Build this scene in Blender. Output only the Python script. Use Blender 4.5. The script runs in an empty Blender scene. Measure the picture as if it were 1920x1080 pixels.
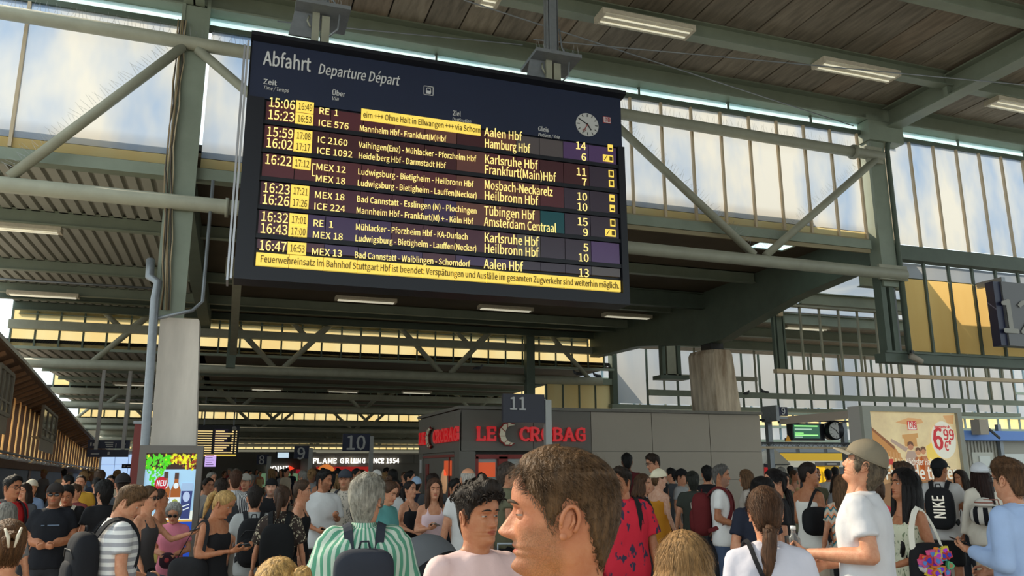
import bpy, bmesh, math, random
from math import sin, cos, pi, radians, sqrt, atan2, exp
from mathutils import Vector, Matrix, noise
V = Vector
rnd = random.Random(7)
SC = bpy.context.scene
COL = SC.collection
# ------------------------------------------------------------------ camera
FPX, YAW, PIT, ROLL, CAMH = 1500.0, .333, .2200, -.004, 1.70
_cy, _sy = cos(YAW), sin(YAW)
CF = V((_sy*cos(PIT), _cy*cos(PIT), sin(PIT)))
_r = V((_cy, -_sy, 0)); _u = _r.cross(CF)
CR = _r*cos(ROLL) + _u*sin(ROLL); CU = _u*cos(ROLL) - _r*sin(ROLL)
CC = V((0, 0, CAMH))
cam_data = bpy.data.cameras.new('camera'); cam = bpy.data.objects.new('camera', cam_data); COL.objects.link(cam)
cam.matrix_world = Matrix(((CR.x, CU.x, -CF.x, CC.x), (CR.y, CU.y, -CF.y, CC.y), (CR.z, CU.z, -CF.z, CC.z), (0, 0, 0, 1)))
cam_data.sensor_width = 36; cam_data.lens = FPX/1920*36; cam_data.clip_start = .05; cam_data.clip_end = 600
SC.camera = cam
# ------------------------------------------------------------------ sky, sun, exposure
world = bpy.data.worlds.new('sky'); SC.world = world; world.use_nodes = True
bg = world.node_tree.nodes['Background']; bg.inputs[0].default_value = (.76, .88, .91, 1); bg.inputs[1].default_value = .8
sun_data = bpy.data.lights.new('sun', 'SUN'); sun = bpy.data.objects.new('sun', sun_data); COL.objects.link(sun)
sun_data.energy = 2.3; sun_data.angle = radians(.6); sun_data.color = (1.0, .86, .64)
SUN_AZ, SUN_EL = radians(130), radians(36)
sd = V((cos(SUN_AZ)*cos(SUN_EL), sin(SUN_AZ)*cos(SUN_EL), sin(SUN_EL)))
sun.rotation_euler = sd.to_track_quat('Z', 'Y').to_euler(); sun.location = (-20, 20, 40)
vs = SC.view_settings; vs.view_transform = 'Standard'; vs.look = 'None'; vs.gamma = 1; vs.exposure = 1.12; vs.use_curve_mapping = False
SC.cycles.max_bounces = 8; SC.cycles.diffuse_bounces = 5; SC.cycles.transmission_bounces = 6; SC.cycles.transparent_max_bounces = 8
SC.cycles.caustics_reflective = False; SC.cycles.caustics_refractive = False
SC.cycles.sample_clamp_indirect = 6

def ray(x, y): return CF + CR*((x-960)/FPX) - CU*((y-540)/FPX)
def onY(x, y, Y):
    d = ray(x, y); return CC + d*(Y/d.y)
def onX(x, y, X):
    d = ray(x, y); return CC + d*(X/d.x)
def onZ(x, y, Z):
    d = ray(x, y); return CC + d*((Z-CAMH)/d.z)
def at(x, y, D): return CC + ray(x, y)*D
def horiz(x): # pixel row of the horizon
    d0 = CF + CR*((x-960)/FPX); return 540 + FPX*d0.z/CU.z

# ------------------------------------------------------------------ materials
MATS = {}
def srgb(c):
    return tuple((v/255/12.92 if v/255 <= .04045 else ((v/255+.055)/1.055)**2.4) for v in c)
def mat(name, c, rough=.6, metal=0, var=0, scale=8, stretch=(1, 1, 1), bump=0, emit=0, spec=.4, dark=None, coat=0, sub=0, bscale=None, coord='Object'):
    """c: sRGB 0-255 colour; var: amount of noise variation between c and dark"""
    if name in MATS: return MATS[name]
    m = bpy.data.materials.new(name); MATS[name] = m; m.use_nodes = True
    nt = m.node_tree; p = nt.nodes['Principled BSDF']; L = nt.links.new
    col = srgb(c) + (1,)
    p.inputs['Base Color'].default_value = col; p.inputs['Roughness'].default_value = rough
    p.inputs['Metallic'].default_value = metal; p.inputs['Specular IOR Level'].default_value = spec
    if coat: p.inputs['Coat Weight'].default_value = coat
    if sub:
        p.inputs['Subsurface Weight'].default_value = sub; p.inputs['Subsurface Radius'].default_value = (.012, .005, .003); p.inputs['Subsurface Scale'].default_value = 1
    if emit:
        p.inputs['Emission Color'].default_value = col; p.inputs['Emission Strength'].default_value = emit
    if var or bump:
        tc = nt.nodes.new('ShaderNodeTexCoord'); mp = nt.nodes.new('ShaderNodeMapping'); mp.inputs['Scale'].default_value = stretch
        L(tc.outputs[coord], mp.inputs[0])
        nz = nt.nodes.new('ShaderNodeTexNoise'); nz.inputs['Scale'].default_value = scale; nz.inputs['Detail'].default_value = 5; nz.inputs['Roughness'].default_value = .62
        L(mp.outputs[0], nz.inputs['Vector'])
        if var:
            rmp = nt.nodes.new('ShaderNodeValToRGB'); d = srgb(dark) if dark else tuple(v*(1-var) for v in col[:3])
            rmp.color_ramp.elements[0].position = .32; rmp.color_ramp.elements[1].position = .68
            rmp.color_ramp.elements[0].color = d + (1,); rmp.color_ramp.elements[1].color = col
            L(nz.outputs['Fac'], rmp.inputs[0]); L(rmp.outputs[0], p.inputs['Base Color'])
            if emit: L(rmp.outputs[0], p.inputs['Emission Color'])
        if bump:
            n2 = nz
            if bscale:
                n2 = nt.nodes.new('ShaderNodeTexNoise'); n2.inputs['Scale'].default_value = bscale; n2.inputs['Detail'].default_value = 4; L(mp.outputs[0], n2.inputs['Vector'])
            bp = nt.nodes.new('ShaderNodeBump'); bp.inputs['Strength'].default_value = bump; bp.inputs['Distance'].default_value = .02
            L(n2.outputs['Fac'], bp.inputs['Height']); L(bp.outputs[0], p.inputs['Normal'])
    return m
def sheet(name, c, c2, scale=1.2, stretch=(1, 1, .25), diff=.35, shift=0, k=.70):
    """translucent glazing sheet lit by the sun and sky behind it"""
    if name in MATS: return MATS[name]
    m = bpy.data.materials.new(name); MATS[name] = m; m.use_nodes = True
    nt = m.node_tree; L = nt.links.new; nt.nodes.remove(nt.nodes['Principled BSDF']); out = nt.nodes['Material Output']
    tc = nt.nodes.new('ShaderNodeTexCoord'); mp = nt.nodes.new('ShaderNodeMapping'); mp.inputs['Scale'].default_value = stretch; mp.inputs['Location'].default_value = (shift, shift, shift)
    gm = nt.nodes.new('ShaderNodeNewGeometry'); L(gm.outputs['Position'], mp.inputs[0])
    nz = nt.nodes.new('ShaderNodeTexNoise'); nz.inputs['Scale'].default_value = scale; nz.inputs['Detail'].default_value = 4; L(mp.outputs[0], nz.inputs['Vector'])
    rp = nt.nodes.new('ShaderNodeValToRGB'); rp.color_ramp.elements[0].position = .38; rp.color_ramp.elements[1].position = .60
    rp.color_ramp.elements[0].color = tuple(v*k for v in srgb(c2))+(1,); rp.color_ramp.elements[1].color = tuple(v*k for v in srgb(c))+(1,); L(nz.outputs['Fac'], rp.inputs[0])
    t = nt.nodes.new('ShaderNodeBsdfTranslucent'); d = nt.nodes.new('ShaderNodeBsdfDiffuse'); mx = nt.nodes.new('ShaderNodeMixShader'); mx.inputs[0].default_value = diff
    L(rp.outputs[0], t.inputs[0]); L(rp.outputs[0], d.inputs[0]); L(t.outputs[0], mx.inputs[1]); L(d.outputs[0], mx.inputs[2]); L(mx.outputs[0], out.inputs[0])
    return m

# ------------------------------------------------------------------ mesh building
class MB:
    def __init__(s): s.v = []; s.f = []; s.m = []; s.s = []
    def add(s, vs, fs, mi=0, smooth=False):
        b = len(s.v); s.v += [tuple(p) for p in vs]
        for f in fs: s.f.append(tuple(i+b for i in f)); s.m.append(mi); s.s.append(smooth)
        return s
    def box(s, a, b, mi=0, M=None):
        x0, y0, z0 = a; x1, y1, z1 = b
        p = [V(q) for q in ((x0,y0,z0),(x1,y0,z0),(x1,y1,z0),(x0,y1,z0),(x0,y0,z1),(x1,y0,z1),(x1,y1,z1),(x0,y1,z1))]
        if M is not None: p = [M @ q for q in p]
        return s.add(p, [(0,3,2,1),(4,5,6,7),(0,1,5,4),(1,2,6,5),(2,3,7,6),(3,0,4,7)], mi)
    def bar(s, p, q, w, h, mi=0, up=V((0,0,1))):
        """rectangular bar from p to q: w across, h along up"""
        p = V(p); q = V(q); d = (q-p).normalized(); side = d.cross(up)
        if side.length < 1e-4: side = d.cross(V((0,1,0)))
        side.normalize(); u = side.cross(d)
        c = []
        for e in (p, q):
            for a, b in ((-1,-1),(1,-1),(1,1),(-1,1)): c.append(e + side*a*w/2 + u*b*h/2)
        return s.add(c, [(0,3,2,1),(4,5,6,7),(0,1,5,4),(1,2,6,5),(2,3,7,6),(3,0,4,7)], mi)
    def ibeam(s, p, q, w, h, t=.02, mi=0):
        p = V(p); q = V(q); d = (q-p).normalized(); up = V((0,0,1)); side = d.cross(up).normalized(); u = side.cross(d)
        s.bar(p, q, t, h, mi); s.bar(p+u*(h/2-t/2), q+u*(h/2-t/2), w, t, mi); s.bar(p-u*(h/2-t/2), q-u*(h/2-t/2), w, t, mi); return s
    def tube(s, pts, r, n=10, mi=0, smooth=True, cap=True, sx=1, up=None):
        """tube along pts; r number or list; sx flattens across up"""
        pts = [V(p) for p in pts]; N = len(pts); rr = r if isinstance(r, (list, tuple)) else [r]*N
        t0 = (pts[1]-pts[0]).normalized(); u = up if up is not None else (V((0,0,1)) if abs(t0.z) < .9 else V((0,1,0)))
        a = (u - t0*u.dot(t0)).normalized(); vs = []
        for i, p in enumerate(pts):
            t = (pts[min(i+1,N-1)]-pts[max(i-1,0)])
            if t.length < 1e-9: t = t0
            t.normalize(); a = a - t*a.dot(t)
            if a.length < 1e-6: a = t.orthogonal()
            a.normalize(); b = t.cross(a)
            for k in range(n):
                th = 2*pi*k/n; vs.append(p + a*cos(th)*rr[i]*sx + b*sin(th)*rr[i])
        fs = [(i*n+k, i*n+(k+1)%n, (i+1)*n+(k+1)%n, (i+1)*n+k) for i in range(N-1) for k in range(n)]
        if cap: fs += [tuple(range(n-1,-1,-1)), tuple(range((N-1)*n, N*n))]
        return s.add(vs, fs, mi, smooth)
    def grid(s, P, mi=0, smooth=True, wrap=False):
        R = len(P); Cn = len(P[0]); vs = [p for row in P for p in row]; W = Cn if wrap else Cn-1
        return s.add(vs, [(i*Cn+k, i*Cn+(k+1)%Cn, (i+1)*Cn+(k+1)%Cn, (i+1)*Cn+k) for i in range(R-1) for k in range(W)], mi, smooth)
    def ell(s, c, r, n=12, m=8, mi=0, M=None, pw=2.0):
        """ellipsoid (superellipsoid for pw > 2)"""
        c = V(c); vs = []; e = 2/pw
        def sp(a, f): return math.copysign(abs(a)**f, a)
        for i in range(m+1):
            ph = -pi/2 + pi*i/m
            for k in range(n):
                th = 2*pi*k/n
                q = V((r[0]*sp(cos(ph),e)*sp(cos(th),e), r[1]*sp(cos(ph),e)*sp(sin(th),e), r[2]*sp(sin(ph),e)))
                if M is not None: q = M @ q
                vs.append(c+q)
        fs = [(i*n+k, i*n+(k+1)%n, (i+1)*n+(k+1)%n, (i+1)*n+k) for i in range(m) for k in range(n)]
        return s.add(vs, fs, mi, True)
    def cap(s, p, q, r0, r1, n=10, mi=0, hemi=3):
        """tapered capsule"""
        p = V(p); q = V(q); d = q-p; L = d.length; t = d.normalized() if L > 1e-6 else V((0,0,1)); pts = []; rr = []
        for i in range(hemi+1):
            a = pi/2*i/hemi; pts.append(p - t*r0*cos(a)*.999); rr.append(max(r0*sin(a), 1e-4))
        for i in range(hemi+1):
            a = pi/2*i/hemi; pts.append(q + t*r1*sin(a)); rr.append(max(r1*cos(a), 1e-4))
        return s.tube(pts, rr, n, mi)
    def poly(s, pts, z0, z1, mi=0, M=None, mi_side=None):
        """extruded flat polygon (xy outline, counter-clockwise)"""
        n = len(pts); lo = [V((x,y,z0)) for x, y in pts]; hi = [V((x,y,z1)) for x, y in pts]
        if M is not None: lo = [M @ p for p in lo]; hi = [M @ p for p in hi]
        s.add(lo+hi, [tuple(range(n-1,-1,-1)), tuple(range(n,2*n))], mi)
        return s.add(lo+hi, [(i,(i+1)%n,n+(i+1)%n,n+i) for i in range(n)], mi if mi_side is None else mi_side)
    def join(s, o, M=None, mo=0):
        b = len(s.v); s.v += [tuple(M @ V(p)) for p in o.v] if M is not None else o.v
        s.f += [tuple(i+b for i in f) for f in o.f]; s.m += [k+mo for k in o.m]; s.s += o.s; return s
    def mesh(s, name, mats):
        me = bpy.data.meshes.new(name); me.from_pydata(s.v, [], s.f)
        for m in (mats if isinstance(mats, (list, tuple)) else [mats]): me.materials.append(m)
        me.polygons.foreach_set('material_index', s.m); me.polygons.foreach_set('use_smooth', s.s); me.update(); return me
def link(name, data, parent=None, local=False):
    o = bpy.data.objects.new(name, data); COL.objects.link(o)
    if parent is not None:
        o.parent = parent
        if not local: o.matrix_parent_inverse = Matrix.Translation(-parent.location)
    return o
def obj(name, mb, mats, parent=None, local=False):
    return link(name, mb if not isinstance(mb, MB) else mb.mesh(name, mats), parent, local)
def tag(o, label=None, cat=None, group=None, kind=None):
    if label: o['label'] = label
    if cat: o['category'] = cat
    if group: o['group'] = group
    if kind: o['kind'] = kind
    return o
def thing(name, loc, label, cat, group=None, kind=None):
    o = link(name, None); o.location = loc; o.empty_display_size = .1
    return tag(o, label, cat, group, kind)
def struct(name, mb, mats, label=None, parent=None):
    o = obj(name, mb, mats, parent)
    if parent is None: o['kind'] = 'structure'
    if label: o['label'] = label
    return o
def setting(name, loc=(0, 0, 0), label=None):
    o = link(name, None); o.location = loc; o['kind'] = 'structure'
    if label: o['label'] = label
    return o
# a bare workshop scene in which meshes are evaluated, so that the big scene is not updated every time
_ws = []
def evaluate(o):
    if not _ws: _ws.append(bpy.data.scenes.new('workshop'))
    sc = _ws[0]; sc.collection.objects.link(o); vl = sc.view_layers[0]; vl.update(); dg = vl.depsgraph; dg.update()
    me = bpy.data.meshes.new_from_object(o.evaluated_get(dg)); bpy.data.objects.remove(o); return me
# lettering
_fonts = {}
def font():
    if 'f' not in _fonts:
        f = None
        try:   # a sans face that ships with Blender itself; the built-in face otherwise
            import os
            pth = os.path.join(bpy.utils.system_resource('DATAFILES'), 'fonts', 'Noto Sans CJK Regular.woff2')
            if os.path.exists(pth): f = bpy.data.fonts.load(pth)
        except Exception: f = None
        _fonts['f'] = f; _fonts['k'] = 1.0
        me = text_mesh('H', 1, 0, 0); ys = [v.co.y for v in me.vertices]; _fonts['k'] = .727/max(max(ys)-min(ys), .05); bpy.data.meshes.remove(me)
    return _fonts['f']
def text_mesh(t, size=1, bold=0, ext=.004, shear=0, width=None, align='LEFT', name='lettering'):
    cu = bpy.data.curves.new(name, 'FONT'); cu.body = t
    f = font()
    if f: cu.font = f
    cu.size = size*_fonts['k']; cu.extrude = ext; cu.shear = shear; cu.align_x = align; cu.resolution_u = 2
    o = bpy.data.objects.new('_t', cu); me = evaluate(o); me.name = name; bpy.data.curves.remove(cu)
    if bold:   # heavier strokes: the glyphs repeated with small shifts
        b = bold*size; vv = [v.co.copy() for v in me.vertices]; ff = [tuple(p.vertices) for p in me.polygons]; mb = MB()
        for k, (dx, dy) in enumerate((((-b, 0), (b, 0), (0, b*.7), (0, -b*.7)) if size > .2 else ((-b, 0), (b, b*.4)))): mb.add([v+V((dx, dy, .0002*k)) for v in vv], ff)
        bpy.data.meshes.remove(me); me = mb.mesh(name, [])
    if width:
        xs = [v.co.x for v in me.vertices]; w = max(xs)-min(xs) if xs else 1
        me.transform(Matrix.Diagonal((width/w, 1, 1, 1)))
    return me
FACE = Matrix(((1,0,0,0),(0,0,-1,0),(0,1,0,0),(0,0,0,1)))   # text plane xy -> wall plane xz facing -Y
def text(t, p, size, m, parent, bold=0, ext=.004, shear=0, width=None, align='LEFT', rz=0, name='lettering'):
    me = text_mesh(t, size, bold, ext, shear, width, align, name)
    me.transform(Matrix.Translation(V(p)) @ Matrix.Rotation(rz, 4, 'Z') @ FACE)
    me.materials.clear(); me.materials.append(m)
    return link(name, me, parent)
_dg = None
def remesh(mb, voxel, smooth=2, name='m'):
    """fuse the closed shapes of mb into one continuous surface"""
    me = mb.mesh(name, []); o = bpy.data.objects.new('_r', me)
    r = o.modifiers.new('r', 'REMESH'); r.mode = 'VOXEL'; r.voxel_size = voxel; r.use_smooth_shade = True
    if smooth:
        sm = o.modifiers.new('s', 'SMOOTH'); sm.factor = .5; sm.iterations = smooth
    out = evaluate(o); out.name = name; bpy.data.meshes.remove(me)
    return out
# ================================================================== SETTING
m_steel = mat('painted_steel', (158, 158, 140), .55, var=.18, scale=3)
m_green = mat('green_steel', (138, 148, 132), .5, var=.15, scale=2)
m_dkgreen = mat('dark_green_steel', (92, 104, 92), .55, var=.2, scale=2)
m_grey = mat('grey_metal', (120, 122, 124), .45, var=.1)
m_galv = mat('galvanised_steel', (140, 145, 150), .4, metal=.4, var=.15, scale=12)
m_dark = mat('dark_metal', (48, 48, 50), .5)
m_plank = [mat('ceiling_board_%d' % k, c, .85, var=.42, scale=2.2, stretch=(5, .7, 1), bump=.25) for k, c in enumerate(((154, 144, 130), (164, 153, 137), (146, 137, 124), (156, 141, 124)))]
m_corr = mat('corrugated_sheet', (168, 168, 158), .6, var=.12, scale=1.5)
m_under = mat('shade_toned_soffit', (98, 86, 70), .8, var=.3, scale=.8)  # shade of the unlit roof bays put into the board colour
m_conc = mat('concrete', (226, 216, 204), .85, var=.25, scale=1.6, stretch=(1.6, 1.6, .35), bump=.15)
m_conc2 = mat('stained_concrete', (232, 216, 192), .9, var=.62, scale=2.4, stretch=(2, 2, .3), dark=(150, 126, 102), bump=.3)
m_floor = mat('floor_stone', (172, 164, 152), .6, var=.15, scale=.6)
m_glass_w = sheet('white_glazing_sheet', (255, 252, 246), (176, 204, 244), .75, (1, 1, .45), k=.72)  # blue mottling paints the shaded parts of the sunlit panes
m_glass_y = sheet('yellowed_glazing_sheet', (255, 236, 180), (252, 222, 156), .8, k=.84)
m_glass_y2 = sheet('ochre_glazing_sheet', (255, 216, 140), (246, 200, 122), .8, k=.92)
m_glass_g = sheet('grey_glazing_sheet', (226, 228, 232), (190, 202, 220), .5, k=.56)
m_spike = mat('spike_wire', (150, 150, 150), .4, metal=.6)
m_cream = mat('cream_frame', (196, 178, 150), .6)

# floor
fl = setting('floor', (0, 0, 0), 'grey stone station floor under the crowd')
struct('floor_slab', MB().box((-60, -50, -.2), (90, 95, 0)), m_floor, parent=fl)  # pale and stretched past the hall to bounce sunlight up to the ceiling

G1 = 12.5
# ---- upper roof over the near bay: boards, purlins, edge beam
CE = 9.15
ce = setting('ceiling', (0, 0, CE), 'brown board ceiling of the high roof in the near bay')
pw = .62; k = 0; X = -2.93  # left edge cut back, out of view, to let the sun in
while X < 22:
    mb = MB().box((X+.012, -1.5, 0), (X+pw-.012, 4.9, .06)); mb.box((X+.012, 4.93, 0), (X+pw-.012, 12.32, .06))
    for (y0, y1) in ((-9, -3.62), (-3.6, .2), (.22, 4.18), (4.2, 8.4), (8.42, 12.34)):  # unseen rear lengths behind the camera added to cut sky light
        dz = rnd.uniform(0, .014)
        o = struct('plank', MB().box((X+.014, y0, CE+dz), (X+pw-.014, y1, CE+.06)), m_plank[rnd.randrange(4)], parent=ce)
    X += pw; k += 1
struct('roof_deck', MB().box((-2.95, -9, CE+.075), (22, 12.9, CE+.25)), m_dark, parent=ce)
mb = MB()
def beamX(mb, z, Y, x0, x1, w, h, mi=0): return mb.ibeam((x0, Y, z), (x1, Y, z), w, h, .025, mi)
pr = setting('trim_1', (0, 10.9, CE), 'green purlins and edge beam under the board ceiling')
struct('edge_beam', MB().ibeam((-2.95, 12.42, 8.96), (22, 12.42, 8.96), .34, .40, .03), m_green, parent=pr)
struct('purlin', MB().ibeam((-2.95, 10.75, 9.0), (22, 10.75, 9.0), .2, .3, .02), m_green, parent=pr)
struct('purlin', MB().ibeam((-2.95, 8.6, 9.0), (22, 8.6, 9.0), .2, .3, .02), m_green, parent=pr)
struct('purlin', MB().ibeam((-2.95, 6.4, 9.0), (22, 6.4, 9.0), .2, .3, .02), m_green, parent=pr)
struct('purlin', MB().ibeam((-2.95, 2.0, 9.0), (22, 2.0, 9.0), .2, .3, .02), m_green, parent=pr)
struct('rafter', MB().ibeam((12.75, 4.5, 8.86), (12.75, 12.3, 8.86), .34, .46, .03).box((12.6, 10.7, 8.66), (12.9, 10.8, 9.1)), m_green, parent=pr)
struct('rafter', MB().ibeam((-1.0, 4.5, 8.95), (-1.0, 12.3, 8.95), .3, .36, .03), m_green, parent=pr)

# ---- G1: columns, clerestory glazing, truss
def column(name, x0, x1, z0, z1, Y, label, w=.30):
    mb = MB(); mb.box((x0, Y-w/2, z0), (x1, Y+w/2, z1))
    mb.box((x0-.02, Y-w/2-.02, z0), (x0+.03, Y-w/2, z1)); mb.box((x1-.03, Y-w/2-.02, z0), (x1+.02, Y-w/2, z1))
    return struct(name, mb, m_green, label)
column('steel_column', -1.15, -.78, 3.8, 9.15, G1-.1, 'green steel column standing on the concrete pillar left of the departure board')
cR = setting('steel_column', (12.3, G1, 3.85), 'green steel column at the right end of the departure board truss')
struct('shaft', MB().box((12.12, G1-.2, 5.2), (12.5, G1+.1, 8.9)), m_green, parent=cR)
struct('bracket', MB().box((12.08, G1-.28, 8.3), (12.98, G1+.05, 8.74)), m_green, parent=cR)
struct('rounded_trim', MB().tube([(12.56, G1-.22, 3.85), (12.56, G1-.22, 8.1), (12.6, G1-.22, 8.28), (12.74, G1-.22, 8.42), (13.0, G1-.22, 8.5)], .05, 8), m_dkgreen, parent=cR)
struct('lower_post', MB().box((12.08, G1-.15, 3.85), (12.2, G1+.05, 5.6)).box((12.28, G1-.15, 3.85), (12.4, G1+.05, 5.6)), m_dkgreen, parent=cR)

W1 = setting('window_1', (0, G1, 6.2), 'clerestory of pale sheet panes behind the departure board')
zb, zt = 6.2, 8.5
mull = [-5.4, -3.28, -1.15, -.75] + [.1+.658*i for i in range(18)] + [11.98]
pm = MB().add([(0,0,0),(1,0,0),(1,0,1),(0,0,1)], [(0,1,2,3)]).mesh('pane', m_glass_w)
pmy = MB().add([(0,0,0),(1,0,0),(1,0,1),(0,0,1)], [(0,1,2,3)]).mesh('pane', m_glass_y)
pmo = MB().add([(0,0,0),(1,0,0),(1,0,1),(0,0,1)], [(0,1,2,3)]).mesh('pane', m_glass_y2)
pmg = MB().add([(0,0,0),(1,0,0),(1,0,1),(0,0,1)], [(0,1,2,3)]).mesh('pane', m_glass_g)
bar_me = MB().box((-.5,-.5,0),(.5,.5,1)).mesh('mullion', m_cream)
bar_dk = MB().box((-.5,-.5,0),(.5,.5,1)).mesh('mullion', m_dkgreen)
def pane(W, me, x0, x1, z0, z1, Y):
    o = link('pane', me, W); o.matrix_parent_inverse = Matrix.Translation(-W.location)
    o.location = (x0, Y, z0); o.scale = (x1-x0, 1, z1-z0); return o
def mullion(W, me, x, z0, z1, Y, w=.05, d=.06):
    o = link('mullion', me, W); o.location = (x, Y, z0); o.scale = (w, d, z1-z0); return o
for a, b in zip(mull[:-1], mull[1:]):
    if b-a > .45: pane(W1, pm, a+.02, b-.02, zb+.16, zt, G1); pane(W1, pmy, a+.02, b-.02, zb, zb+.15, G1)
for x in mull:
    if x != -1.15 and x != -.75: mullion(W1, bar_me, x, zb, zt, G1-.02, .045)
struct('sill', MB().box((-5.4, G1-.1, 5.98), (12.0, G1+.12, 6.16)), m_green, parent=W1)
struct('head_rail', MB().box((-5.4, G1-.05, zt), (12.1, G1+.05, zt+.09)), m_dkgreen, parent=W1)
struct('fascia', MB().box((5.5, G1-.06, 5.90), (12.0, G1-.02, 6.2)), mat('olive_fascia', (150, 138, 108), .7), parent=W1)
W2 = setting('window_2', (13, G1, 6.2), 'pale clerestory panes right of the right hand steel column')
x = 12.72
while x < 21:
    pane(W2, pm, x+.02, x+.64, 6.18, zt, G1); mullion(W2, bar_me, x, 6.1, zt, G1-.02, .045)
    pane(W2, pmo if x < 18 else pmy, x+.02, x+.64, 3.95, 5.45, G1); pane(W2, pmg, x+.02, x+.64, 5.47, 5.78, G1); mullion(W2, bar_dk, x, 3.9, 5.8, G1-.02, .05); x += .66
struct('middle_rail', MB().box((12.5, G1-.14, 5.82), (21, G1+.1, 6.12)), m_dkgreen, parent=W2)
struct('bottom_rail', MB().box((12.0, G1-.16, 3.68), (21, G1+.12, 3.86)).box((12.0, G1-.2, 3.86), (21, G1-.1, 3.9)), m_dkgreen, parent=W2)
struct('head_rail', MB().box((12.5, G1-.05, zt), (21, G1+.05, zt+.09)), m_dkgreen, parent=W2)
struct('side_rail', MB().box((12.46, G1-.05, 3.9), (12.54, G1+.02, 6.1)), m_grey, parent=W2)
m_cyan = sheet('cyan_tinted_glass', (222, 250, 252), (204, 246, 250), 1.0, k=1.15)
gap = setting('trim_2', (0, G1, 8.6), 'strip of pale cyan glass with wire hooks above the clerestory')
for i in range(12):
    x = -3+i*1.98
    struct('glass_strip', MB().add([(x+.02, G1+.03, zt+.09), (x+1.96, G1+.03, zt+.09), (x+1.96, G1+.03, 8.80), (x+.02, G1+.03, 8.80)], [(0,1,2,3)]), m_cyan, parent=gap)
    struct('hook', MB().box((x-.015, G1-.02, zt+.05), (x+.015, G1+.02, 8.8)), m_dkgreen, parent=gap)

def spikes(mb, p, q, up, L=.17, step=.055):
    p = V(p); q = V(q); n = int((q-p).length/step); d = (q-p).normalized()
    for i in range(n):
        b = p+(q-p)*((i+.5)/n); t = b+up*L*rnd.uniform(.6, 1.1)+d*rnd.uniform(-.06, .06)+V((0, rnd.uniform(-.05, .05), 0)); w = .0025
        mb.add([b-d*w, b+d*w, t+d*w*.5, t-d*w*.5], [(0,1,2,3)])
TY = G1-.32
tr = setting('roof_truss', (0, TY, 5.4), 'green tube truss in front of the near clerestory')
struct('upper_chord', MB().tube([(-6, TY, 8.14), (12.3, TY, 7.92)], .105, 14), m_steel, parent=tr)
struct('lower_chord', MB().tube([(-6, TY, 5.55), (12.55, TY, 5.42)], .115, 14), m_steel, parent=tr)
def dg(a, b, r=.075): return struct('diagonal', MB().tube([a, b], r, 12), m_steel, parent=tr)
dg((-3.15, TY, 5.65), (-1.1, TY, 8.0)); dg((-3.3, TY, 5.65), (-5.4, TY, 8.0)); dg((-.9, TY, 8.0), (2.2, TY, 5.6)); dg((2.35, TY, 5.6), (5.7, TY, 7.9))
dg((6.05, TY, 7.9), (9.0, TY, 5.55)); dg((9.25, TY, 5.55), (12.15, TY, 7.85)); 
sp = MB(); up = V((0, 0, 1)); spikes(sp, (-6, TY, 8.24), (12.2, TY, 8.02), up)
for a, b in (((-3.15, TY, 5.7), (-1.1, TY, 8.07)), ((9.25, TY, 5.62), (12.15, TY, 7.92)), ((6.05, TY, 7.97), (9.0, TY, 5.62))):
    d = (V(b)-V(a)).normalized(); n_ = V((-d.z, 0, d.x)); n_ = n_ if n_.z > 0 else -n_; spikes(sp, V(a)+n_*.06, V(b)+n_*.06, n_)
o = struct('bird_spikes', sp, m_spike, parent=tr); o['kind'] = 'stuff'
struct('gusset', MB().box((11.9, TY-.03, 7.75), (12.3, TY+.03, 8.1)).box((11.9, TY-.03, 5.3), (12.6, TY+.03, 5.6)), m_steel, parent=tr)
struct('collar', MB().tube([(-.32, TY, 5.50), (-.27, TY, 5.5)], .15, 14).tube([(11.55, TY, 7.93), (11.62, TY, 7.93)], .15, 14), m_steel, parent=tr)

# concrete pillars
pl = setting('concrete_pillar', (-.8, G1, 0), 'pale concrete pillar behind the lit drinks poster')
mb = MB(); P = []
for z, a, b in ((0, -1.09, -.33), (1.6, -1.06, -.42), (2.0, -1.05, -.46), (3.78, -1.07, -.55), (3.8, -1.06, -.57)):
    P.append([(a, G1-.28, z), (b, G1-.28, z), (b, G1+.28, z), (a, G1+.28, z)])
mb.grid(P, wrap=True, smooth=False); mb.add(P[-1], [(0,1,2,3)])
struct('shaft', mb, m_conc, parent=pl)
KZ = 3.02   # kiosk roof height
p2 = setting('concrete_pillar', (12.5, 18.8, KZ), 'stained concrete pillar rising behind the bakery kiosk roof')
mb = MB(); P = []
for z, a, b in ((KZ-.3, 12.02, 13.12), (4.68, 11.97, 12.9), (4.8, 12.04, 12.83)):
    P.append([(a, 18.9, z), (a+.22, 18.6, z), (b-.1, 18.6, z), (b, 18.8, z), (b, 19.5, z), (a, 19.5, z)])
mb.grid(P, wrap=True, smooth=False); mb.add(P[-1], [tuple(range(6))])
struct('shaft', mb, m_conc2, parent=p2)
struct('bearing', MB().box((12.27, 18.8, 4.8), (12.67, 19.3, 5.05)), m_dark, parent=p2)

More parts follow.
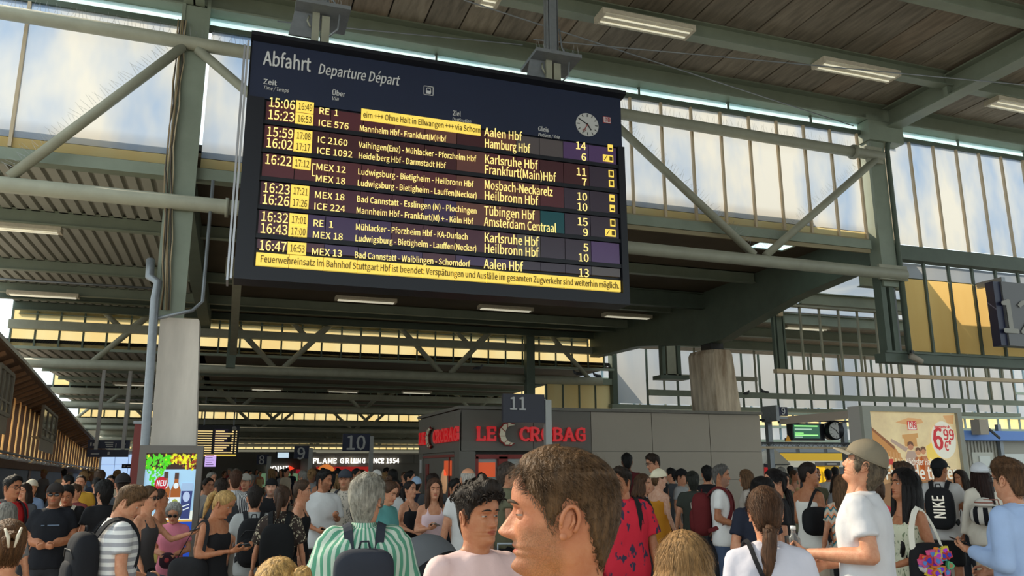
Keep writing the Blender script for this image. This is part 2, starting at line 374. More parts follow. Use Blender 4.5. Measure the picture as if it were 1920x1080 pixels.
# ---- low roof L1
Z1 = 6.45; Y1a, Y1b = 12.7, 26.6
lr = setting('ceiling', (0, Y1a, Z1), 'low corrugated roof beyond the near truss, seen from below')
mb = MB(); prof = []; x = -6.2
while x < -1.0:
    prof += [(x, Z1), (x+.15, Z1), (x+.17, Z1+.07), (x+.215, Z1+.07), (x+.235, Z1)]; x += .235
mb.grid([[(px_, Y1a, z) for px_, z in prof], [(px_, Y1b, z) for px_, z in prof]], smooth=False)
struct('corrugated_sheet', mb, m_corr, parent=lr)
hole = (10.6, 13.5, 11.55, 14.6)
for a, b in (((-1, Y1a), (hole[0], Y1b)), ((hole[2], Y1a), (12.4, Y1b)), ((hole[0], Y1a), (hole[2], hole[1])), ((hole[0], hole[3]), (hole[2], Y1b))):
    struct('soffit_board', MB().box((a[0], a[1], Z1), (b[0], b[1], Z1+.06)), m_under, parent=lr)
struct('roof_light', MB().add([(hole[0], hole[1], Z1+.03), (hole[2], hole[1], Z1+.03), (hole[2], hole[3], Z1+.03), (hole[0], hole[3], Z1+.03)], [(0,1,2,3)]), m_cyan, parent=lr)
struct('roof_deck', MB().box((-6.2, Y1a, Z1+.1), (10.5, Y1b, Z1+.2)), m_dark, parent=lr)
for y_, h_ in ((407, .22), (497, .2), (541, .18), (581, .2)):
    c = onZ(0, y_, 6.28); struct('purlin', MB().ibeam((-6.2, c.y, 6.33), (12.2, c.y, 6.33), .16, .28, .02), m_green, parent=lr)
for Yp in (24.5, 26.2): struct('purlin', MB().ibeam((-6.2, Yp, 6.34), (12.2, Yp, 6.34), .2, .26, .02), m_dkgreen, parent=lr)
c = onZ(0, 525, 6.1); struct('conduit', MB().tube([(-6.2, c.y, 6.13), (-1.5, c.y, 6.13)], .03, 6), m_galv, parent=lr)
# girder along the right edge of L1 with its haunch onto the right pillar
MX = lambda X: Matrix(((0,0,1,X),(1,0,0,0),(0,1,0,0),(0,0,0,1)))
gd = struct('girder', MB().poly([(12.7, 5.75), (15.2, 5.55), (17.2, 5.2), (18.2, 5.0), (19.4, 5.0), (20.6, 5.2), (23, 5.5), (26.6, 5.6), (26.6, 6.45), (12.7, 6.45)], -.18, .18, M=MX(12.4)), m_dkgreen, parent=lr)
struct('girder', MB().poly([(12.8, 5.9), (26.6, 5.95), (26.6, 6.45), (12.8, 6.45)], -.15, .15, M=MX(-1.0)), m_dkgreen, parent=lr)
struct('girder', MB().ibeam((3, 19, 6.2), (12.6, 19, 6.2), .2, .45, .03), m_dkgreen, parent=lr)
# hanging post with knee brace left of centre
def hanger(xp, Yp, z0, z1, Lb, label):
    h = setting('hanging_post', (xp, Yp, z0), label)
    struct('post', MB().box((xp-.13, Yp-.12, z0), (xp+.13, Yp+.12, z1)), m_dkgreen, parent=h)
    struct('brace', MB().bar((xp+.05, Yp-.1, z0+.5), (xp+.05, Yp-Lb, z1-.05), .2, .26), m_steel, parent=h)
    struct('end_plate', MB().box((xp-.2, Yp-Lb-.18, z1-.42), (xp+.32, Yp-Lb-.1, z1)), m_steel, parent=h)
p = onY(432, 690, 25.5); hanger(p.x, 25.5, p.z, 6.15, 7.5, 'dark post with a slanting brace below the departure board')

# ---- repeated glazing bays further back
def bay(n, Y, x0, x1, zb, zt, zm, zl, step, glass, node0, per, roof, Yn, label, vnode=None):
    W = setting('window_%d' % n, (0, Y, zb), label); x = x0; ims = 0
    xs = []
    while x <= x1+1e-3: xs.append(x); x += step
    if step*1500/Y > 20:
        for a in xs[:-1]: pane(W, glass, a+.02, a+step-.02, zb, zt, Y)
        for a in xs: mullion(W, bar_dk, a, zb, zt, Y-.02, .05)
    else:
        g = glass.materials[0]; mb = MB(); fr = MB()
        for a in xs[:-1]: mb.add([(a+.03,Y,zb),(a+step-.03,Y,zb),(a+step-.03,Y,zt),(a+.03,Y,zt)], [(0,1,2,3)])
        for a in xs: fr.box((a-.03, Y-.05, zb), (a+.03, Y+.02, zt))
        o = struct('panes', mb, g, parent=W); o['kind'] = 'stuff'; o = struct('mullions', fr, m_dkgreen, parent=W); o['kind'] = 'stuff'
    t = setting('roof_truss', (0, Y-.3, zl), 'green tube truss of the %s roof bay behind the board' % ('second', 'third', 'fourth', 'fifth', 'sixth')[(n-3) % 5])
    yt = Y-.3
    struct('middle_chord', MB().box((x0, yt-.1, zm-.13), (x1, yt+.1, zm+.13)), m_steel, parent=t)
    struct('lower_chord', MB().tube([(x0, yt, zl), (x1-.5, yt, zl)], .15, 10), m_steel, parent=t)
    struct('rail', MB().box((x0, yt-.05, zb-.08), (x1, yt+.1, zb)), m_green, parent=t)
    k0 = int((x0-node0)/per)-1
    for k in range(k0, k0+int((x1-x0)/per)+3):
        xn = node0+k*per
        for s in (-1, 1):
            a = V((xn+s*.15, yt, zl+.1)); b = V((xn+s*per*.5*.86, yt, zt))
            if x0 < b.x < x1 and x0 < a.x < x1: struct('diagonal', MB().tube([a, b], .09, 8), m_steel, parent=t)
            xv = (vnode if vnode is not None else node0+per*.2)+k*per
            a = V((xv+s*.1, yt, zm)); b = V((xv+s*.9, yt, zm+.75))
            if x0 < b.x < x1: struct('diagonal', MB().tube([a, b], .08, 8), m_steel, parent=t)
    if roof:
        r = setting('ceiling', (0, Y, roof), 'low dark roof of the %s bay' % ('second', 'third', 'fourth', 'fifth', 'sixth')[(n-3) % 5]); mb = MB(); prof = []; x = x0-.25
        while x < -1.0: prof += [(x, roof), (x+.2, roof), (x+.22, roof+.07), (x+.28, roof+.07), (x+.3, roof)]; x += .3
        mb.grid([[(q, Y, z) for q, z in prof], [(q, Yn-.2, z) for q, z in prof]], smooth=False); struct('corrugated_sheet', mb, m_corr, parent=r)
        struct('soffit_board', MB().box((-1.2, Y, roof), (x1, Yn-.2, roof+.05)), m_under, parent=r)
        struct('roof_deck', MB().box((x0-.25, Y, roof+.09), (x1, Yn-.2, roof+.2)), m_dark, parent=r)
        for q in (.25, .5, .75, .95):
            yy = Y+(Yn-Y)*q; struct('purlin', MB().ibeam((x0-.25, yy, roof-.02), (x1-.5, yy, roof-.02), .16, .2, .02), m_green, parent=r)
vn = onY(582, 634, 26.5).x; nd = onY(522, 700, 26.5).x
bay(3, 26.8, -6.35, 13.1, 5.2, 7.1, 5.83, 4.72, .64, pmy, nd, 5.48, 5.25, 38.5, 'yellow glazing band of the second roof bay under the low roof', vn)
struct('steel_column', MB().box((9.6, 26.2, 3.2), (9.9, 26.5, 6.2)), m_dkgreen, 'dark green column in the yellow glazing right of centre')
bay(4, 38.5, -7.3, 17.5, 4.95, 6.5, 4.92, 4.33, .64, pmy, onY(448, 775, 38.2).x, 5.48, 4.98, 50.2, 'yellow glazing band of the third roof bay')
bay(5, 50.2, -8.1, 20, 4.25, 6.0, 4.3, 3.9, .64, pmy, 1.5, 5.48, 4.32, 62, 'thin yellow glazing band of the fourth roof bay')
bay(6, 62, -8.5, 22, 4.0, 5.6, 4.1, 3.7, .64, pmy, 1.5, 5.48, 4.05, 74, 'thin yellow glazing band of the fifth roof bay')
bay(7, 74, -9.0, 24, 3.3, 5.0, 3.9, 3.6, .64, pmy, 1.5, 5.48, 0, 80, 'farthest yellow glazing band above the shops')
# end glazing, right: below G3 and hanging glazing continuing to the right
W8 = setting('window_8', (10, 26.8, 3.1), 'tall yellow panes above the bakery kiosk')
x = 10.55
while x < 13.0:
    pane(W8, pmy, x+.02, x+.62, 3.0, 4.62, 26.8); mullion(W8, bar_dk, x, 3.0, 4.65, 26.78, .05); x += .64
struct('head_rail', MB().box((9.9, 26.6, 4.62), (13.2, 26.85, 4.85)), m_green, parent=W8)
W9 = setting('window_9', (13, 26.8, 3.9), 'hanging pale glazing over the platforms right of the kiosk pillar')
x = 13.3
while x < 33:
    w = 1.3 if x < 16 else .8
    pane(W9, pmg, x+.03, x+w-.03, 3.98, 6.6, 26.8); mullion(W9, bar_dk, x, 3.9, 6.6, 26.75, .07); x += w
struct('side_post', MB().box((13.08, 26.55, 3.85), (13.28, 26.9, 6.2)), m_dkgreen, parent=W9)
struct('bottom_rail', MB().box((13.0, 26.5, 3.78), (33, 26.9, 3.92)), m_green, parent=W9)
struct('head_rail', MB().box((13.2, 26.6, 6.1), (33, 26.8, 6.25)), m_green, parent=W9)
fr = setting('hanging_frame', (14.5, 22, 3.9), 'hanging steel frame with two posts left of the kiosk pillar')
a = onY(1243, 705, 22); b = onY(1272, 705, 22); zt_ = 5.9
struct('post', MB().box((a.x-.06, 21.9, a.z), (a.x+.06, 22.1, zt_)), m_dkgreen, parent=fr); struct('post', MB().box((a.x+.12, 21.9, a.z), (b.x-.12, 22.1, zt_)), m_steel, parent=fr); struct('post', MB().box((b.x-.06, 21.9, a.z), (b.x+.06, 22.1, zt_)), m_dkgreen, parent=fr)
struct('base_plate', MB().box((a.x-.25, 21.7, a.z-.12), (b.x+.2, 22.2, a.z)), m_dkgreen, parent=fr)
struct('bottom_rail', MB().box((a.x, 21.9, a.z-.06), (a.x+3.4, 22.1, a.z+.06)), m_steel, parent=fr)
f2 = setting('hanging_frame', (14.5, 17, 3.9), 'open hanging steel grid over the platforms, right of the pillar')
z0 = onY(1450, 692, 17).z; zt_ = 5.75
a = onY(1452, 692, 17).x
struct('post', MB().box((a, 16.9, z0), (a+.05, 17, zt_)).box((a+.3, 16.9, z0), (a+.35, 17, zt_)), m_dkgreen, parent=f2); struct('post', MB().box((a+.1, 16.9, z0), (a+.26, 17.1, zt_)), m_dkgreen, parent=f2)
struct('junction_box', MB().box((a+.1, 16.8, 5.45), (a+.24, 16.9, 5.62)), m_cream, parent=f2)
x = a+.9
while x < a+8:
    struct('bar', MB().box((x-.025, 16.95, z0), (x+.025, 17.0, zt_)), m_steel, parent=f2); x += .62
struct('bottom_rail', MB().box((a, 16.9, z0-.1), (a+8.5, 17.05, z0)), m_cream, parent=f2)
struct('head_rail', MB().box((a+.5, 16.9, zt_), (a+8.5, 17.05, zt_+.08)), m_steel, parent=f2)
cn = setting('ceiling', (14, 19, 5.9), 'platform canopy underside behind the hanging steel grid')
struct('soffit_board', MB().box((13.2, 18.6, 5.95), (34, 26.2, 6.05)), m_plank[1], parent=cn)
struct('white_band', MB().add([(13.0, 14.0, 5.98), (34, 14.0, 5.98), (34, 18.6, 5.98), (13.0, 18.6, 5.98)], [(0,1,2,3)]), m_glass_g, parent=cn)
for yy in (14.1, 16.2, 18.7, 21, 23.5): struct('purlin', MB().ibeam((13.2, yy, 5.8), (34, yy, 5.8), .2, .3, .02), m_green, parent=cn)
# far glazed wall of the train shed
W10 = setting('window_10', (16, 42, 2.6), 'far glazed wall of the train shed with a yellow lower band')
mg = MB(); my = MB(); fr = MB(); x = 14
while x < 66:
    mg.add([(x+.05,42,2.2),(x+.95,42,2.2),(x+.95,42,4.0),(x+.05,42,4.0)], [(0,1,2,3)]); mg.add([(x+.05,42,4.9),(x+.95,42,4.9),(x+.95,42,9),(x+.05,42,9)], [(0,1,2,3)]); my.add([(x+.05,42,4.08),(x+.95,42,4.08),(x+.95,42,4.84),(x+.05,42,4.84)], [(0,1,2,3)])
    fr.box((x-.05, 41.9, 1.4), (x+.05, 42, 9)); x += 1.0
for nm, b_, m_ in (('panes', mg, m_glass_g), ('yellow_panes', my, m_glass_y), ('mullions', fr, mat('blue_grey_frame', (122, 142, 150), .5))):
    o = struct(nm, b_, m_, parent=W10); o['kind'] = 'stuff'
for z in (3.2, 4.04, 4.87, 6.6): struct('rail', MB().box((14, 41.7, z-.08), (66, 41.9, z+.08)), m_green, parent=W10)
rl = setting('trim_3', (14, 30, 3.9), 'long green rails hanging over the platforms at right')
for (y_, Yp, h_, nm) in ((748, 24.5, .1, 'rail'), (776, 31, .12, 'rail')):
    p = onY(1700, y_+2, Yp); struct(nm, MB().box((13.4, Yp-.1, p.z-h_), (36, Yp, p.z+h_)), m_green, parent=rl)
    x = 14
    while x < 36:
        struct('drop_bar', MB().box((x-.03, Yp-.08, p.z), (x+.03, Yp-.03, p.z+1.9)), m_steel, parent=rl); x += 1.25
    RAILZ = p.z
# drain pipe and cables at the left column
dp = setting('drain_pipe', (-1.3, G1-.45, 0), 'grey drain pipe standing left of the pale pillar')
a = onY(271, 834, G1-.5); b = onY(290, 560, G1-.5); struct('pipe', MB().tube([(a.x, G1-.45, 0), (a.x, G1-.45, a.z), (b.x, G1-.45, b.z), (b.x+.02, G1-.45, b.z+.25), (b.x-.1, G1-.4, b.z+.33), (b.x-.12, G1-.3, b.z+.6)], .06, 10), m_galv, parent=dp)
struct('elbow', MB().tube([(b.x+.05, G1-.45, 3.75), (b.x+.5, G1-.4, 3.9), (b.x+.62, G1-.35, 4.05), (b.x+.63, G1-.35, 5.9)], .025, 8), m_galv, parent=dp)
cb = setting('cable_bundle', (-1.15, G1-.3, 4), 'bundle of old cables running down the left steel column')
for i in range(6):
    x = -1.2+.022*i; pts = [(x+rnd.uniform(-.02, .02)+(.06*(6.2-z) if z < 6.2 else 0), G1-.3-rnd.uniform(0, .03), z) for z in [3.9+.35*j for j in range(14)]]
    struct('cable', MB().tube(pts, .011, 6), mat('cable_%d' % (i % 3), ((150, 130, 100), (70, 64, 56), (176, 160, 130))[i % 3], .6), parent=cb)
# ================================================================== DEPARTURE BOARD
m_navy = mat('navy_board', (34, 42, 66), .45, var=.08, scale=3)
m_navy2 = mat('dark_navy_frame', (26, 28, 36), .4)
m_silver = mat('silver_edge', (190, 192, 198), .3, metal=.5)
m_white_t = mat('white_lettering', (206, 206, 206), .6)
m_lcd = mat('lcd_yellow', (250, 226, 138), .4, emit=.34)
m_lcdbar = mat('lcd_yellow_field', (246, 212, 92), .4, emit=.30)
m_ink = mat('lcd_dark_ink', (96, 76, 30), .5)
BY = 9.5
B0 = onY(473, 75, BY); B1 = onY(1166, 205, BY)
bx0, bx1 = -.10, 4.95; bz1 = 6.86; bz0 = 3.84
bd = thing('departure_board', (2.4, BY+.2, bz0), 'large navy departure board with yellow lettering hanging above the crowd', 'departure board')
obj('housing', MB().box((bx0, BY+.02, bz0), (bx1, BY+.42, bz1)), m_navy2, bd)
zh0 = onY(490, 182, BY).z; zh1 = onY(1160, 287, BY).z
ZT = (zh0+zh1)/2; ZB = (onY(473, 493, BY).z+onY(1154, 551, BY).z)/2; XL = onY(490, 400, BY).x-.03; XR = onY(1158, 400, BY).x
obj('header_panel', MB().box((bx0+.02, BY-.012, ZT+.03), (bx1-.02, BY+.03, bz1)), m_navy, bd)
obj('top_hood', MB().poly([(BY-.12, bz1+.0), (BY-.01, bz1-.03), (BY+.45, bz1), (BY+.45, bz1+.06), (BY-.12, bz1+.05)], bx0, bx1+.02, M=Matrix(((0,0,1,0),(1,0,0,0),(0,1,0,0),(0,0,0,1)))), m_navy2, bd)
for x in (bx0-.03, bx0-.07): obj('side_trim', MB().box((x-.012, BY-.05+(.12 if x < bx0-.05 else 0), bz0-.02), (x+.012, BY+.02+(.4 if x < bx0-.05 else 0), bz1-.05)), m_silver, bd)
obj('frame_side', MB().box((bx0, BY-.05, ZB-.02), (XL-.02, BY+.03, ZT+.03)), m_navy2, bd)
obj('frame_side', MB().box((XR+.02, BY-.05, ZB-.02), (bx1, BY+.03, ZT+.03)), m_navy2, bd)
obj('frame_bottom', MB().box((bx0+.001, BY-.05, bz0-.02), (bx1-.001, BY+.3, ZB-.02)), m_navy2, bd)
# rows: pixel rows of the time column (x 527) give the heights
rows_px = [(195, '15:06', '16:49', 'RE  1', None, 'Aalen Hbf', '14', 'n'), (218, '15:23', '16:53', 'ICE 576', 'Mannheim Hbf - Frankfurt(M)Hbf', 'Hamburg Hbf', '6', 'p'),
 (250, '15:59', '17:08', 'IC 2160', 'Vaihingen(Enz) - Mühlacker - Pforzheim Hbf', 'Karlsruhe Hbf', '11', 'w'), (271, '16:02', '17:17', 'ICE 1092', 'Heidelberg Hbf - Darmstadt Hbf', 'Frankfurt(Main)Hbf', '7', 'w'),
 (302, '16:22', '17:12', 'MEX 12', 'Ludwigsburg - Bietigheim - Heilbronn Hbf', 'Mosbach-Neckarelz', '10', 'n'), (324, None, None, 'MEX 18', 'Ludwigsburg - Bietigheim - Lauffen(Neckar)', 'Heilbronn Hbf', '10', 'n'),
 (355, '16:23', '17:21', 'MEX 18', 'Bad Cannstatt - Esslingen (N) - Plochingen', 'Tübingen Hbf', '15', 'b'), (377, '16:26', '17:26', 'ICE 224', 'Mannheim Hbf - Frankfurt(M) + - Köln Hbf', 'Amsterdam Centraal', '9', 'p'),
 (409, '16:32', '17:01', 'RE  1', 'Mühlacker - Pforzheim Hbf - KA-Durlach', 'Karlsruhe Hbf', '5', None), (431, '16:43', '17:00', 'MEX 18', 'Ludwigsburg - Bietigheim - Lauffen(Neckar)', 'Heilbronn Hbf', '10', None),
 (463, '16:47', '16:53', 'MEX 13', 'Bad Cannstatt - Waiblingen - Schorndorf', 'Aalen Hbf', '13', None)]
def bX(x, y): return onY(x, y, BY).x
xc_time = bX(503, 195); xr_time = bX(551, 200); xb0, xb1 = bX(556, 203), bX(588, 203); x_tr = bX(597, 208); x_via = bX(674, 225); x_dest = bX(907, 262); x_num = bX(1098, 288); x_ic = bX(1143, 293)
via_w = {}
zr = [onY(527, r[0], BY).z for r in rows_px]
# module cells behind the lettering
cellx = [XL] + [bX(x, 500) for x in (541, 606, 670, 731, 791, 853, 911, 968, 1013, 1059, 1108)] + [XR]
bands = [(ZT, (zr[1]+zr[2])/2), ((zr[1]+zr[2])/2, (zr[3]+zr[4])/2), ((zr[3]+zr[4])/2, (zr[5]+zr[6])/2), ((zr[5]+zr[6])/2, (zr[7]+zr[8])/2), ((zr[7]+zr[8])/2, (zr[9]+zr[10])/2), ((zr[9]+zr[10])/2, ZB+.17)]
cm = [mat('lcd_field_%d' % i, c, .25, spec=.6) for i, c in enumerate(((98, 54, 62), (88, 52, 68), (78, 60, 98), (116, 76, 72), (100, 92, 94), (70, 60, 74), (30, 88, 96), (98, 74, 120), (78, 46, 52)))]
pat = ['00003302440771'[:12], '000003300555'[:12], '000000333055', '111112233065', '122221114548', '122212225554']
pat = ['000033834477', '088888300885', '000000333055', '111112333655', '122211114557', '112221225554']
for b, (za, zb_) in enumerate(bands):
    for i in range(12):
        obj('display_module', MB().box((cellx[i]+.004, BY-.02, zb_+.035), (cellx[i+1]-.004, BY+.02, za-.035 if b else za)), cm[int(pat[b][i])], bd)
    if b < 5: obj('divider', MB().box((XL-.12, BY-.03, zb_-.022), (XR+.03, BY+.02, zb_+.03)), m_navy2, bd)
for i in range(12): obj('message_field', MB().box((cellx[i]+.004, BY-.024, ZB), (cellx[i+1]-.004, BY+.02, ZB+.155)), m_lcdbar, bd)
YT = BY-.026
text('Feuerwehreinsatz im Bahnhof Stuttgart Hbf ist beendet: Verspätungen und Ausfälle im gesamten Zugverkehr sind weiterhin möglich.', (XL+.05, BY-.03, ZB+.04), .11, m_ink, bd, width=(XR-XL)-.09, bold=.006)
def fitw(s, x, z, size, m, w=None, **k): return text(s, (x, YT, z), size, m, bd, width=w, **k)
for (py, tm, dl, trn, via, dest, num, ic), z in zip(rows_px, zr):
    zb_ = z-.072
    if tm:
        fitw(tm, xc_time, zb_+.008, .165, m_lcd, w=xr_time-xc_time, bold=.008)
        obj('delay_field', MB().box((xb0-.01, BY-.03, z-.085), (xb1+.0, BY-.02, z+.065)), m_lcdbar, bd)
        text(dl, (xb0+.015, BY-.032, z-.056), .12, m_ink, bd, width=xb1-xb0-.04, bold=.004)
    fitw(trn, x_tr, zb_+.002, .112, m_lcd, bold=.006)
    if via: fitw(via, x_via, zb_+.005, .105, m_lcd, w=min(len(via)*.0372, 1.53), bold=.006)
    fitw(dest, x_dest, zb_-.0, .165, m_lcd, w=len(dest)*.0525+.06 if dest != 'Tübingen Hbf' else .70, bold=.007)
    t_ = text_mesh(num, .15, .006, .004, 0, None, 'RIGHT'); t_.transform(Matrix.Translation(V((x_num, YT, zb_-.01))) @ FACE); t_.materials.clear(); t_.materials.append(m_lcd); link('lettering', t_, bd)
    if ic in ('n', 'w', 'b'):
        obj('icon', MB().box((x_ic-.035, BY-.03, z-.05), (x_ic+.04, BY-.02, z+.05)).box((x_ic-.02, BY-.034, z-.03), (x_ic+.025, BY-.03, z+(.0 if ic == 'n' else .035)), 1), [m_lcdbar, m_ink], bd)
    if ic == 'p':
        obj('icon', MB().box((x_ic-.115, BY-.03, z-.05), (x_ic-.04, BY-.02, z+.05)).bar((x_ic-.1, BY-.031, z-.035), (x_ic-.055, BY-.031, z+.035), .006, .01, 1).box((x_ic-.035, BY-.03, z-.05), (x_ic+.04, BY-.02, z+.05)).box((x_ic-.02, BY-.034, z-.03), (x_ic+.025, BY-.03, z+.03), 1), [m_lcdbar, m_ink], bd)
zs = zr[0]
obj('message_field', MB().box((bX(677, 210), BY-.03, zs-.08), (bX(900, 245), BY-.02, zs+.075)), m_lcdbar, bd)
text('eim +++ Ohne Halt in Ellwangen +++ via Schorn', (bX(677, 210)+.02, BY-.034, zs-.042), .105, m_ink, bd, width=bX(900, 245)-bX(677, 210)-.03, bold=.005)
obj('bracket_mark', MB().box((xb1+.02, BY-.03, zr[5]), (xb1+.03, BY-.024, zr[4])).box((xb1+.02, BY-.03, zr[5]-.005), (xb1+.06, BY-.024, zr[5]+.005)).box((xb1+.02, BY-.03, zr[4]-.005), (xb1+.06, BY-.024, zr[4]+.005)), m_lcd, bd)
# header lettering
def head(s, x, y, size, w=None, sh=0, bold=.012):
    p = onY(x, y, BY); return text(s, (p.x, BY-.016, p.z), size, m_white_t, bd, width=w, shear=sh, bold=bold)
head('Abfahrt', 493, 122, .25, bX(583, 130)-bX(493, 122), bold=.02); head('Departure Départ', 595, 139, .19, bX(748, 160)-bX(595, 140), .22, .018)
head('Zeit', 493, 158, .09, bold=.02); head('Time / Temps', 493, 168, .065, bX(540, 172)-bX(493, 166), .2, .006)
head('Über', 622, 179, .09, bX(646, 183)-bX(622, 179), bold=.02); head('Via', 621, 188, .065, None, .2, .006)
head('Ziel', 848, 217, .09, bX(863, 219)-bX(848, 217), bold=.02); head('Destination', 847, 227, .065, bX(882, 230)-bX(847, 226), .2, .006)
head('Gleis', 1008, 246, .09, bX(1028, 249)-bX(1008, 246), bold=.02); head('Platform / Voie', 1008, 256, .065, bX(1048, 258)-bX(1008, 255), .2, .006)
p = onY(803, 171, BY); w = .065
ic = MB()
for a, b in (((-w, -w), (w, -w+.008)), ((-w, w-.008), (w, w)), ((-w, -w), (-w+.008, w)), ((w-.008, -w), (w, w))): ic.box((p.x+a[0], BY-.018, p.z+a[1]), (p.x+b[0], BY-.012, p.z+b[1]))
ic.poly([(p.x-.028, p.z-.045), (p.x+.028, p.z-.045), (p.x+.034, p.z-.02), (p.x+.03, p.z+.035), (p.x+.012, p.z+.045), (p.x-.012, p.z+.045), (p.x-.03, p.z+.035), (p.x-.034, p.z-.02)], -BY+.012, -BY+.018, M=Matrix(((1,0,0,0),(0,0,-1,0),(0,1,0,0),(0,0,0,1))))
ic.box((p.x-.022, BY-.022, p.z), (p.x+.022, BY-.0175, p.z+.028), 1)
obj('train_pictogram', ic, [m_white_t, m_navy], bd)
# clock
def clock_face(root, c, R, Y, hh, mm, face=(196, 196, 194)):
    def disc(r, y0, y1, n=40): return [(c.x+r*cos(2*pi*i/n), c.z+r*sin(2*pi*i/n)) for i in range(n)]
    T = Matrix(((1,0,0,0),(0,0,1,0),(0,1,0,0),(0,0,0,1)))
    f = obj('clock_face', MB().poly(disc(R, 0, 0), Y-.012, Y+.01, M=T), mat('clock_white', face, .5), root)
    tk = MB()
    for i in range(12):
        a = 2*pi*i/12; r0 = R*(.74 if i % 3 else .68)
        tk.bar((c.x+r0*sin(a), Y-.014, c.z+r0*cos(a)), (c.x+R*.93*sin(a), Y-.014, c.z+R*.93*cos(a)), R*.06, .006, up=V((0,1,0)))
    obj('hour_marks', tk, m_dark, f)
    for a, l, w in ((2*pi*(hh/12+mm/720), .55, .09), (2*pi*mm/60, .88, .07)):
        obj('clock_hand', MB().bar((c.x-.12*R*sin(a), Y-.018, c.z-.12*R*cos(a)), (c.x+l*R*sin(a), Y-.018, c.z+l*R*cos(a)), w*R, .006, up=V((0,1,0))), m_dark, f)
    return f
p = onY(1100, 235, BY); R = (onY(1121, 235, BY).x-onY(1079, 235, BY).x)/2
f = clock_face(bd, p, R, BY-.012, 4, 50)
a = 2*pi*35/60; obj('second_hand', MB().bar((p.x, BY-.032, p.z), (p.x+.5*R*sin(a), BY-.032, p.z+.5*R*cos(a)), .01, .004, up=V((0,1,0))).tube([(p.x+.62*R*sin(a)-.02, BY-.032, p.z+.62*R*cos(a)), (p.x+.62*R*sin(a), BY-.032, p.z+.62*R*cos(a)+.02), (p.x+.62*R*sin(a)+.02, BY-.032, p.z+.62*R*cos(a)), (p.x+.62*R*sin(a), BY-.032, p.z+.62*R*cos(a)-.02), (p.x+.62*R*sin(a)-.02, BY-.032, p.z+.62*R*cos(a))], .005, 5), mat('clock_red', (150, 60, 54), .5), f)
m_dbred = mat('rail_red', (170, 52, 58), .5)
p = onY(1137, 226, BY)
obj('logo_plate', MB().box((p.x-.06, BY-.02, p.z-.048), (p.x+.06, BY-.01, p.z+.048)).box((p.x-.052, BY-.023, p.z-.04), (p.x+.052, BY-.019, p.z+.04), 1), [m_dbred, m_white_t], bd)
text('DB', (p.x-.042, BY-.025, p.z-.03), .082, m_dbred, bd, width=.084, bold=.02)
# hangers
def hanger_post(px_, pyb, label):
    p = onY(px_, pyb, BY+.15); h = setting('board_hanger', (p.x, BY+.15, bz1), label)
    struct('post', MB().ibeam((p.x, BY+.15, p.z), (p.x+.001, BY+.15, 9.12), .16, .16, .02).box((p.x-.07, BY+.07, p.z), (p.x+.07, BY+.09, 9.12)), m_galv, parent=h)
    struct('plate', MB().box((p.x-.34, BY-.15, p.z-.02), (p.x+.34, BY+.5, p.z+.03)).poly([(p.x-.34, p.z-.02), (p.x-.40, p.z-.36), (p.x-.06, p.z-.36), (p.x-.02, p.z-.02)], BY+.1, BY+.13, M=Matrix(((1,0,0,0),(0,0,1,0),(0,1,0,0),(0,0,0,1)))), m_galv, parent=h)
    struct('link', MB().box((p.x-.12, BY+.05, bz1), (p.x-.03, BY+.2, p.z)).box((p.x+.0, BY+.05, bz1), (p.x+.1, BY+.22, p.z-.05)).tube([(p.x-.16, BY+.1, p.z-.06), (p.x-.18, BY+.05, p.z-.16), (p.x-.14, BY+.05, p.z-.24)], .012, 6), m_steel, parent=h)
    struct('cable', MB().tube([(p.x+.09, BY+.06, p.z+.5), (p.x+.12, BY+.04, p.z+.2), (p.x+.22, BY+.02, p.z+.02), (p.x+.2, BY+.02, p.z-.22), (p.x+.1, BY+.03, p.z-.34)], .012, 6), m_galv, parent=h)
    sp = MB(); spikes(sp, (p.x-.34, BY-.1, p.z+.03), (p.x+.34, BY-.1, p.z+.03), V((0,0,1)), .16, .03); o = struct('bird_spikes', sp, m_spike, parent=h); o['kind'] = 'stuff'
hanger_post(603, 30, 'galvanised hanger above the left end of the departure board')
hanger_post(1034, 118, 'galvanised hanger above the clock end of the departure board')

# ================================================================== CEILING LIGHTS
m_fix = mat('light_housing', (206, 196, 176), .6, var=.2, scale=9)
m_lens = mat('light_cover', (236, 228, 206), .35, var=.18, scale=14)
m_lit = mat('lit_tube', (255, 250, 225), .4, emit=.2)
def light(x0, y0, x1, y1, z, label, group='ceiling lights', w=.24):
    a = onZ(x0, y0, z); b = onZ(x1, y1, z); Lh = (b.x-a.x)/2; c = (a+b)/2; Yc = (a.y+b.y)/2
    t = thing('ceiling_light', (c.x, Yc, z), label, 'ceiling light', group)
    obj('housing', MB().box((c.x-Lh, Yc-w/2, z), (c.x+Lh, Yc+w/2, z+.07)).box((c.x-Lh, Yc-w/2, z-.035), (c.x-Lh+.05, Yc+w/2, z)).box((c.x+Lh-.05, Yc-w/2, z-.035), (c.x+Lh, Yc+w/2, z)), m_fix, t)
    obj('cover', MB().box((c.x-Lh+.05, Yc-w/2+.01, z-.03), (c.x+Lh-.05, Yc+w/2-.01, z)), m_lens, t)
    for s in (-1, 1): obj('tube', MB().tube([(c.x-Lh+.07, Yc+s*w*.22, z-.035), (c.x+Lh-.07, Yc+s*w*.22, z-.035)], .016, 8), m_lit, t)
light(1120, 33, 1297, 62, 8.78, 'twin tube ceiling light under the board ceiling, above the board clock', w=.34)
light(1532, 120, 1678, 146, 8.78, 'twin tube ceiling light on the purlin left of the right hand rafter', w=.34)
light(1860, 190, 2010, 220, 8.78, 'ceiling light at the right picture edge, right of the rafter', w=.34)
light(895, 0, 935, 6, 8.78, 'ceiling light cut by the top picture edge, right of the first hanger', w=.3)
light(-60, 424, 114, 432, 6.12, 'pale tube light under the corrugated roof, beside the cable bundle column at left', w=.26)
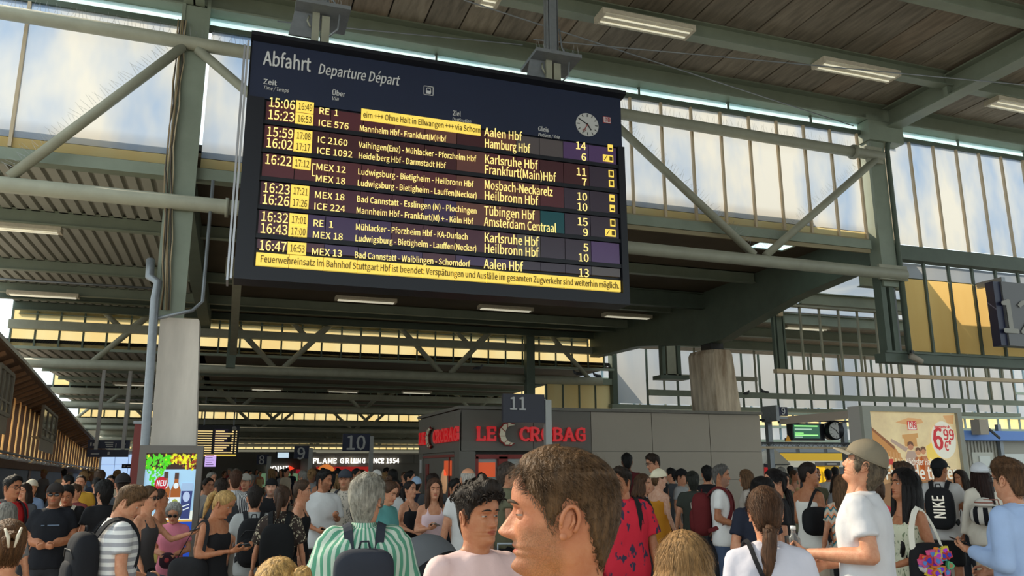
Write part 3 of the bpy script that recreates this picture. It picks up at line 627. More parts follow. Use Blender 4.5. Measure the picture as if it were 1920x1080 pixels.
light(14, 550, 148, 557, 6.14, 'tube light under the corrugated roof just above the yellow glazing at left', w=.26)
light(628, 561, 744, 566, 6.15, 'dusty tube light just below the departure board, left of two more', w=.3)
light(896, 577, 999, 582, 6.15, 'dusty tube light below the departure board, middle one of three', w=.3)
light(1131, 591, 1220, 596, 6.15, 'dusty tube light below the lower right corner of the departure board', w=.3)
light(1476, 611, 1544, 619, 5.62, 'tube light under the platform canopy behind the hanging grid', w=.3)
light(120, 723, 205, 727, 5.15, 'tube light under the second low roof, left of the drain pipe', w=.3)
light(212, 720, 280, 722, 5.15, 'tube light under the second low roof, touching the drain pipe in view', w=.3)
light(470, 729, 530, 731, 5.15, 'far tube light under the second low roof, left of its neighbours', w=.3)
light(614, 733, 672, 735, 5.15, 'far tube light under the second low roof, middle one', w=.3)
light(754, 735, 808, 737, 5.15, 'far tube light under the second low roof, nearest the sign 11', w=.3)
# stay wires under the high ceiling
for i, (a, b, lb) in enumerate((((520, 40), (980, 84), 'thin stay wire running from the first hanger across the ceiling'), ((870, 0), (1600, 236), 'thin stay wire falling steeply to the right hand column'), ((1000, 74), (1930, 160), 'thin stay wire crossing the steeper wire right of the second hanger'))):
    A = onZ(a[0], a[1], 8.7-.06*i); Bq = onZ(b[0], b[1], 8.7-.06*i)
    w_ = obj('stay_wire', MB().tube([A, A.lerp(Bq, .5), Bq], .012, 6), m_galv); tag(w_, lb, 'wire', None)
# ================================================================== SHOPS, SIGNS AND SCREENS
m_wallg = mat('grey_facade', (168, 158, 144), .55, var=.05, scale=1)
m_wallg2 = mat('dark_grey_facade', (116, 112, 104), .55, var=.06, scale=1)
m_red = mat('sign_red', (218, 38, 44), .35, emit=.12)
m_redd = mat('door_red', (140, 40, 30), .4)
m_creamy = mat('croissant_cream', (244, 232, 204), .45)
m_glow = mat('lit_sign_white', (255, 252, 244), .4, emit=.75)
m_orange = mat('lit_orange_panel', (232, 96, 52), .5, emit=.18)
m_warm = mat('warm_lamp', (255, 214, 140), .5, emit=.8)
m_shopglass = mat('shop_glass', (120, 128, 122), .12, spec=.7)
m_blue = mat('sign_blue', (42, 46, 74), .4)
m_blue2 = mat('sign_dark_blue', (52, 52, 66), .4)
m_digit = mat('sign_digit', (206, 206, 206), .5)
m_post = mat('sign_post', (176, 176, 172), .4, metal=.2)
T_ = Matrix(((1,0,0,0),(0,0,1,0),(0,1,0,0),(0,0,0,1)))
# ---- bakery kiosk
KY = 17.8; c0 = onY(863, 765, KY); kx0 = c0.x; kz = c0.z; kx1 = onY(1425, 790, KY).x; KD = KY+4.2
ks = thing('bakery_kiosk', ((kx0+kx1)/2, KY+2, 0), 'grey panelled bakery kiosk with red lettering behind the crowd', 'kiosk')
zband = onY(863, 846, KY).z
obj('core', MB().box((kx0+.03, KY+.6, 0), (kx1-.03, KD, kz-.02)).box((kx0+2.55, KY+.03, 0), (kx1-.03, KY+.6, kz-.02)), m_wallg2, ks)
obj('cornice', MB().box((kx0-.06, KY-.08, kz-.02), (kx1+.04, KD+.05, kz+.05)), mat('cornice_grey', (126, 122, 114), .6, var=.2, scale=6), ks)
xs = [kx0] + [onY(x, 800, KY).x for x in (1000, 1108, 1222, 1330)] + [kx1]
for i in range(5):
    a, b = xs[i]+.008, xs[i+1]-.008
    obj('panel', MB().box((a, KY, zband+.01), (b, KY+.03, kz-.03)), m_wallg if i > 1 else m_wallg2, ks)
    if i >= 2:
        for z0, z1 in ((.0, .62), (.63, 1.36), (1.37, zband-.0)): obj('panel', MB().box((a, KY, z0), (b, KY+.03, z1)), m_wallg, ks)
obj('corner_post', MB().box((kx0-.02, KY-.02, 0), (kx0+.36, KY+.4, zband)), m_wallg2, ks)
obj('band', MB().box((kx0-.02, KY-.02, kz-.10), (kx0+.02, KD, kz-.04)).box((kx0-.015, KY, zband), (kx0+.03, KD, kz-.04)), m_wallg2, ks)
ya = onX(790, 797, kx0).y
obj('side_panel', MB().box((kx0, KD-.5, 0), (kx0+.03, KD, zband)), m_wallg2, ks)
# side entrance
zd = zband-.12
d_ = obj('side_entrance', MB().box((kx0+.05, KY+.45, 0), (kx0+.10, KD-.5, zd)), m_shopglass, ks)
obj('door_frame', MB().box((kx0, KY+.4, zd), (kx0+.12, KD-.45, zd+.06)).box((kx0+.0, KY+.95, 0), (kx0+.08, KY+1.0, zd)).box((kx0, KD-1.1, 0), (kx0+.06, KD-.8, zd-.15)), m_redd, d_)
obj('lit_panel', MB().box((kx0+.02, KY+.8, 1.5), (kx0+.045, KY+1.5, 1.85)), m_orange, d_)
obj('round_mirror', MB().tube([(kx0+.02, KY+1.5, 1.35), (kx0+.04, KY+1.5, 1.35)], .3, 24), mat('peach_disc', (232, 176, 130), .5, emit=.15), d_)
# front shop window
f_ = obj('shop_window', MB().box((kx0+.42, KY+.12, .8), (kx0+2.5, KY+.16, zd)), m_shopglass, ks)
obj('window_frame', MB().box((kx0+.38, KY-.0, zd-.05), (kx0+2.55, KY+.12, zd+.05)).box((kx0+.36, KY, .0), (kx0+.44, KY+.12, zd)).box((kx0+.93, KY, 0), (kx0+1.14, KY+.12, zd)).box((kx0+2.42, KY, 0), (kx0+2.5, KY+.12, zd)).box((kx0+.36, KY, .75), (kx0+2.5, KY+.12, .82)), m_redd, f_)
obj('lit_panel', MB().box((kx0+.46, KY+.06, 1.48), (kx0+.86, KY+.1, 1.8)), m_orange, f_)
obj('pendant_lamp', MB().box((kx0+1.55, KY+.05, zd-.22), (kx0+2.35, KY+.1, zd-.08)), m_warm, f_)
# bakery lettering with slab serifs
SER = {'L': ((0,0,1), (.16,1,0)), 'E': ((0,0,1), (0,1,1)), 'R': ((.13,0,0), (.13,1,1), (.8,0,0)), 'B': ((0,0,1), (0,1,1)), 'A': ((.04,0,0), (.86,0,0)), 'C': (), 'O': (), 'G': (), }
def slab_word(word, x, z, h, gap, Y, root, m, depth=.05, M=None, squeeze=1.0, sk=1.0, bd=.035):
    """one object per letter: heavy letters with slab serifs"""
    for ch in word:
        me = text_mesh(ch, h/.727, bd, depth/2); xs_ = [v.co.x for v in me.vertices]; x0, x1 = min(xs_), max(xs_); w = x1-x0
        mb = MB(); mb.add([((v.co.x-x0)*squeeze, v.co.y, v.co.z) for v in me.vertices], [tuple(p.vertices) for p in me.polygons]); bpy.data.meshes.remove(me); w *= squeeze
        if ch == 'L' and sk < 1: mb.v = [(x_*1.35, y_, z_) for x_, y_, z_ in mb.v]; w *= 1.35
        sh = h*.13*sk; sw = h*.30*sk
        def ser(cx, top):
            if sk < 1 and ch in 'ILNG': return
            mb.box((cx-sw/2, (h-sh if top else 0)-.01, -depth/2), (cx+sw/2, (h if top else sh), depth/2))
        if ch in 'LERBFIHNMKP1': ser(h*.10, False); ser(h*.10, True)
        if ch in 'AHNM': ser(w-h*.08, False)
        if ch in 'A': ser(h*.08, False)
        if ch in 'RK': ser(w-h*.06, False)
        if ch in 'HNM': ser(w-h*.08, True)
        if ch in 'IT1': ser(w/2, False)
        if ch in 'LE': mb.box((w-h*.14, 0, -depth/2), (w, h*(.34 if sk == 1 else .17), depth/2))
        if ch == 'E' or ch == 'F': mb.box((w-h*.13, h*.68, -depth/2), (w, h, depth/2))
        if ch in 'CGS': mb.box((w-h*.16, h*.62, -depth/2), (w-h*.03, h, depth/2))
        o = MB(); base = Matrix.Translation((x, Y, z)) @ FACE if M is None else M @ Matrix.Translation((x, 0, z)) @ FACE
        o.join(mb, base); obj('letter', o, m, root); x += w+gap
    return x
def crescent(root, c, R, Y, M=None):
    out = []; n = 22
    for i in range(n+1):
        a = radians(55+ i*(250/n)); f = sin(pi*i/n)**.7; r1 = R*(1.0+ .05*cos(i*2.2)); out.append((c[0]+.10*R+r1*.92*cos(a), c[1]+r1*sin(a)))
    inn = []
    for i in range(n+1):
        a = radians(55+ i*(250/n)); f = sin(pi*i/n)**.7; r0 = R*(1-.52*f); inn.append((c[0]+.10*R+r0*.92*cos(a)+.06*R*f, c[1]+r0*sin(a)))
    P_ = MB(); rim = MB()
    for i in range(n):
        q = [out[i], out[i+1], inn[i+1], inn[i]]; q2 = [(c[0]+.1*R+(x-c[0]-.1*R)*1.12, c[1]+(z-c[1])*1.12) for x, z in (out[i], out[i+1])] + [inn[i+1], inn[i]]
        P_.poly(q[::-1], Y-.05, Y-.02, M=T_) if M is None else P_.poly(q[::-1], -.05, -.02, M=M @ T_)
        rim.poly(q2[::-1], Y-.03, Y+.0, M=T_) if M is None else rim.poly(q2[::-1], -.03, 0, M=M @ T_)
    o = obj('croissant_emblem', P_, m_creamy, root); obj('rim', rim, mat('emblem_red', (150, 30, 30), .5), o)
    fold = MB()
    for i in (4, 8, 12, 16, 19):
        p, q = out[i], inn[min(i+1, n)]
        if M is None: fold.bar((p[0], Y-.055, p[1]), (q[0], Y-.055, q[1]), .012, .012, up=V((0,1,0)))
        else: fold.bar(M @ V((p[0], -.055, p[1])), M @ V((q[0], -.055, q[1])), .012, .012)
    obj('folds', fold, mat('emblem_red', (150, 30, 30), .5), o)
zl = onY(895, 826, KY).z; hl = .31
x = onY(893, 826, KY).x; xe = slab_word('LE', x, zl, hl, .035, KY-.06, ks, m_red)
cc = onY(950, 814, KY); crescent(ks, (cc.x, cc.z), .245, KY-.06)
slab_word('CROBAG', onY(972, 826, KY).x, zl, hl, .022, KY-.06, ks, m_red, squeeze=.98)
# side lettering (reads along the side wall, facing left)
MS = Matrix.Translation((kx0-.06, 0, 0)) @ Matrix.Rotation(-pi/2, 4, 'Z')
ye = onX(857, 805, kx0).y; ys_ = onX(791, 805, kx0).y
LW = ys_-ye
sc = Matrix.Translation((kx0-.06, ys_, 0)) @ Matrix.Rotation(-pi/2, 4, 'Z') @ Matrix.Diagonal((LW/2.42, 1, 1, 1))
slab_word('LE', 0.0, zl, hl, .03, 0, ks, m_red, M=sc); crescent(ks, (.82, zl+.15), .24, 0, M=sc); slab_word('CROBAG', 1.06, zl, hl, .02, 0, ks, m_red, M=sc, squeeze=.93)
obj('notice', MB().box((kx0-.012, KD-.35, 1.55), (kx0, KD-.15, 1.9)), m_white_t, ks)

# ---- burger restaurant front far back
FY = 50
a = onY(585, 852, FY); b = onY(800, 852, FY)
fr_ = thing('burger_restaurant', ((a.x+b.x)/2, FY, 0), 'grey restaurant front with white glowing grill slogan far behind the crowd', 'shop')
obj('wall', MB().box((a.x-.2, FY+.1, 0), (b.x+3, FY+5.5, a.z)), m_wallg2, fr_)
nx = 6
for i in range(nx): obj('panel', MB().box((a.x-.2+i*1.6, FY, 1.95), (a.x-.2+i*1.6+1.58, FY+.1, a.z)), m_wallg2, fr_)
obj('cornice', MB().box((a.x-.3, FY-.1, a.z), (b.x+3, FY+5.5, a.z+.08)), m_wallg, fr_)
obj('lit_opening', MB().box((a.x+.3, FY+.0, .6), (a.x+3.6, FY+.09, 1.75)), mat('shop_red', (170, 36, 30), .5, emit=.25), fr_)
obj('round_sign', MB().tube([(onY(610, 905, FY).x, FY-.1, 1.35), (onY(610, 905, FY).x, FY-.05, 1.35)], .55, 24), mat('round_orange', (226, 134, 66), .5, emit=.3), fr_)
zt_ = onY(590, 869, FY).z; xx = onY(587, 868, FY).x; xw = onY(749, 868, FY).x
s0 = len(fr_.children)
end = slab_word('FLAME', xx, zt_, .30, .06, FY-.08, fr_, m_glow, sk=.62, bd=.012); end = slab_word('GRILLING', end+.14, zt_, .30, .10, FY-.08, fr_, m_glow, sk=.62, bd=.012); end = slab_word('SINCE', end+.14, zt_, .30, .06, FY-.08, fr_, m_glow, sk=.62, bd=.012); end = slab_word('1954', end+.14, zt_, .30, .05, FY-.08, fr_, m_glow, sk=.62, bd=.012)
kf = (xw-xx)/(end-xx)
for ch in list(fr_.children)[s0:]:
    if ch.name.startswith('letter'): ch.data.transform(Matrix.Translation((xx, 0, 0)) @ Matrix.Diagonal((kf, 1, 1, 1)) @ Matrix.Translation((-xx, 0, 0)))
# ---- second shop: POINT
PY = 56; a = onY(470, 866, PY); b = onY(575, 866, PY)
ps = thing('point_shop', ((a.x+b.x)/2, PY, 0), 'dim shop front with white outlined sign and red arrow beside platform sign 9', 'shop')
zt2 = onY(500, 862, PY).z
obj('wall', MB().box((a.x-6, PY+.1, 0), (b.x+.6, PY+3, zt2+.5)), m_wallg2, ps)
obj('lit_window', MB().box((onY(478, 900, PY).x, PY, .5), (onY(518, 900, PY).x, PY+.09, 1.35)), mat('green_window', (122, 158, 120), .4, emit=.22), ps)
obj('lit_window', MB().box((onY(526, 900, PY).x, PY, .5), (onY(558, 900, PY).x, PY+.09, 1.35)), mat('green_window', (122, 158, 120), .4), ps)
p = onY(500, 884, PY); text('POINT', (p.x, PY-.05, p.z), .48, m_glow, ps, bold=.03, width=onY(540, 884, PY).x-p.x)
q = onY(541, 878, PY); obj('arrow', MB().poly([(q.x, q.z-.2), (q.x+.38, q.z), (q.x, q.z+.2)], PY-.08, PY-.04, M=T_), mat('arrow_red', (232, 66, 40), .5, emit=.5), ps)
obj('red_banner', MB().box((onY(554, 890, PY).x, PY-.3, onY(554, 888, PY).z), (onY(576, 890, PY).x, PY-.2, onY(554, 880, PY).z)), mat('banner_red', (196, 46, 58), .5, emit=.15), ps)
# poster and hanging screens between the signs
q0 = onY(521, 847, 52); q1 = onY(541, 860, 52); o = thing('hanging_screen', (q0.x, 52, q1.z), 'small lit info screen hanging left of platform sign 9', 'screen', 'small hanging screens')
obj('case', MB().box((q0.x-.1, 52, q1.z), (q1.x+.9, 52.3, q0.z)), m_dark, o); obj('display', MB().box((q0.x, 51.97, q1.z+.05), (q1.x, 52, q0.z-.05)), mat('pale_screen', (186, 206, 218), .3, emit=.5), o)
q0 = onY(385, 853, 40); q1 = onY(404, 875, 40); o = thing('hanging_screen', (q0.x, 40, q1.z), 'purple lit info screen hanging under the far departure board', 'screen', 'small hanging screens')
obj('case', MB().box((q0.x-.04, 40, q1.z-.04), (q1.x+.04, 40.2, q0.z)), m_dark, o); obj('display', MB().box((q0.x, 39.97, q1.z), (q1.x, 40, q0.z)), mat('purple_screen', (176, 150, 206), .3, emit=.6), o)
ln = MB()
for k in range(5): ln.box((q0.x+.04, 39.95, q1.z+.08+.1*k), (q1.x-.1-.05*(k % 2), 39.97, q1.z+.11+.1*k))
obj('text_lines', ln, mat('screen_ink', (90, 66, 130), .4), o)['kind'] = 'stuff'
obj('hanger_bars', MB().box((q0.x+.1, 40.05, q0.z-.02), (q0.x+.14, 40.1, q0.z+.05)).box((q1.x-.14, 40.05, q0.z-.02), (q1.x-.1, 40.1, q0.z+.05)), m_galv, o)
# ---- far departure board
q0 = onY(368, 800, 40); q1 = onY(446, 853, 40)
fb = thing('departure_board', ((q0.x+q1.x)/2, 40, q1.z), 'small far departure board with yellow rows right of the pale pillar', 'departure board')
obj('housing', MB().box((q0.x-.1, 40, q1.z), (q1.x, 40.3, q0.z+.08)), m_navy2, fb)
m_col = mat('far_lcd', (236, 206, 140), .4, emit=.45)
for k in range(11):
    z = q0.z-.22-.108*k; r = MB()
    if k == 10: r.box((q0.x, 39.97, z-.03), (q1.x-.08, 39.99, z+.05)); obj('message_row', r, m_lcdbar, fb); break
    r.box((q0.x, 39.97, z), (q0.x+.72, 39.99, z+.045)); r.box((q0.x+.85, 39.97, z), (q0.x+1.25+.12*((k*7) % 4), 39.99, z+.05)); r.box((q1.x-.32, 39.97, z), (q1.x-.24, 39.99, z+.05)); r.box((q1.x-.16, 39.97, z), (q1.x-.1, 39.99, z+.05))
    obj('row', r, m_col, fb)['kind'] = 'stuff'
obj('purple_field', MB().box((q0.x+.8, 39.985, q1.z+.15), (q0.x+1.4, 39.995, q0.z-.1)), mat('far_purple', (74, 58, 104), .4), fb)
p = V((q1.x-.24, 39.99, q0.z-.06)); obj('clock_face', MB().tube([(p.x, 39.97, p.z), (p.x, 39.99, p.z)], .1, 16), mat('clock_white', (196, 196, 194)), fb)
obj('hanger_bars', MB().box((q0.x+.3, 40.1, q0.z), (q0.x+.36, 40.16, 5.1)).box((q1.x-.3, 40.1, q0.z), (q1.x-.24, 40.16, 5.1)), m_galv, fb)
# ---- platform signs 5 .. 11
def psign(num, x0, y0, x1, y1, Y, xp, digit_x, dh, label, m=m_blue, grp=True, topy=None):
    a = onY(x0, y0, Y); b = onY(x1, y1, Y); s = thing('platform_sign', (onY(xp, y0, Y).x, Y, 0), label, 'platform sign', 'platform number signs' if grp else None)
    obj('panel', MB().box((a.x, Y-.05, b.z), (b.x, Y+.05, a.z)), m, s)
    xp_ = onY(xp, y0, Y).x; w = .07*max(1, Y/30)
    obj('post', MB().box((xp_-w, Y-w, 0), (xp_+w, Y+w, a.z if topy is None else onY(xp, topy, Y).z)), m_post, s)
    p = onY(digit_x, y0, Y); H_ = dh/1500*Y*1.03
    text(num, (p.x, Y-.07, a.z-(a.z-b.z)*.12-H_), H_/.727, m_digit, s, bold=.018)
    return s
psign('11', 942, 738, 1020, 793, 16.4, 1026, 952, 24, 'platform sign 11 on its grey post in front of the bakery kiosk', m_blue2, topy=750)
psign('10', 643, 813, 693, 846, 31, 697, 648, 24, 'platform sign 10 on a grey post, right of sign 9', topy=818)
psign('9', 552, 836, 579, 860, 41, 583, 557, 20, 'platform sign 9 above a small pale screen, between signs 8 and 10', topy=840)
psign('8', 482, 852, 503, 871, 50, 505, 485, 14, 'platform sign 8 left of the white shop sign', topy=856)
psign('7', 438, 862, 456, 878, 60, 458, 441, 11, 'platform sign 7 between signs 6 and 8', topy=865)
psign('6', 404, 864, 420, 884, 70, 422, 407, 11, 'platform sign 6 right of the purple screen', topy=868)
psign('5', 382, 873, 396, 890, 78, 398, 384, 10, 'platform sign 5 below the purple screen', topy=876)
# ---- blue direction signs at left
def dsign(x0, y0, x1, y1, Y, label, words, hang=True):
    a = onY(x0, y0, Y); b = onY(x1, y1, Y); s = thing('direction_sign', ((a.x+b.x)/2, Y, b.z), label, 'sign', 'blue hanging direction signs')
    obj('panel', MB().box((a.x, Y-.06, b.z), (b.x, Y+.06, a.z)), m_blue, s)
    for fx, fz, w, h in words:
        x = a.x+(b.x-a.x)*fx; z = b.z+(a.z-b.z)*fz
        obj('printed_line', MB().box((x, Y-.075, z), (x+(b.x-a.x)*w, Y-.055, z+(a.z-b.z)*h)), m_white_t, s)
    if hang:
        for fx in (.2, .85): x = a.x+(b.x-a.x)*fx; obj('hanger_bar', MB().box((x-.05, Y-.05, a.z), (x+.05, Y+.05, 5.22)), m_white_t, s)
    return s
dsign(166, 825, 243, 841, 30, 'upper blue direction sign with white lines and hanger bars at left', [(.06, .3, .03, .4), (.12, .3, .04, .3), (.4, .65, .2, .12), (.42, .4, .18, .12), (.44, .18, .16, .12), (.66, .1, .02, .5), (.8, .4, .1, .2)])
dsign(164, 843, 240, 857, 29.8, 'lower blue direction sign just beneath another at left', [(.1, .35, .2, .15), (.5, .3, .05, .4)])
dsign(229, 870, 262, 878, 56, 'far small blue sign on the light blue glass end wall', [(.1, .3, .1, .4), (.3, .3, .2, .3), (.7, .3, .2, .3)], False)
# end wall of pale blue glass and a red post
ew = struct('wall_back', MB().box((-30, 90, 0), (60, 90.3, 6.5)), mat('hall_end', (120, 112, 96), .8), 'dim end wall far down the concourse')
a = onY(190, 858, 58); b = onY(262, 905, 58); gw = setting('window_11', (a.x, 58, 0), 'light blue glazed end wall at left behind the blue signs')
mgl = mat('blue_glass_end', (168, 196, 232), .3, emit=.5)
for i in range(3):
    for j in range(4): struct('pane', MB().box((a.x+(b.x-a.x)*i/3+.03, 58, .0+.65*j), (a.x+(b.x-a.x)*(i+1)/3-.03, 58.05, .62+.65*j)), mgl, parent=gw)
struct('frame', MB().box((a.x-.1, 58.06, 0), (b.x+.1, 58.1, 2.8)), m_white_t, parent=gw)
a = onY(262, 795, 13); o = thing('red_post', (a.x, 13, 0), 'dark red post between the drain pipe and the blue signs', 'post'); obj('shaft', MB().box((a.x-.06, 12.94, 0), (a.x+.06, 13.06, a.z)), mat('dark_red_paint', (110, 44, 40), .5), o)
obj('cap', MB().box((a.x-.08, 12.92, a.z), (a.x+.08, 13.08, a.z+.04)), m_galv, o)

# ---- drinks poster screen
AY = 11.7; a = onY(263, 835, AY); b = onY(382, 835, AY); zt_ = a.z
ad = thing('poster_screen', ((a.x+b.x)/2, AY+.2, 0), 'tall grey poster case showing two bottles under leaves, in front of the pale pillar', 'poster case')
m_case = mat('poster_case', (112, 106, 100), .45)
obj('case', MB().box((a.x, AY+.02, .05), (b.x, AY+.35, zt_)).box((a.x+.1, AY+.05, 0), (b.x-.1, AY+.3, .05)), m_case, ad)
s0 = onY(275, 850, AY); s1 = onY(370, 850, AY); zb_ = .42; zt2 = s0.z
obj('frame', MB().box((a.x, AY-.02, .05), (s0.x, AY+.02, zt_)).box((s1.x, AY-.02, .05), (b.x, AY+.02, zt_)).box((s0.x, AY-.02, zt2), (s1.x, AY+.02, zt_)).box((s0.x, AY-.02, .05), (s1.x, AY+.02, zb_)), m_case, ad)
def em(n, c, e=.34): return mat(n, c, .5, emit=e)
sw = s1.x-s0.x; shh = zt2-zb_
def S(u, v, k=0): return (s0.x+sw*u, AY+.012-.0015*k, zb_+shh*v)
def prnt(name, pts, k, m, parent): # flat print on the lit screen
    o = MB(); P_ = [S(u, v, k) for u, v in pts]; o.add(P_, [tuple(range(len(P_)))]); return obj(name, o, m, parent)
scn = prnt('screen', [(0,0), (1,0), (1,1), (0,1)], 0, em('poster_sky', (158, 196, 222), .32), ad)
prnt('dark_wall', [(0,.86), (1,.86), (1,1), (0,1)], 1, em('poster_dark', (56, 34, 26), .3), scn)
prnt('blue_band', [(0,.0), (1,.0), (1,.405), (0,.405)], 1, em('poster_blue', (34, 70, 170)), scn)
prnt('gold_band', [(0,.405), (1,.405), (1,.42), (0,.42)], 1, em('poster_gold', (214, 160, 60)), scn)
prnt('white_band', [(0,.42), (1,.42), (1,.50), (0,.46)], 1, em('poster_white', (226, 232, 220)), scn)
lv = [MB(), MB(), MB()]
for i in range(300):
    u = rnd.random(); hang = .10+.16*exp(-((u-.2)/.14)**2)+.03*sin(u*9); v = 1-rnd.random()*hang-.01
    r = rnd.uniform(.012, .024); an = rnd.uniform(0, 6.28); P_ = []
    for k in range(5): t = an+k*1.2566; P_.append(S(min(max(u+r*1.5*cos(t)*(1 if k % 2 else .8), 0), 1), min(v+r*.8*sin(t), 1), 2+i % 3))
    c = 0 if u < .48 else (1 if rnd.random() < .6 else 2)
    if rnd.random() < .12: c = 1
    lv[c].add(P_, [(0,1,2,3,4)])
for c, nm, cc in zip(lv, ('poster_green', 'poster_lime', 'poster_russet'), ((84, 190, 44), (204, 204, 50), (140, 60, 40))): obj('printed_leaves', c, em(nm, cc), scn)['kind'] = 'stuff'
def bottle(u, w, v0, v1, lab):
    H = v1-v0; hw = w/2
    prnt('bottle', [(u-hw, v0), (u+hw, v0), (u+hw, v0+H*.60), (u+hw*.42, v0+H*.76), (u+hw*.36, v1), (u-hw*.36, v1), (u-hw*.42, v0+H*.76), (u-hw, v0+H*.60)], 6, em('bottle_amber', (150, 84, 36)), scn)
    prnt('bottle_cap', [(u-hw*.42, v1-H*.14), (u+hw*.42, v1-H*.14), (u+hw*.4, v1), (u-hw*.4, v1)], 7, em('bottle_cap', (70, 50, 40), .4), scn)
    el = lambda cu, cv, ru, rv: [(cu+ru*cos(t*.3307), cv+rv*sin(t*.3307)) for t in range(19)]
    prnt('neck_label', el(u, v0+H*.70, hw*.5, H*.07), 8, em('label_white', (210, 220, 224)), scn)
    prnt('label', [(u-hw, v0+H*.06), (u+hw, v0+H*.06), (u+hw, v0+H*.44), (u-hw, v0+H*.44)], 8, em('label_white', (210, 220, 224)), scn)
    prnt('emblem', el(u, v0+H*.25, hw*.75, H*.15), 9, em('emb'+lab, (84, 110, 160) if lab == 'a' else (150, 160, 70)), scn)
    prnt('emblem_core', el(u, v0+H*.25, hw*.45, H*.09), 10, em('emc'+lab, (214, 214, 190) if lab == 'a' else (232, 214, 90)), scn)
bottle(.42, .20, .44, .84, 'a'); bottle(.63, .20, .45, .83, 'b')
prnt('glass', [(.76, .43), (.94, .43), (.97, .72), (.74, .72)], 6, em('glass_blue', (52, 62, 112)), scn); prnt('glass_foam', [(.745, .67), (.965, .67), (.97, .74), (.74, .74)], 7, em('glass_foam', (150, 176, 206)), scn)
prnt('emblem', [(.85+.07*cos(t*.35), .62+.045*sin(t*.35)) for t in range(18)], 8, em('glass_emb', (170, 186, 214)), scn); prnt('printed_line', [(.78, .53), (.92, .55), (.92, .56), (.78, .54)], 8, em('label_white', (210, 220, 224)), scn); prnt('printed_line', [(.80, .50), (.92, .52), (.92, .53), (.80, .51)], 8, em('label_white', (210, 220, 224)), scn)
prnt('red_seal', [(.33+.12*cos(t*.2618)*(1+.06*(t % 2)), .735+.06*sin(t*.2618)*(1+.06*(t % 2))) for t in range(24)], 11, em('seal_red', (176, 26, 44), .3), scn)
text('NEU', (S(.245, .715)[0], AY-.012, S(0, .715)[2]), .10, em('label_white', (210, 220, 224)), scn, bold=.03, width=sw*.18)
# ================================================================== LEFT BUILDING WITH GALLERY
m_wood = mat('dark_stained_wood', (92, 66, 48), .7, var=.3, scale=3, stretch=(3, 3, .5))
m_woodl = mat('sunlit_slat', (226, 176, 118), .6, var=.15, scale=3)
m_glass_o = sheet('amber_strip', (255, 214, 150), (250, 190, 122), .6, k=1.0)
m_eave = mat('eave_board', (108, 78, 56), .7, var=.25, scale=4)
m_base = mat('blue_grey_wall', (118, 124, 134), .6, var=.12, scale=.7)
m_fasc = mat('white_fascia', (226, 232, 236), .5)
pts = [(-70, 628, 851, 15.5), (0, 687, 858, 19.5), (30, 713, 863, 22.5), (60, 739, 868, 26.5), (95, 770, 873, 32), (125, 797, 877, 38.5), (155, 824, 881, 48), (190, 850, 883, 58)]
top = [at(x, y, d) for x, y, _, d in pts]; bot = [at(x, y, d) for x, _, y, d in pts]
for p, q in zip(top, bot): q.x, q.y = p.x, p.y; q.z = max(q.z, 1.55)
gb = thing('gallery_building', (top[2].x-2, top[2].y, 0), 'curved dark wooden gallery building with eaves along the left side of the hall', 'building')
out = []
for i in range(len(top)):
    t = (top[min(i+1, len(top)-1)]-top[max(i-1, 0)]); t.z = 0; t.normalize(); out.append(V((t.y, -t.x, 0)))   # towards the hall
def along(i, f, k=0, z=0): # point on the wall line, k metres out of the wall, z absolute fraction bot..top
    a = top[i].lerp(top[i+1], f); b = bot[i].lerp(bot[i+1], f); n = out[i].lerp(out[i+1], f); p = b.lerp(a, z); return p+n*k
N_ = len(top)-1
lowm = MB(); lowm.grid([[V((bot[i].x, bot[i].y, 0))+out[i]*.0 for i in range(N_+1)], [bot[i] for i in range(N_+1)]], smooth=False); obj('base_wall', lowm, m_base, gb)
fs = MB(); fs.grid([[bot[i]+out[i]*k+V((0,0,dz)) for i in range(N_+1)] for k, dz in ((-.35, .0), (.12, .0), (.12, -.22), (0, -.22))], smooth=False); obj('gallery_floor', fs, m_eave, gb)
ev = MB(); ev.grid([[top[i]+out[i]*k+V((0,0,dz)) for i in range(N_+1)] for k, dz in ((-.5, -.5), (.55, .0), (.55, .07), (-.5, .1))], smooth=False); obj('eave', ev, m_eave, gb)
fa = MB(); fa.grid([[top[i]+out[i]*k+V((0,0,dz)) for i in range(N_+1)] for k, dz in ((.5, .07), (.42, .30), (.36, .30), (.3, .07))], smooth=False); obj('bright_fascia', fa, m_fasc, gb)
m_raft = mat('rafter_wood', (150, 112, 82), .7)
for i in range(N_):
    n = max(2, int((top[i+1]-top[i]).length/1.1))
    for j in range(n):
        f = (j+.5)/n; a = along(i, f, .5, 1); b = along(i, f, -.4, 1)-V((0,0,.42)); obj('rafter', MB().bar(a-V((0,0,.06)), b-V((0,0,.06)), .14, .10), m_raft, gb)
# translucent amber strips added to glow like sunlit slats, wider and sparser near
for i in range(N_):
    n = max(2, int((top[i+1]-top[i]).length/(1.15 if i < 5 else 1.4)))
    for j in range(n):
        def q(f, z, dz=0): return along(i, min(f, 1), -.3, z)+V((0, 0, dz))
        f0, f1, f2 = j/n, (j+.70)/n, (j+1)/n
        if i == 4: f1 = (j+.8)/n
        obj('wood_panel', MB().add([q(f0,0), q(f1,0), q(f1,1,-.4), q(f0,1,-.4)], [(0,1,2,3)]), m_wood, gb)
        obj('jamb', MB().add([q(f2,0), q(f2,0)+out[i]*.2, q(f2,1,-.4)+out[i]*.2, q(f2,1,-.4)], [(0,1,2,3)]), m_wood, gb); obj('sunlit_strip', MB().add([q(f1,0)+out[i]*.2, q(f2,0)+out[i]*.2, q(f2,1,-.4)+out[i]*.2, q(f1,1,-.4)+out[i]*.2], [(0,1,2,3)]), m_glass_o, gb)
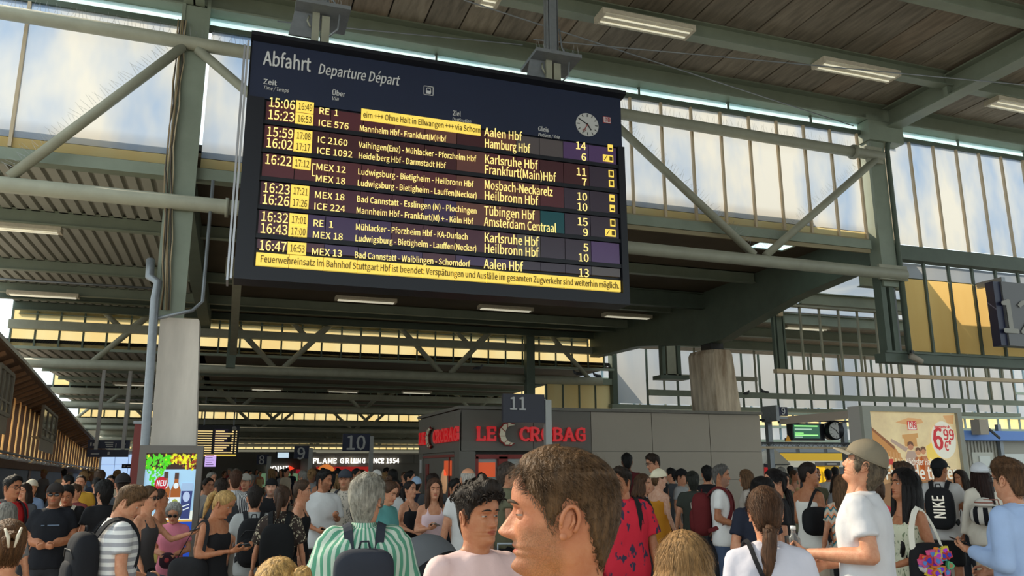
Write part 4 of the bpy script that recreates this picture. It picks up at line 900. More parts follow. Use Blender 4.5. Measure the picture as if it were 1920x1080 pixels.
def gwin(i, f0, f1, z0, z1, k):
    P_ = [along(i, f0, k, z0), along(i, f1, k, z0), along(i, f1, k, z1), along(i, f0, k, z1)]
    w = obj('gallery_window', MB().add(P_, [(0,1,2,3)]), mat('gallery_glass', (120, 104, 84), .15, spec=.7), gb); fr = MB()
    for a, b in ((0,1), (1,2), (2,3), (3,0)): fr.bar(P_[a], P_[b], .09, .09)
    for q in (.33, .66): fr.bar(P_[0].lerp(P_[1], q), P_[3].lerp(P_[2], q), .07, .07)
    fr.bar(P_[0].lerp(P_[3], .3), P_[1].lerp(P_[2], .3), .05, .05)
    obj('window_frame', fr, mat('window_grey', (158, 152, 140), .6), w)
    bx = MB().add([P_[0], P_[1], P_[1]-out[i]*k, P_[0]-out[i]*k], [(0,1,2,3)]).add([P_[0]-V((0,0,.45)), P_[1]-V((0,0,.45)), P_[1], P_[0]], [(0,1,2,3)]); obj('apron', bx, m_wallg, w)
gwin(3, .12, .9, .40, .86, .3); gwin(0, .55, 1.0, .45, .9, .3)
rb = MB(); rb.tube([bot[i]+out[i]*.1+V((0,0,.18)) for i in range(N_+1)], .035, 6); obj('handrail', rb, m_galv, gb)
cl = MB()
for i in range(N_):
    for j in range(4): p = along(i, (j+.5)/4, .0, 0)+V((0,0,.07)); cl.ell(p, (.13, .13, .07), 6, 4)
obj('white_clutter', cl, m_fasc, gb)['kind'] = 'stuff'
for i, f, w, h, c in ((1, .5, .5, .7, (176, 150, 96)), (3, .3, .6, .8, (130, 96, 72)), (2, .4, .4, .6, (120, 130, 150))):
    p = along(i, f, .02, 0); p.z = 1.25; u = (top[i+1]-top[i]); u.z = 0; u.normalize()
    obj('wall_poster', MB().add([p-u*w/2-V((0,0,h/2)), p+u*w/2-V((0,0,h/2)), p+u*w/2+V((0,0,h/2)), p-u*w/2+V((0,0,h/2))], [(0,1,2,3)]), mat('poster_%d' % i, c, .5), gb)

# ================================================================== RIGHT SIDE
# ---- large poster box
DY = 11; a = onY(1612, 762, DY); b = onY(1797, 764, DY); zt_ = (a.z+b.z)/2; zb_ = .5
pb = thing('poster_box', ((a.x+b.x)/2, DY+.3, 0), 'big grey poster box with a red price bubble at right, behind the crowd', 'poster case')
m_pf = mat('poster_box_grey', (160, 160, 148), .5, var=.06)
obj('case', MB().box((a.x, DY+.02, zb_), (b.x, DY+.30, zt_)), mat('poster_box_side', (178, 172, 164), .6), pb)
for x in (a.x+.3, b.x-.3): obj('leg', MB().box((x-.08, DY+.08, 0), (x+.08, DY+.24, zb_)), m_pf, pb)
i0, i1 = a.x+.16, b.x-.1; j0, j1 = zb_+.12, zt_-.09
obj('frame', MB().box((a.x, DY-.05, zb_), (i0, DY+.02, zt_)).box((i1, DY-.05, zb_), (b.x, DY+.02, zt_)).box((i0, DY-.05, j1), (i1, DY+.02, zt_)).box((i0, DY-.05, zb_), (i1, DY+.02, j0)), m_pf, pb)
PW, PH = i1-i0, j1-j0
def D(u, v, k): return (i0+PW*u, DY+.012-.0012*k, j1-PW*v*.84)   # v measured in poster widths from the top
def pd(name, pts, k, m, par): P_ = [D(u, v, k) for u, v in pts]; return obj(name, MB().add(P_, [tuple(range(len(P_)))]), m, par)
pc = lambda n, c: mat('print_'+n, c, .45, emit=.12)
sk = mat('print_sunset', (244, 222, 170), .45, var=.3, scale=2.2, dark=(222, 196, 150), emit=.12)
po = pd('poster', [(0,PH/PW/.84), (1,PH/PW/.84), (1,0), (0,0)], 0, sk, pb)
pd('cloud', [(.30,.11), (.45,.06), (.6,.07), (.62,.11), (.45,.14)], 1, pc('cloud', (226, 170, 112)), po); pd('cloud', [(.86,.03), (.99,.02), (.97,.12), (.9,.11)], 1, pc('cloud', (226, 150, 80)), po)
pd('ground', [(0,.62), (1,.60), (1,PH/PW/.84), (0,PH/PW/.84)], 1, pc('ground', (150, 108, 70)), po)
pd('roofline', [(0,.14), (.26,.36), (.34,.50), (0,.42)], 2, pc('roof', (206, 142, 76)), po); pd('roofline_shade', [(0,.14), (0,.17), (.26,.40), (.26,.36)], 3, pc('roofs', (150, 92, 52)), po)
for i in range(9): u = .03+.034*i; pd('column', [(u,.38+.006*i), (u+.018,.385+.006*i), (u+.018,.62), (u,.62)], 3, pc('colonnade', (176, 120, 76) if i % 2 else (214, 156, 96)), po)
pd('gate', [(.36,.24), (.54,.22), (.54,.27), (.52,.27), (.52,.36), (.38,.36), (.38,.28), (.36,.28)], 2, pc('gate', (214, 158, 92)), po)
pd('sun_glow', [(.62,.36), (.72,.3), (.8,.4), (.74,.6), (.62,.58)], 2, pc('glow', (250, 214, 96)), po)
pd('red_train', [(.1,.5), (.23,.49), (.23,.55), (.1,.55)], 4, pc('red', (206, 56, 44)), po)
for (u, v, s, c, sc_) in ((.44, .34, 1.0, (186, 158, 140), (196, 132, 96)), (.52, .40, .85, (214, 150, 84), (214, 150, 104)), (.58, .39, .85, (190, 120, 76), (206, 140, 100))):   # printed friends, plain silhouettes
    pd('printed_figure', [(u-.06*s, v+.32), (u-.07*s, v+.14), (u-.04*s, v+.07), (u+.04*s, v+.07), (u+.07*s, v+.14), (u+.06*s, v+.32)], 5, pc('fig%d' % int(u*100), c), po)
    pd('printed_head', [(u+.033*s*cos(t*.5236), v+.04*s*sin(t*.5236)+.02) for t in range(12)], 6, pc('skin%d' % int(u*100), sc_), po); pd('printed_hair', [(u-.036*s, v+.02), (u-.03*s, v-.02), (u, v-.035*s), (u+.03*s, v-.02), (u+.036*s, v+.02), (u, v-.005)], 7, pc('hair', (110, 70, 44)), po)
pd('printed_arm', [(.38,.42), (.22,.31), (.23,.28), (.41,.38)], 5, pc('fig44', (186, 158, 140)), po)
pd('path', [(.05,.68), (.5,.62), (.98,.66), (.98,.72), (.5,.66), (.05,.76)], 2, pc('path', (196, 150, 100)), po)
bc = (.83, .29); pd('price_bubble', [(bc[0]+.145*cos(t*.2094), bc[1]+.20*sin(t*.2094)) for t in range(30)], 8, pc('bubble', (236, 232, 214)), po)
def ptx(s, u, v, size, m, w=None, bold=.02, k=12): p = D(u, v, k); return text(s, p, size*PW, m, po, bold=bold, width=w*PW if w else None, ext=.002)
m_pr = pc('price_red', (204, 40, 46)); m_pw = pc('white', (244, 238, 222))
ptx('6', .70, .39, .26, m_pr, .115, .03); ptx('99', .83, .29, .13, m_pr, .125, .022); ptx('€*', .83, .405, .12, m_pr, .08, .02); ptx('Superpreise ab', .735, .165, .035, m_pr, .18, .012)
ptx('Nächster Halt:', .36, .555, .075, m_pw, .32, .02); ptx('Freunde treffen', .12, .70, .15, m_pw, .82, .03)
pd('logo_plate', [(.43,.19), (.535,.19), (.535,.095), (.43,.095)], 8, m_pr, po); pd('logo_inner', [(.437,.183), (.528,.183), (.528,.102), (.437,.102)], 9, m_pw, po); ptx('DB', .446, .172, .082, m_pr, .075, .03)
pd('red_mark', [(.93,.70), (1,.69), (1,.75), (.93,.76)], 9, pc('red', (206, 56, 44)), po); pd('train_front', [(.8,.70), (.97,.92), (.97,1.0), (.78,.86)], 9, pc('train', (214, 208, 196)), po); pd('train_window', [(.82,.76), (.93,.90), (.93,.95), (.82,.83)], 10, pc('trainw', (96, 96, 92)), po)
obj('glass', MB().add([(i0, DY-.03, j0), (i1, DY-.03, j0), (i1, DY-.03, j1), (i0, DY-.03, j1)], [(0,1,2,3)]), None, pb) if False else None

# ---- grey platform building with blue band
a = onY(1800, 826, 17); b = onY(1990, 826, 17)
pbld = thing('platform_building', ((a.x+b.x)/2, 18, 0), 'grey corrugated platform cabin under a blue band at the right edge', 'cabin')
z = a.z; obj('wall', MB().box((a.x-.6, 17, 0), (b.x+2, 20, z)), mat('cabin_grey', (176, 172, 160), .6), pbld)
bc_ = onY(1800, 807, 16.6).z
obj('blue_band', MB().box((a.x-.8, 16.6, onY(1800, 825, 16.6).z), (b.x+2, 17, bc_)), mat('band_blue', (104, 144, 216), .5), pbld)
rib = MB(); x = a.x-.5
while x < onY(1872, 840, 17).x: rib.box((x, 16.96, 0), (x+.06, 17, z-.02)); x += .12
obj('ribs', rib, mat('cabin_grey', (176, 172, 160), .6), pbld)['kind'] = 'stuff'
p = onY(1842, 848, 16.95); obj('cabin_door', MB().box((p.x-.4, 16.93, 0), (p.x+.35, 16.97, p.z)), mat('cabin_door', (196, 196, 186), .5), pbld); obj('door_window', MB().box((p.x-.18, 16.9, p.z-.5), (p.x+.2, 16.94, p.z-.1)), mat('pale_pane', (214, 218, 214), .3), pbld)
p = onY(1888, 851, 16.95); obj('cabin_window', MB().box((p.x-.3, 16.92, p.z-.5), (p.x+.9, 16.97, p.z)), mat('pale_pane', (214, 218, 214), .3), pbld)
obj('corner_post', MB().box((onY(1872, 830, 16.9).x, 16.85, 0), (onY(1878, 830, 16.9).x, 16.95, onY(1878, 810, 16.9).z+.2)), m_galv, pbld)
lp = onY(1842, 822, 16.4); o = thing('spot_lamp', lp, 'grey angled lamp bracket on the blue band at right', 'lamp'); obj('head', MB().box((lp.x-.15, 16.3, lp.z+.1), (lp.x+.15, 16.58, lp.z+.5)), m_wallg, o); obj('arm', MB().bar((lp.x, 16.35, lp.z+.4), (lp.x+.5, 16.3, lp.z), .05, .05), m_dark, o); obj('bracket', MB().box((lp.x-.05, 16.5, lp.z+.1), (lp.x+.05, 16.61, lp.z+.2)), m_dark, o)
# ---- regional train, yellow band
TYn = 30; a = onY(1455, 832, TYn); b = onY(1640, 832, TYn)
tn = thing('regional_train', (a.x+5, TYn+1.4, 0), 'white and yellow regional train standing behind the white booth', 'train')
zt_ = a.z
m_tw = mat('train_white', (226, 220, 206), .35); m_ty = mat('train_yellow', (250, 200, 30), .35); m_tg = mat('train_dark', (74, 78, 84), .3)
obj('body', MB().box((a.x-2, TYn, .5), (a.x+26, TYn+2.8, zt_)), m_tg, tn)
zy0, zy1, zw = onY(1500, 864, TYn).z, onY(1500, 850, TYn).z, onY(1500, 876, TYn).z
obj('yellow_band', MB().box((a.x-2, TYn-.03, zy0), (onY(1580, 850, TYn).x, TYn, zy1)), m_ty, tn); obj('white_band', MB().box((a.x-2, TYn-.03, zw), (onY(1600, 850, TYn).x, TYn, zy0)), m_tw, tn)
for i in range(6): obj('train_window', MB().box((a.x-1.8+i*1.5, TYn-.02, zy1+.04), (a.x-.5+i*1.5, TYn, zt_-.06)), mat('train_glass', (90, 98, 108), .15, spec=.8), tn)
obj('train_door', MB().box((a.x+1.6, TYn-.03, .6), (a.x+2.9, TYn, zw)), m_tw, tn)
obj('front', MB().poly([(0, .5), (1.2, .5), (.9, 1.4), (0, zt_)], 0, 2.8, M=Matrix(((1,0,0,a.x+26),(0,0,1,TYn),(0,1,0,0),(0,0,0,1)))), m_tw, tn)
# ---- white booth with pyramid roof
BYn = 24; a = onY(1432, 869, BYn); b = onY(1480, 869, BYn); ap = onY(1462, 843, BYn)
bo = thing('market_booth', ((a.x+b.x)/2, BYn+.5, 0), 'white booth with a pyramid roof left of the yellow train', 'booth')
obj('walls', MB().box((a.x+.04, BYn, 0), (b.x-.04, BYn+1.1, a.z-.02)), m_tw, bo)
rf = MB(); cxm = (a.x+b.x)/2; rf.add([(a.x, BYn-.08, a.z-.02), (b.x, BYn-.08, a.z-.02), (b.x, BYn+1.2, a.z-.02), (a.x, BYn+1.2, a.z-.02), (ap.x-.1, BYn+.35, ap.z), (ap.x+.1, BYn+.35, ap.z), (ap.x+.1, BYn+.7, ap.z), (ap.x-.1, BYn+.7, ap.z)], [(0,1,5,4), (1,2,6,5), (2,3,7,6), (3,0,4,7), (4,5,6,7)]); obj('roof', rf, m_tw, bo)
obj('name_strip', MB().box((a.x, BYn-.05, a.z-.12), (a.x+.45, BYn, a.z+.0)), m_blue, bo); obj('red_field', MB().box((a.x, BYn-.03, .9), (a.x+.22, BYn, a.z-.13)), m_red, bo); obj('trim', MB().box((a.x+.45, BYn-.05, a.z-.05), (b.x, BYn, a.z-.01)), m_tg, bo)
# ---- yellow ticket machine
a = onY(1546, 867, 26); b = onY(1572, 867, 26); o = thing('ticket_machine', ((a.x+b.x)/2, 26.2, 0), 'yellow machine with a dark sign strip beside the train', 'machine')
obj('cabinet', MB().box((a.x, 26, 0), (b.x, 26.5, a.z-.1)), m_ty, o); obj('sign_strip', MB().box((a.x-.05, 25.95, a.z-.12), (b.x+.05, 26.5, a.z+.02)), m_tg, o); obj('lettering_strip', MB().box((a.x+.05, 25.93, a.z-.09), (b.x-.15, 25.95, a.z-.03)), m_white_t, o); obj('display', MB().box((a.x+.08, 25.97, 1.1), (b.x-.1, 26, 1.4)), m_tg, o)
# ---- green departure screen and station clock on a truss
GY = 20; a = onY(1484, 793, GY); b = onY(1540, 826, GY)
gs = thing('departure_screen', ((a.x+b.x)/2, GY, b.z), 'dark screen with green departure lines hanging over the platform at right', 'screen')
obj('case', MB().box((a.x, GY, b.z), (b.x, GY+.25, a.z)).box((b.x, GY+.05, b.z), (onY(1547, 800, GY).x, GY+.3, a.z)), m_navy2, gs)
sc0, sc1 = (a.x+.05, b.x-.05), (b.z+.06, a.z-.05)
ds = obj('display', MB().box((sc0[0], GY-.02, sc1[0]), (sc0[1], GY, sc1[1])), mat('green_screen', (40, 84, 62), .3, emit=.5), gs)
for v, h, w, c in ((.86, .09, .95, 1), (.62, .1, .7, 0), (.36, .05, .35, 1), (.2, .08, .95, 1), (.06, .06, .3, 0)):
    obj('text_line', MB().box((sc0[0]+.03, GY-.03, sc1[0]+(sc1[1]-sc1[0])*v), (sc0[0]+.03+(sc0[1]-sc0[0]-.06)*w, GY-.02, sc1[0]+(sc1[1]-sc1[0])*(v+h))), mat('green_line', (150, 236, 130), .3, emit=.6) if c else mat('grey_line', (160, 190, 170), .3, emit=.4), ds)
cp = onY(1567, 807, GY-.2); ck = thing('station_clock', cp, 'round white station clock with a black rim right of the green screen', 'clock')
Rk = .24
obj('case', MB().tube([(cp.x, GY-.18, cp.z), (cp.x+.12, GY+.2, cp.z)], Rk*1.15, 24), m_navy2, ck)
clock_face(ck, V((cp.x, GY-.2, cp.z)), Rk, GY-.2, 4, 50)
obj('hanger_bar', MB().box((cp.x-.03, GY, cp.z+Rk), (cp.x+.03, GY+.08, cp.z+Rk+.12)), m_galv, ck)
gy_ = onY(1480, 832, GY); 
gt = setting('trim_4', (15, GY+.1, gy_.z), 'truss beam carrying the green screen and the clock')
zz0, zz1 = onY(1500, 792, GY).z+.03, onY(1500, 829, GY).z-.03
x0_, x1_ = onY(1425, 800, GY).x, onY(1600, 800, GY).x
struct('chord', MB().box((x0_, GY+.0, zz0), (x1_, GY+.1, zz0+.05)), m_dark, parent=gt); struct('chord', MB().box((x0_, GY, zz1-.16), (x1_, GY+.1, zz1-.1)), m_cream, parent=gt); struct('chord', MB().box((x0_, GY, zz1-.02), (x1_, GY+.1, zz1+.03)), m_dark, parent=gt)
x = x0_
while x < x1_: struct('strut', MB().bar((x, GY+.05, zz1-.13), (x+.15, GY+.05, zz1), .02, .02), m_galv, parent=gt); struct('strut', MB().bar((x+.15, GY+.05, zz1), (x+.3, GY+.05, zz1-.13), .02, .02), m_galv, parent=gt); x += .3
struct('support_post', MB().box((x0_+.35, GY+.1, 0), (x0_+.5, GY+.25, 3.3)), m_galv, parent=gt); struct('support_post', MB().box((x1_-.3, GY+.1, 0), (x1_-.15, GY+.25, zz0)), m_galv, parent=gt)
# canopy beam above with sign 9
struct('sloping_beam', MB().add([onY(1462, 782, GY-.45), onY(1590, 770, GY-.45), onY(1590, 786, GY-.45), onY(1462, 796, GY-.45)], [(0,3,2,1)]).bar(onY(1462, 789, GY-.3), onY(1590, 778, GY-.3), .2, .14), mat('beam_taupe', (150, 136, 122), .6), parent=gt)
a = onY(1459, 763, GY-.5); b = onY(1476, 780, GY-.5); s = thing('platform_sign', (a.x, GY-.5, b.z), 'small blue sign 9 above the green screen at right', 'platform sign'); obj('panel', MB().box((a.x, GY-.53, b.z), (b.x, GY-.47, a.z)), m_blue, s); text('9', (a.x+.06, GY-.55, b.z+.04), (a.z-b.z)*1.05, m_digit, s, bold=.02)
obj('bracket', MB().box((a.x-.12, GY-.55, b.z-.15), (a.x-.02, GY+.15, b.z+.3)).box((a.x-.02, GY-.52, b.z-.08), (b.x, GY-.46, b.z-.01)), m_galv, s)
tw = onY(1477, 823, GY-.1); wv = thing('warning_sign', tw, 'small orange triangle sign beside the green screen', 'sign'); r_ = .11
obj('plate', MB().poly([(tw.x-r_, tw.z-r_*.7), (tw.x+r_, tw.z-r_*.7), (tw.x, tw.z+r_*1.1)], GY-.12, GY-.1, M=T_), mat('warning_orange', (246, 170, 30), .5), wv); obj('bracket', MB().box((tw.x-.02, GY-.1, tw.z-.05), (tw.x+.02, GY+.02, tw.z+.03)), m_dark, wv)
# ---- large platform number at the right edge
a = onY(1858, 528, 11.8); b = onY(1990, 655, 11.8); s = thing('platform_sign', ((a.x+b.x)/2, 11.8, b.z), 'large dark platform sign cut by the right picture edge, digit starting with 1', 'platform sign')
obj('panel', MB().box((a.x+.18, 11.72, b.z), (b.x+.5, 11.95, a.z)), mat('sign_grey', (104, 104, 106), .4), s); obj('edge', MB().box((a.x, 11.76, b.z), (a.x+.18, 11.95, a.z)), m_blue, s)
text('12', (onY(1880, 630, 11.7).x, 11.70, onY(1890, 623, 11.7).z), .92, mat('sign_digit_grey', (160, 158, 150), .5), s, bold=.02); obj('hanger_bar', MB().box((a.x+.3, 11.8, a.z), (a.x+.4, 12.4, a.z+.12)), m_galv, s)
# ---- floodlight, camera, pigeons
fp = onY(1150, 773, 26.5); o = thing('floodlight', fp, 'small dark floodlight standing above the kiosk roof', 'lamp'); obj('head', MB().poly([(-.16, -.08), (.12, -.1), (.17, .06), (-.17, .06)], -.1, .1, M=Matrix(((1,0,0,fp.x),(0,0,1,26.5),(0,1,0,fp.z),(0,0,0,1)))), m_dark, o); obj('stem', MB().tube([(fp.x-.02, 26.6, fp.z), (fp.x-.02, 26.6, 3.82)], .02, 6), m_galv, o)
fp = onY(1718, 672, 12.2); o = thing('security_camera', fp, 'camera hanging below the bottom rail of the ochre panes', 'camera'); obj('body', MB().tube([(fp.x-.14, 12.2, fp.z+.05), (fp.x+.12, 12.2, fp.z-.06)], .06, 10), m_wallg, o); obj('mount', MB().box((fp.x-.1, 12.2, fp.z), (fp.x-.04, 12.3, fp.z+.16)), m_dark, o)
m_pig = mat('pigeon_grey', (92, 94, 102), .7, var=.3, scale=20); m_pig2 = mat('pigeon_dark', (56, 58, 64), .7)
def pigeon(px_, py_, Y, flip, label, zoff=0):
    p = onY(px_, py_, Y); o = thing('pigeon', p, label, 'pigeon', 'pigeons on the beams'); f = -1 if flip else 1
    bm = MB(); bm.tube([(p.x-f*.20, Y, p.z+.02), (p.x-f*.1, Y, p.z+.05), (p.x, Y, p.z+.07), (p.x+f*.08, Y, p.z+.10), (p.x+f*.12, Y, p.z+.15), (p.x+f*.135, Y, p.z+.185), (p.x+f*.16, Y, p.z+.18)], [.012, .035, .062, .058, .034, .03, .008], 10); bm.tube([(p.x+f*.155, Y, p.z+.182), (p.x+f*.19, Y, p.z+.172)], [.01, .003], 5)
    for s in (-1, 1): bm.tube([(p.x+f*.01, Y+s*.02, p.z+.04), (p.x+f*.015, Y+s*.02, p.z-.015)], .006, 5)
    obj('body', bm, m_pig, o)
    for s in (-1, 1): obj('wing', MB().ell((p.x-f*.05, Y+s*.052, p.z+.07), (.12, .018, .042), 10, 6), m_pig2, o)
pigeon(1399, 742, 24.45, False, 'pigeon standing upright on the green rail right of the pillar')
pigeon(1434, 739, 24.45, True, 'pigeon crouching on the green rail, further right than another')
pigeon(897, 694, 26.4, False, 'small pigeon perched on the tube left of the dark column'); pigeon(1082, 704, 26.5, True, 'small pigeon on the rail above the tall yellow panes'); pigeon(1119, 708, 26.5, True, 'small pigeon on the rail near the right end of the tall yellow panes')
# ================================================================== PEOPLE: builders
def cr(tab, z):
    """smooth interpolation through (z, value) rows"""
    if z <= tab[0][0]: return tab[0][1]
    if z >= tab[-1][0]: return tab[-1][1]
    for i in range(len(tab)-1):
        if tab[i][0] <= z <= tab[i+1][0]: break
    z0, a = tab[i]; z1, b = tab[i+1]; h = z1-z0; t = (z-z0)/h
    m0 = (b-tab[i-1][1])/(z1-tab[i-1][0]) if i > 0 else (b-a)/h
    m1 = (tab[i+2][1]-a)/(tab[i+2][0]-z0) if i+2 < len(tab) else (b-a)/h
    return (2*t**3-3*t*t+1)*a+(t**3-2*t*t+t)*h*m0+(3*t*t-2*t**3)*b+(t**3-t*t)*h*m1
def sst(a, b, x):
    t = min(max((x-a)/(b-a), 0), 1); return t*t*(3-2*t)
def g(x, m, s): return exp(-((x-m)/s)**2)
FR = [(-.13,.050),(-.06,.048),(-.025,.050),(-.010,.058),(-.003,.072),(.004,.083),(.014,.090),(.024,.089),(.034,.0845),(.043,.0885),(.050,.0865),(.056,.090),(.066,.088),(.078,.087),(.10,.087),(.118,.0855),(.128,.0865),(.140,.0915),(.150,.0925),(.165,.092),(.185,.086),(.203,.074),(.218,.058),(.229,.040),(.237,.020),(.24,.0)]
BK = [(-.13,.066),(-.06,.066),(0,.070),(.03,.076),(.06,.086),(.09,.096),(.12,.102),(.15,.102),(.18,.094),(.203,.080),(.218,.062),(.229,.043),(.237,.021),(.24,0)]
HW = [(-.13,.068),(-.08,.058),(-.04,.054),(-.012,.053),(0,.053),(.015,.0555),(.035,.061),(.06,.067),(.09,.071),(.12,.0735),(.15,.0755),(.178,.073),(.20,.064),(.217,.050),(.229,.034),(.237,.017),(.24,0)]
NS = [(.060,0),(.066,.003),(.071,.015),(.077,.0225),(.083,.0245),(.090,.021),(.100,.0155),(.112,.010),(.122,.005),(.132,.0015),(.14,0)]
def base_pt(th, z, f=1.0):
    c, s = cos(th), sin(th); n = 2.2
    if c > 0: n = 2.2-.5*sst(.07, .0, z)
    e = 2/n; ay = cr(FR, z) if c > 0 else cr(BK, z)
    jaw = 1.0
    x = cr(HW, z)*f*math.copysign(abs(s)**e, s); y = -ay*math.copysign(abs(c)**e, c)
    return x, y
def head_mb(hi, sex='m', nose=1.0, stub=False, fat=1.0):
    """0 skin 1 lips 2 eye white 3 iris 4 brow 5 stubble"""
    mb = MB(); zs = []; z = -.13
    while z < .2401:
        zs.append(min(z, .24)); z += ((.0028 if hi == 2 else .0055) if .0 <= z < .145 else ((.007 if hi == 2 else .014) if z < .2 else (.004 if hi == 2 else .009)))
    if zs[-1] < .24: zs.append(.24)
    n = 72 if hi == 2 else (44 if hi == 1 else 28); P = []; W = fat*(1.0 if sex == 'm' else .95)
    for z in zs:
        row = []
        for k in range(n):
            u = -pi+2*pi*k/n; th = u-.45*sin(u); x, y = base_pt(th, z, W)
            if cos(th) > 0 and -.01 < z < .175:
                ax = abs(x); fw = cos(th)**.5
                nw = .0065+.0075*g(z, .078, .012)+.002*sst(.13, .09, z); nb = cr(NS, z)*nose*(.9 if sex == 'f' else 1)
                y -= nb*exp(-(x/nw)**2)+ .006*g(z, .076, .007)*g(ax, .0135, .006)*nose
                y += .0085*g(ax, .031, .015)*g(z, .119, .011)          # eye sockets
                y += .004*g(ax, .020, .008)*g(z, .112, .012)
                y -= .0035*g(ax, .026, .018)*g(z, .137, .006)*((1.5 if stub else 1) if sex == 'm' else .4)
                if stub and hi == 2: y += .0010*(g(z, .158, .0016)+g(z, .166, .0016)+g(z, .174, .0016))*sst(.055, .03, ax)   # brow ridge
                y -= .0035*g(ax, .042, .014)*g(z, .092, .016)                # cheek bones
                y += .0035*g(ax, .030, .008)*g(z, .060, .018)                # beside the mouth
                y += .0030*g(z, .0505, .0022)*g(ax, 0, .022)                 # line of the mouth
                y -= .0030*g(z, .0435, .0045)*g(ax, 0, .015)+.0022*g(z, .0565, .004)*g(ax, 0, .014)
                y += .0012*g(ax, 0, .003)*g(z, .064, .004)
                if z < .03: y -= .004*g(ax, 0, .016)*g(z, .013, .012)*(1 if sex == 'm' else .6)
            if .0 < z < .06 and abs(th) < 2.2: x *= 1+ (.035 if sex == 'm' else .0)*g(abs(th), 1.35, .5)*g(z, .035, .02)
            row.append(V((x, y, z)))
        P.append(row)
    b = len(mb.f); mb.grid(P, 0, True, True)
    for i in range(b, len(mb.f)):
        c = sum((V(mb.v[k]) for k in mb.f[i]), V())/4
        if abs(c.x) < .0225*(1-((c.z-.0505)/.012)**2 if abs(c.z-.0505) < .012 else 0) and .0405 < c.z < .0605 and c.y < -.07: mb.m[i] = 1
        elif False and c.z < .074+.03*sst(.03, .07, abs(c.x)) and c.z > -.03 and c.y < .005-(.03 if c.z < 0 else 0) and not (abs(c.x) < .02 and c.z > .068) and not (c.z > .074 and abs(c.x) < .045): mb.m[i] = 5
    for s in (-1, 1):
        e = V((s*.0315*W, -cr(FR, .119)+.0178, .1185))
        mb.ell(e, (.0125, .0122, .0122), 16 if hi == 2 else 8, 10 if hi == 2 else 6, 2); mb.ell(e+V((0, -.0078, -.0006)), (.0068, .0062, .0068), 10, 6, 3)
        n2 = 12 if hi == 2 else 6       # lids
        for up in (1, -1):
            L = []
            for i in range(n2+1):
                a = pi*i/n2; L.append([e+V((.0152*cos(a)*s, -.0140*sin(a)*cos(t), .0140*sin(t)*up)) for t in (1.5, 1.0, .6, .12-(.13 if stub else 0) if up > 0 else .34-(.1 if stub else 0))])
            mb.grid(L, 0)
        br = [V((s*x, -cr(FR, .141)-.0015+dy, .1405+dz)) for x, dy, dz in ((.012, -.003, -.001), (.022, -.002, .002), (.034, .003, .003), (.044, .011, .0005), (.050, .018, -.003))]
        mb.tube(br, [.002, .0036, .0034, .0026, .001], 6, 4, sx=1.0)
        # ear: plate, rim, lobe
        ex = cr(HW, .11)*W; Re = Matrix.Translation((s*(ex+.0035), .014, .103)) @ Matrix.Rotation(s*.32, 4, 'Z') @ Matrix.Rotation(-.14, 4, 'X')
        em = MB(); em.ell((0, 0, 0), (.006, .0165, .029), 10, 8); em.ell((s*.003, -.012, -.004), (.004, .004, .008), 8, 6)
        rim = [V((s*.006+s*.003*sin(a), -.016*cos(a)*(1.0 if a < 3 else .9)+.002, .030*sin(a)*(1 if sin(a) > 0 else .8)+.003)) for a in [(-.35+.36*i) for i in range(13)]]
        em.tube(rim, [.0028]+[.0042]*9+[.004, .0045, .004], 7); em.tube([V((s*.006, .006, .017)), V((s*.008, .008, .004)), V((s*.007, .002, -.010))], [.002, .0035, .002], 6); em.ell((s*.002, -.006, -.0245), (.0044, .0065, .0075), 10, 8)
        mb.join(em, Re)
    mb.beard = [0.0]*len(mb.v)
    if stub:
        for i in range(len(zs)*n):
            x, y, z = mb.v[i]; ax = abs(x); w = sst(.082+.028*sst(.035, .066, ax), .064+.020*sst(.035, .066, ax), z)*sst(.012, -.006, y)*sst(-.05, -.015, z+.02*sst(-.03, .02, y))
            if z > .058: w *= max(sst(.014, .020, ax), sst(.071, .066, z))*(1-.75*g(ax, .022, .008)*sst(.066, .076, z))
            if ax < .024 and .040 < z < .058: w *= .25
            mb.beard[i] = w
    return mb
HEADS = {}
def head_of(hi, sex, stub, nose=1.0):
    k = (hi, sex, stub, nose)
    if k not in HEADS: HEADS[k] = head_mb(hi, sex, nose, stub)
    return HEADS[k]
# ---- hair
LINES = {   # hair line height by angle from the front
 'short': [(0,.196),(.35,.192),(.7,.178),(1.0,.150),(1.22,.128),(1.38,.092),(1.52,.095),(1.66,.140),(1.9,.118),(2.2,.055),(2.6,.012),(pi,.010)],
 'long': [(0,.196),(.35,.186),(.7,.168),(1.0,.135),(1.25,.09),(1.5,.03),(1.8,.0),(2.2,-.02),(pi,-.03)],
 'tied': [(0,.192),(.35,.186),(.7,.170),(1.0,.140),(1.3,.115),(1.55,.120),(1.7,.135),(1.95,.09),(2.3,.03),(pi,.02)],
 'bald': [(0,.26),(1.1,.26),(1.3,.13),(1.6,.14),(1.9,.10),(2.3,.03),(pi,.02)],
 'cap': [(0,.150),(.6,.150),(1.2,.145),(1.8,.135),(pi,.125)]}
def scalp(th, z, off):
    x, y = base_pt(th, z); d = (V((x, y, z))-V((0, .008, .115))).normalized(); return V((x, y, z))+d*off
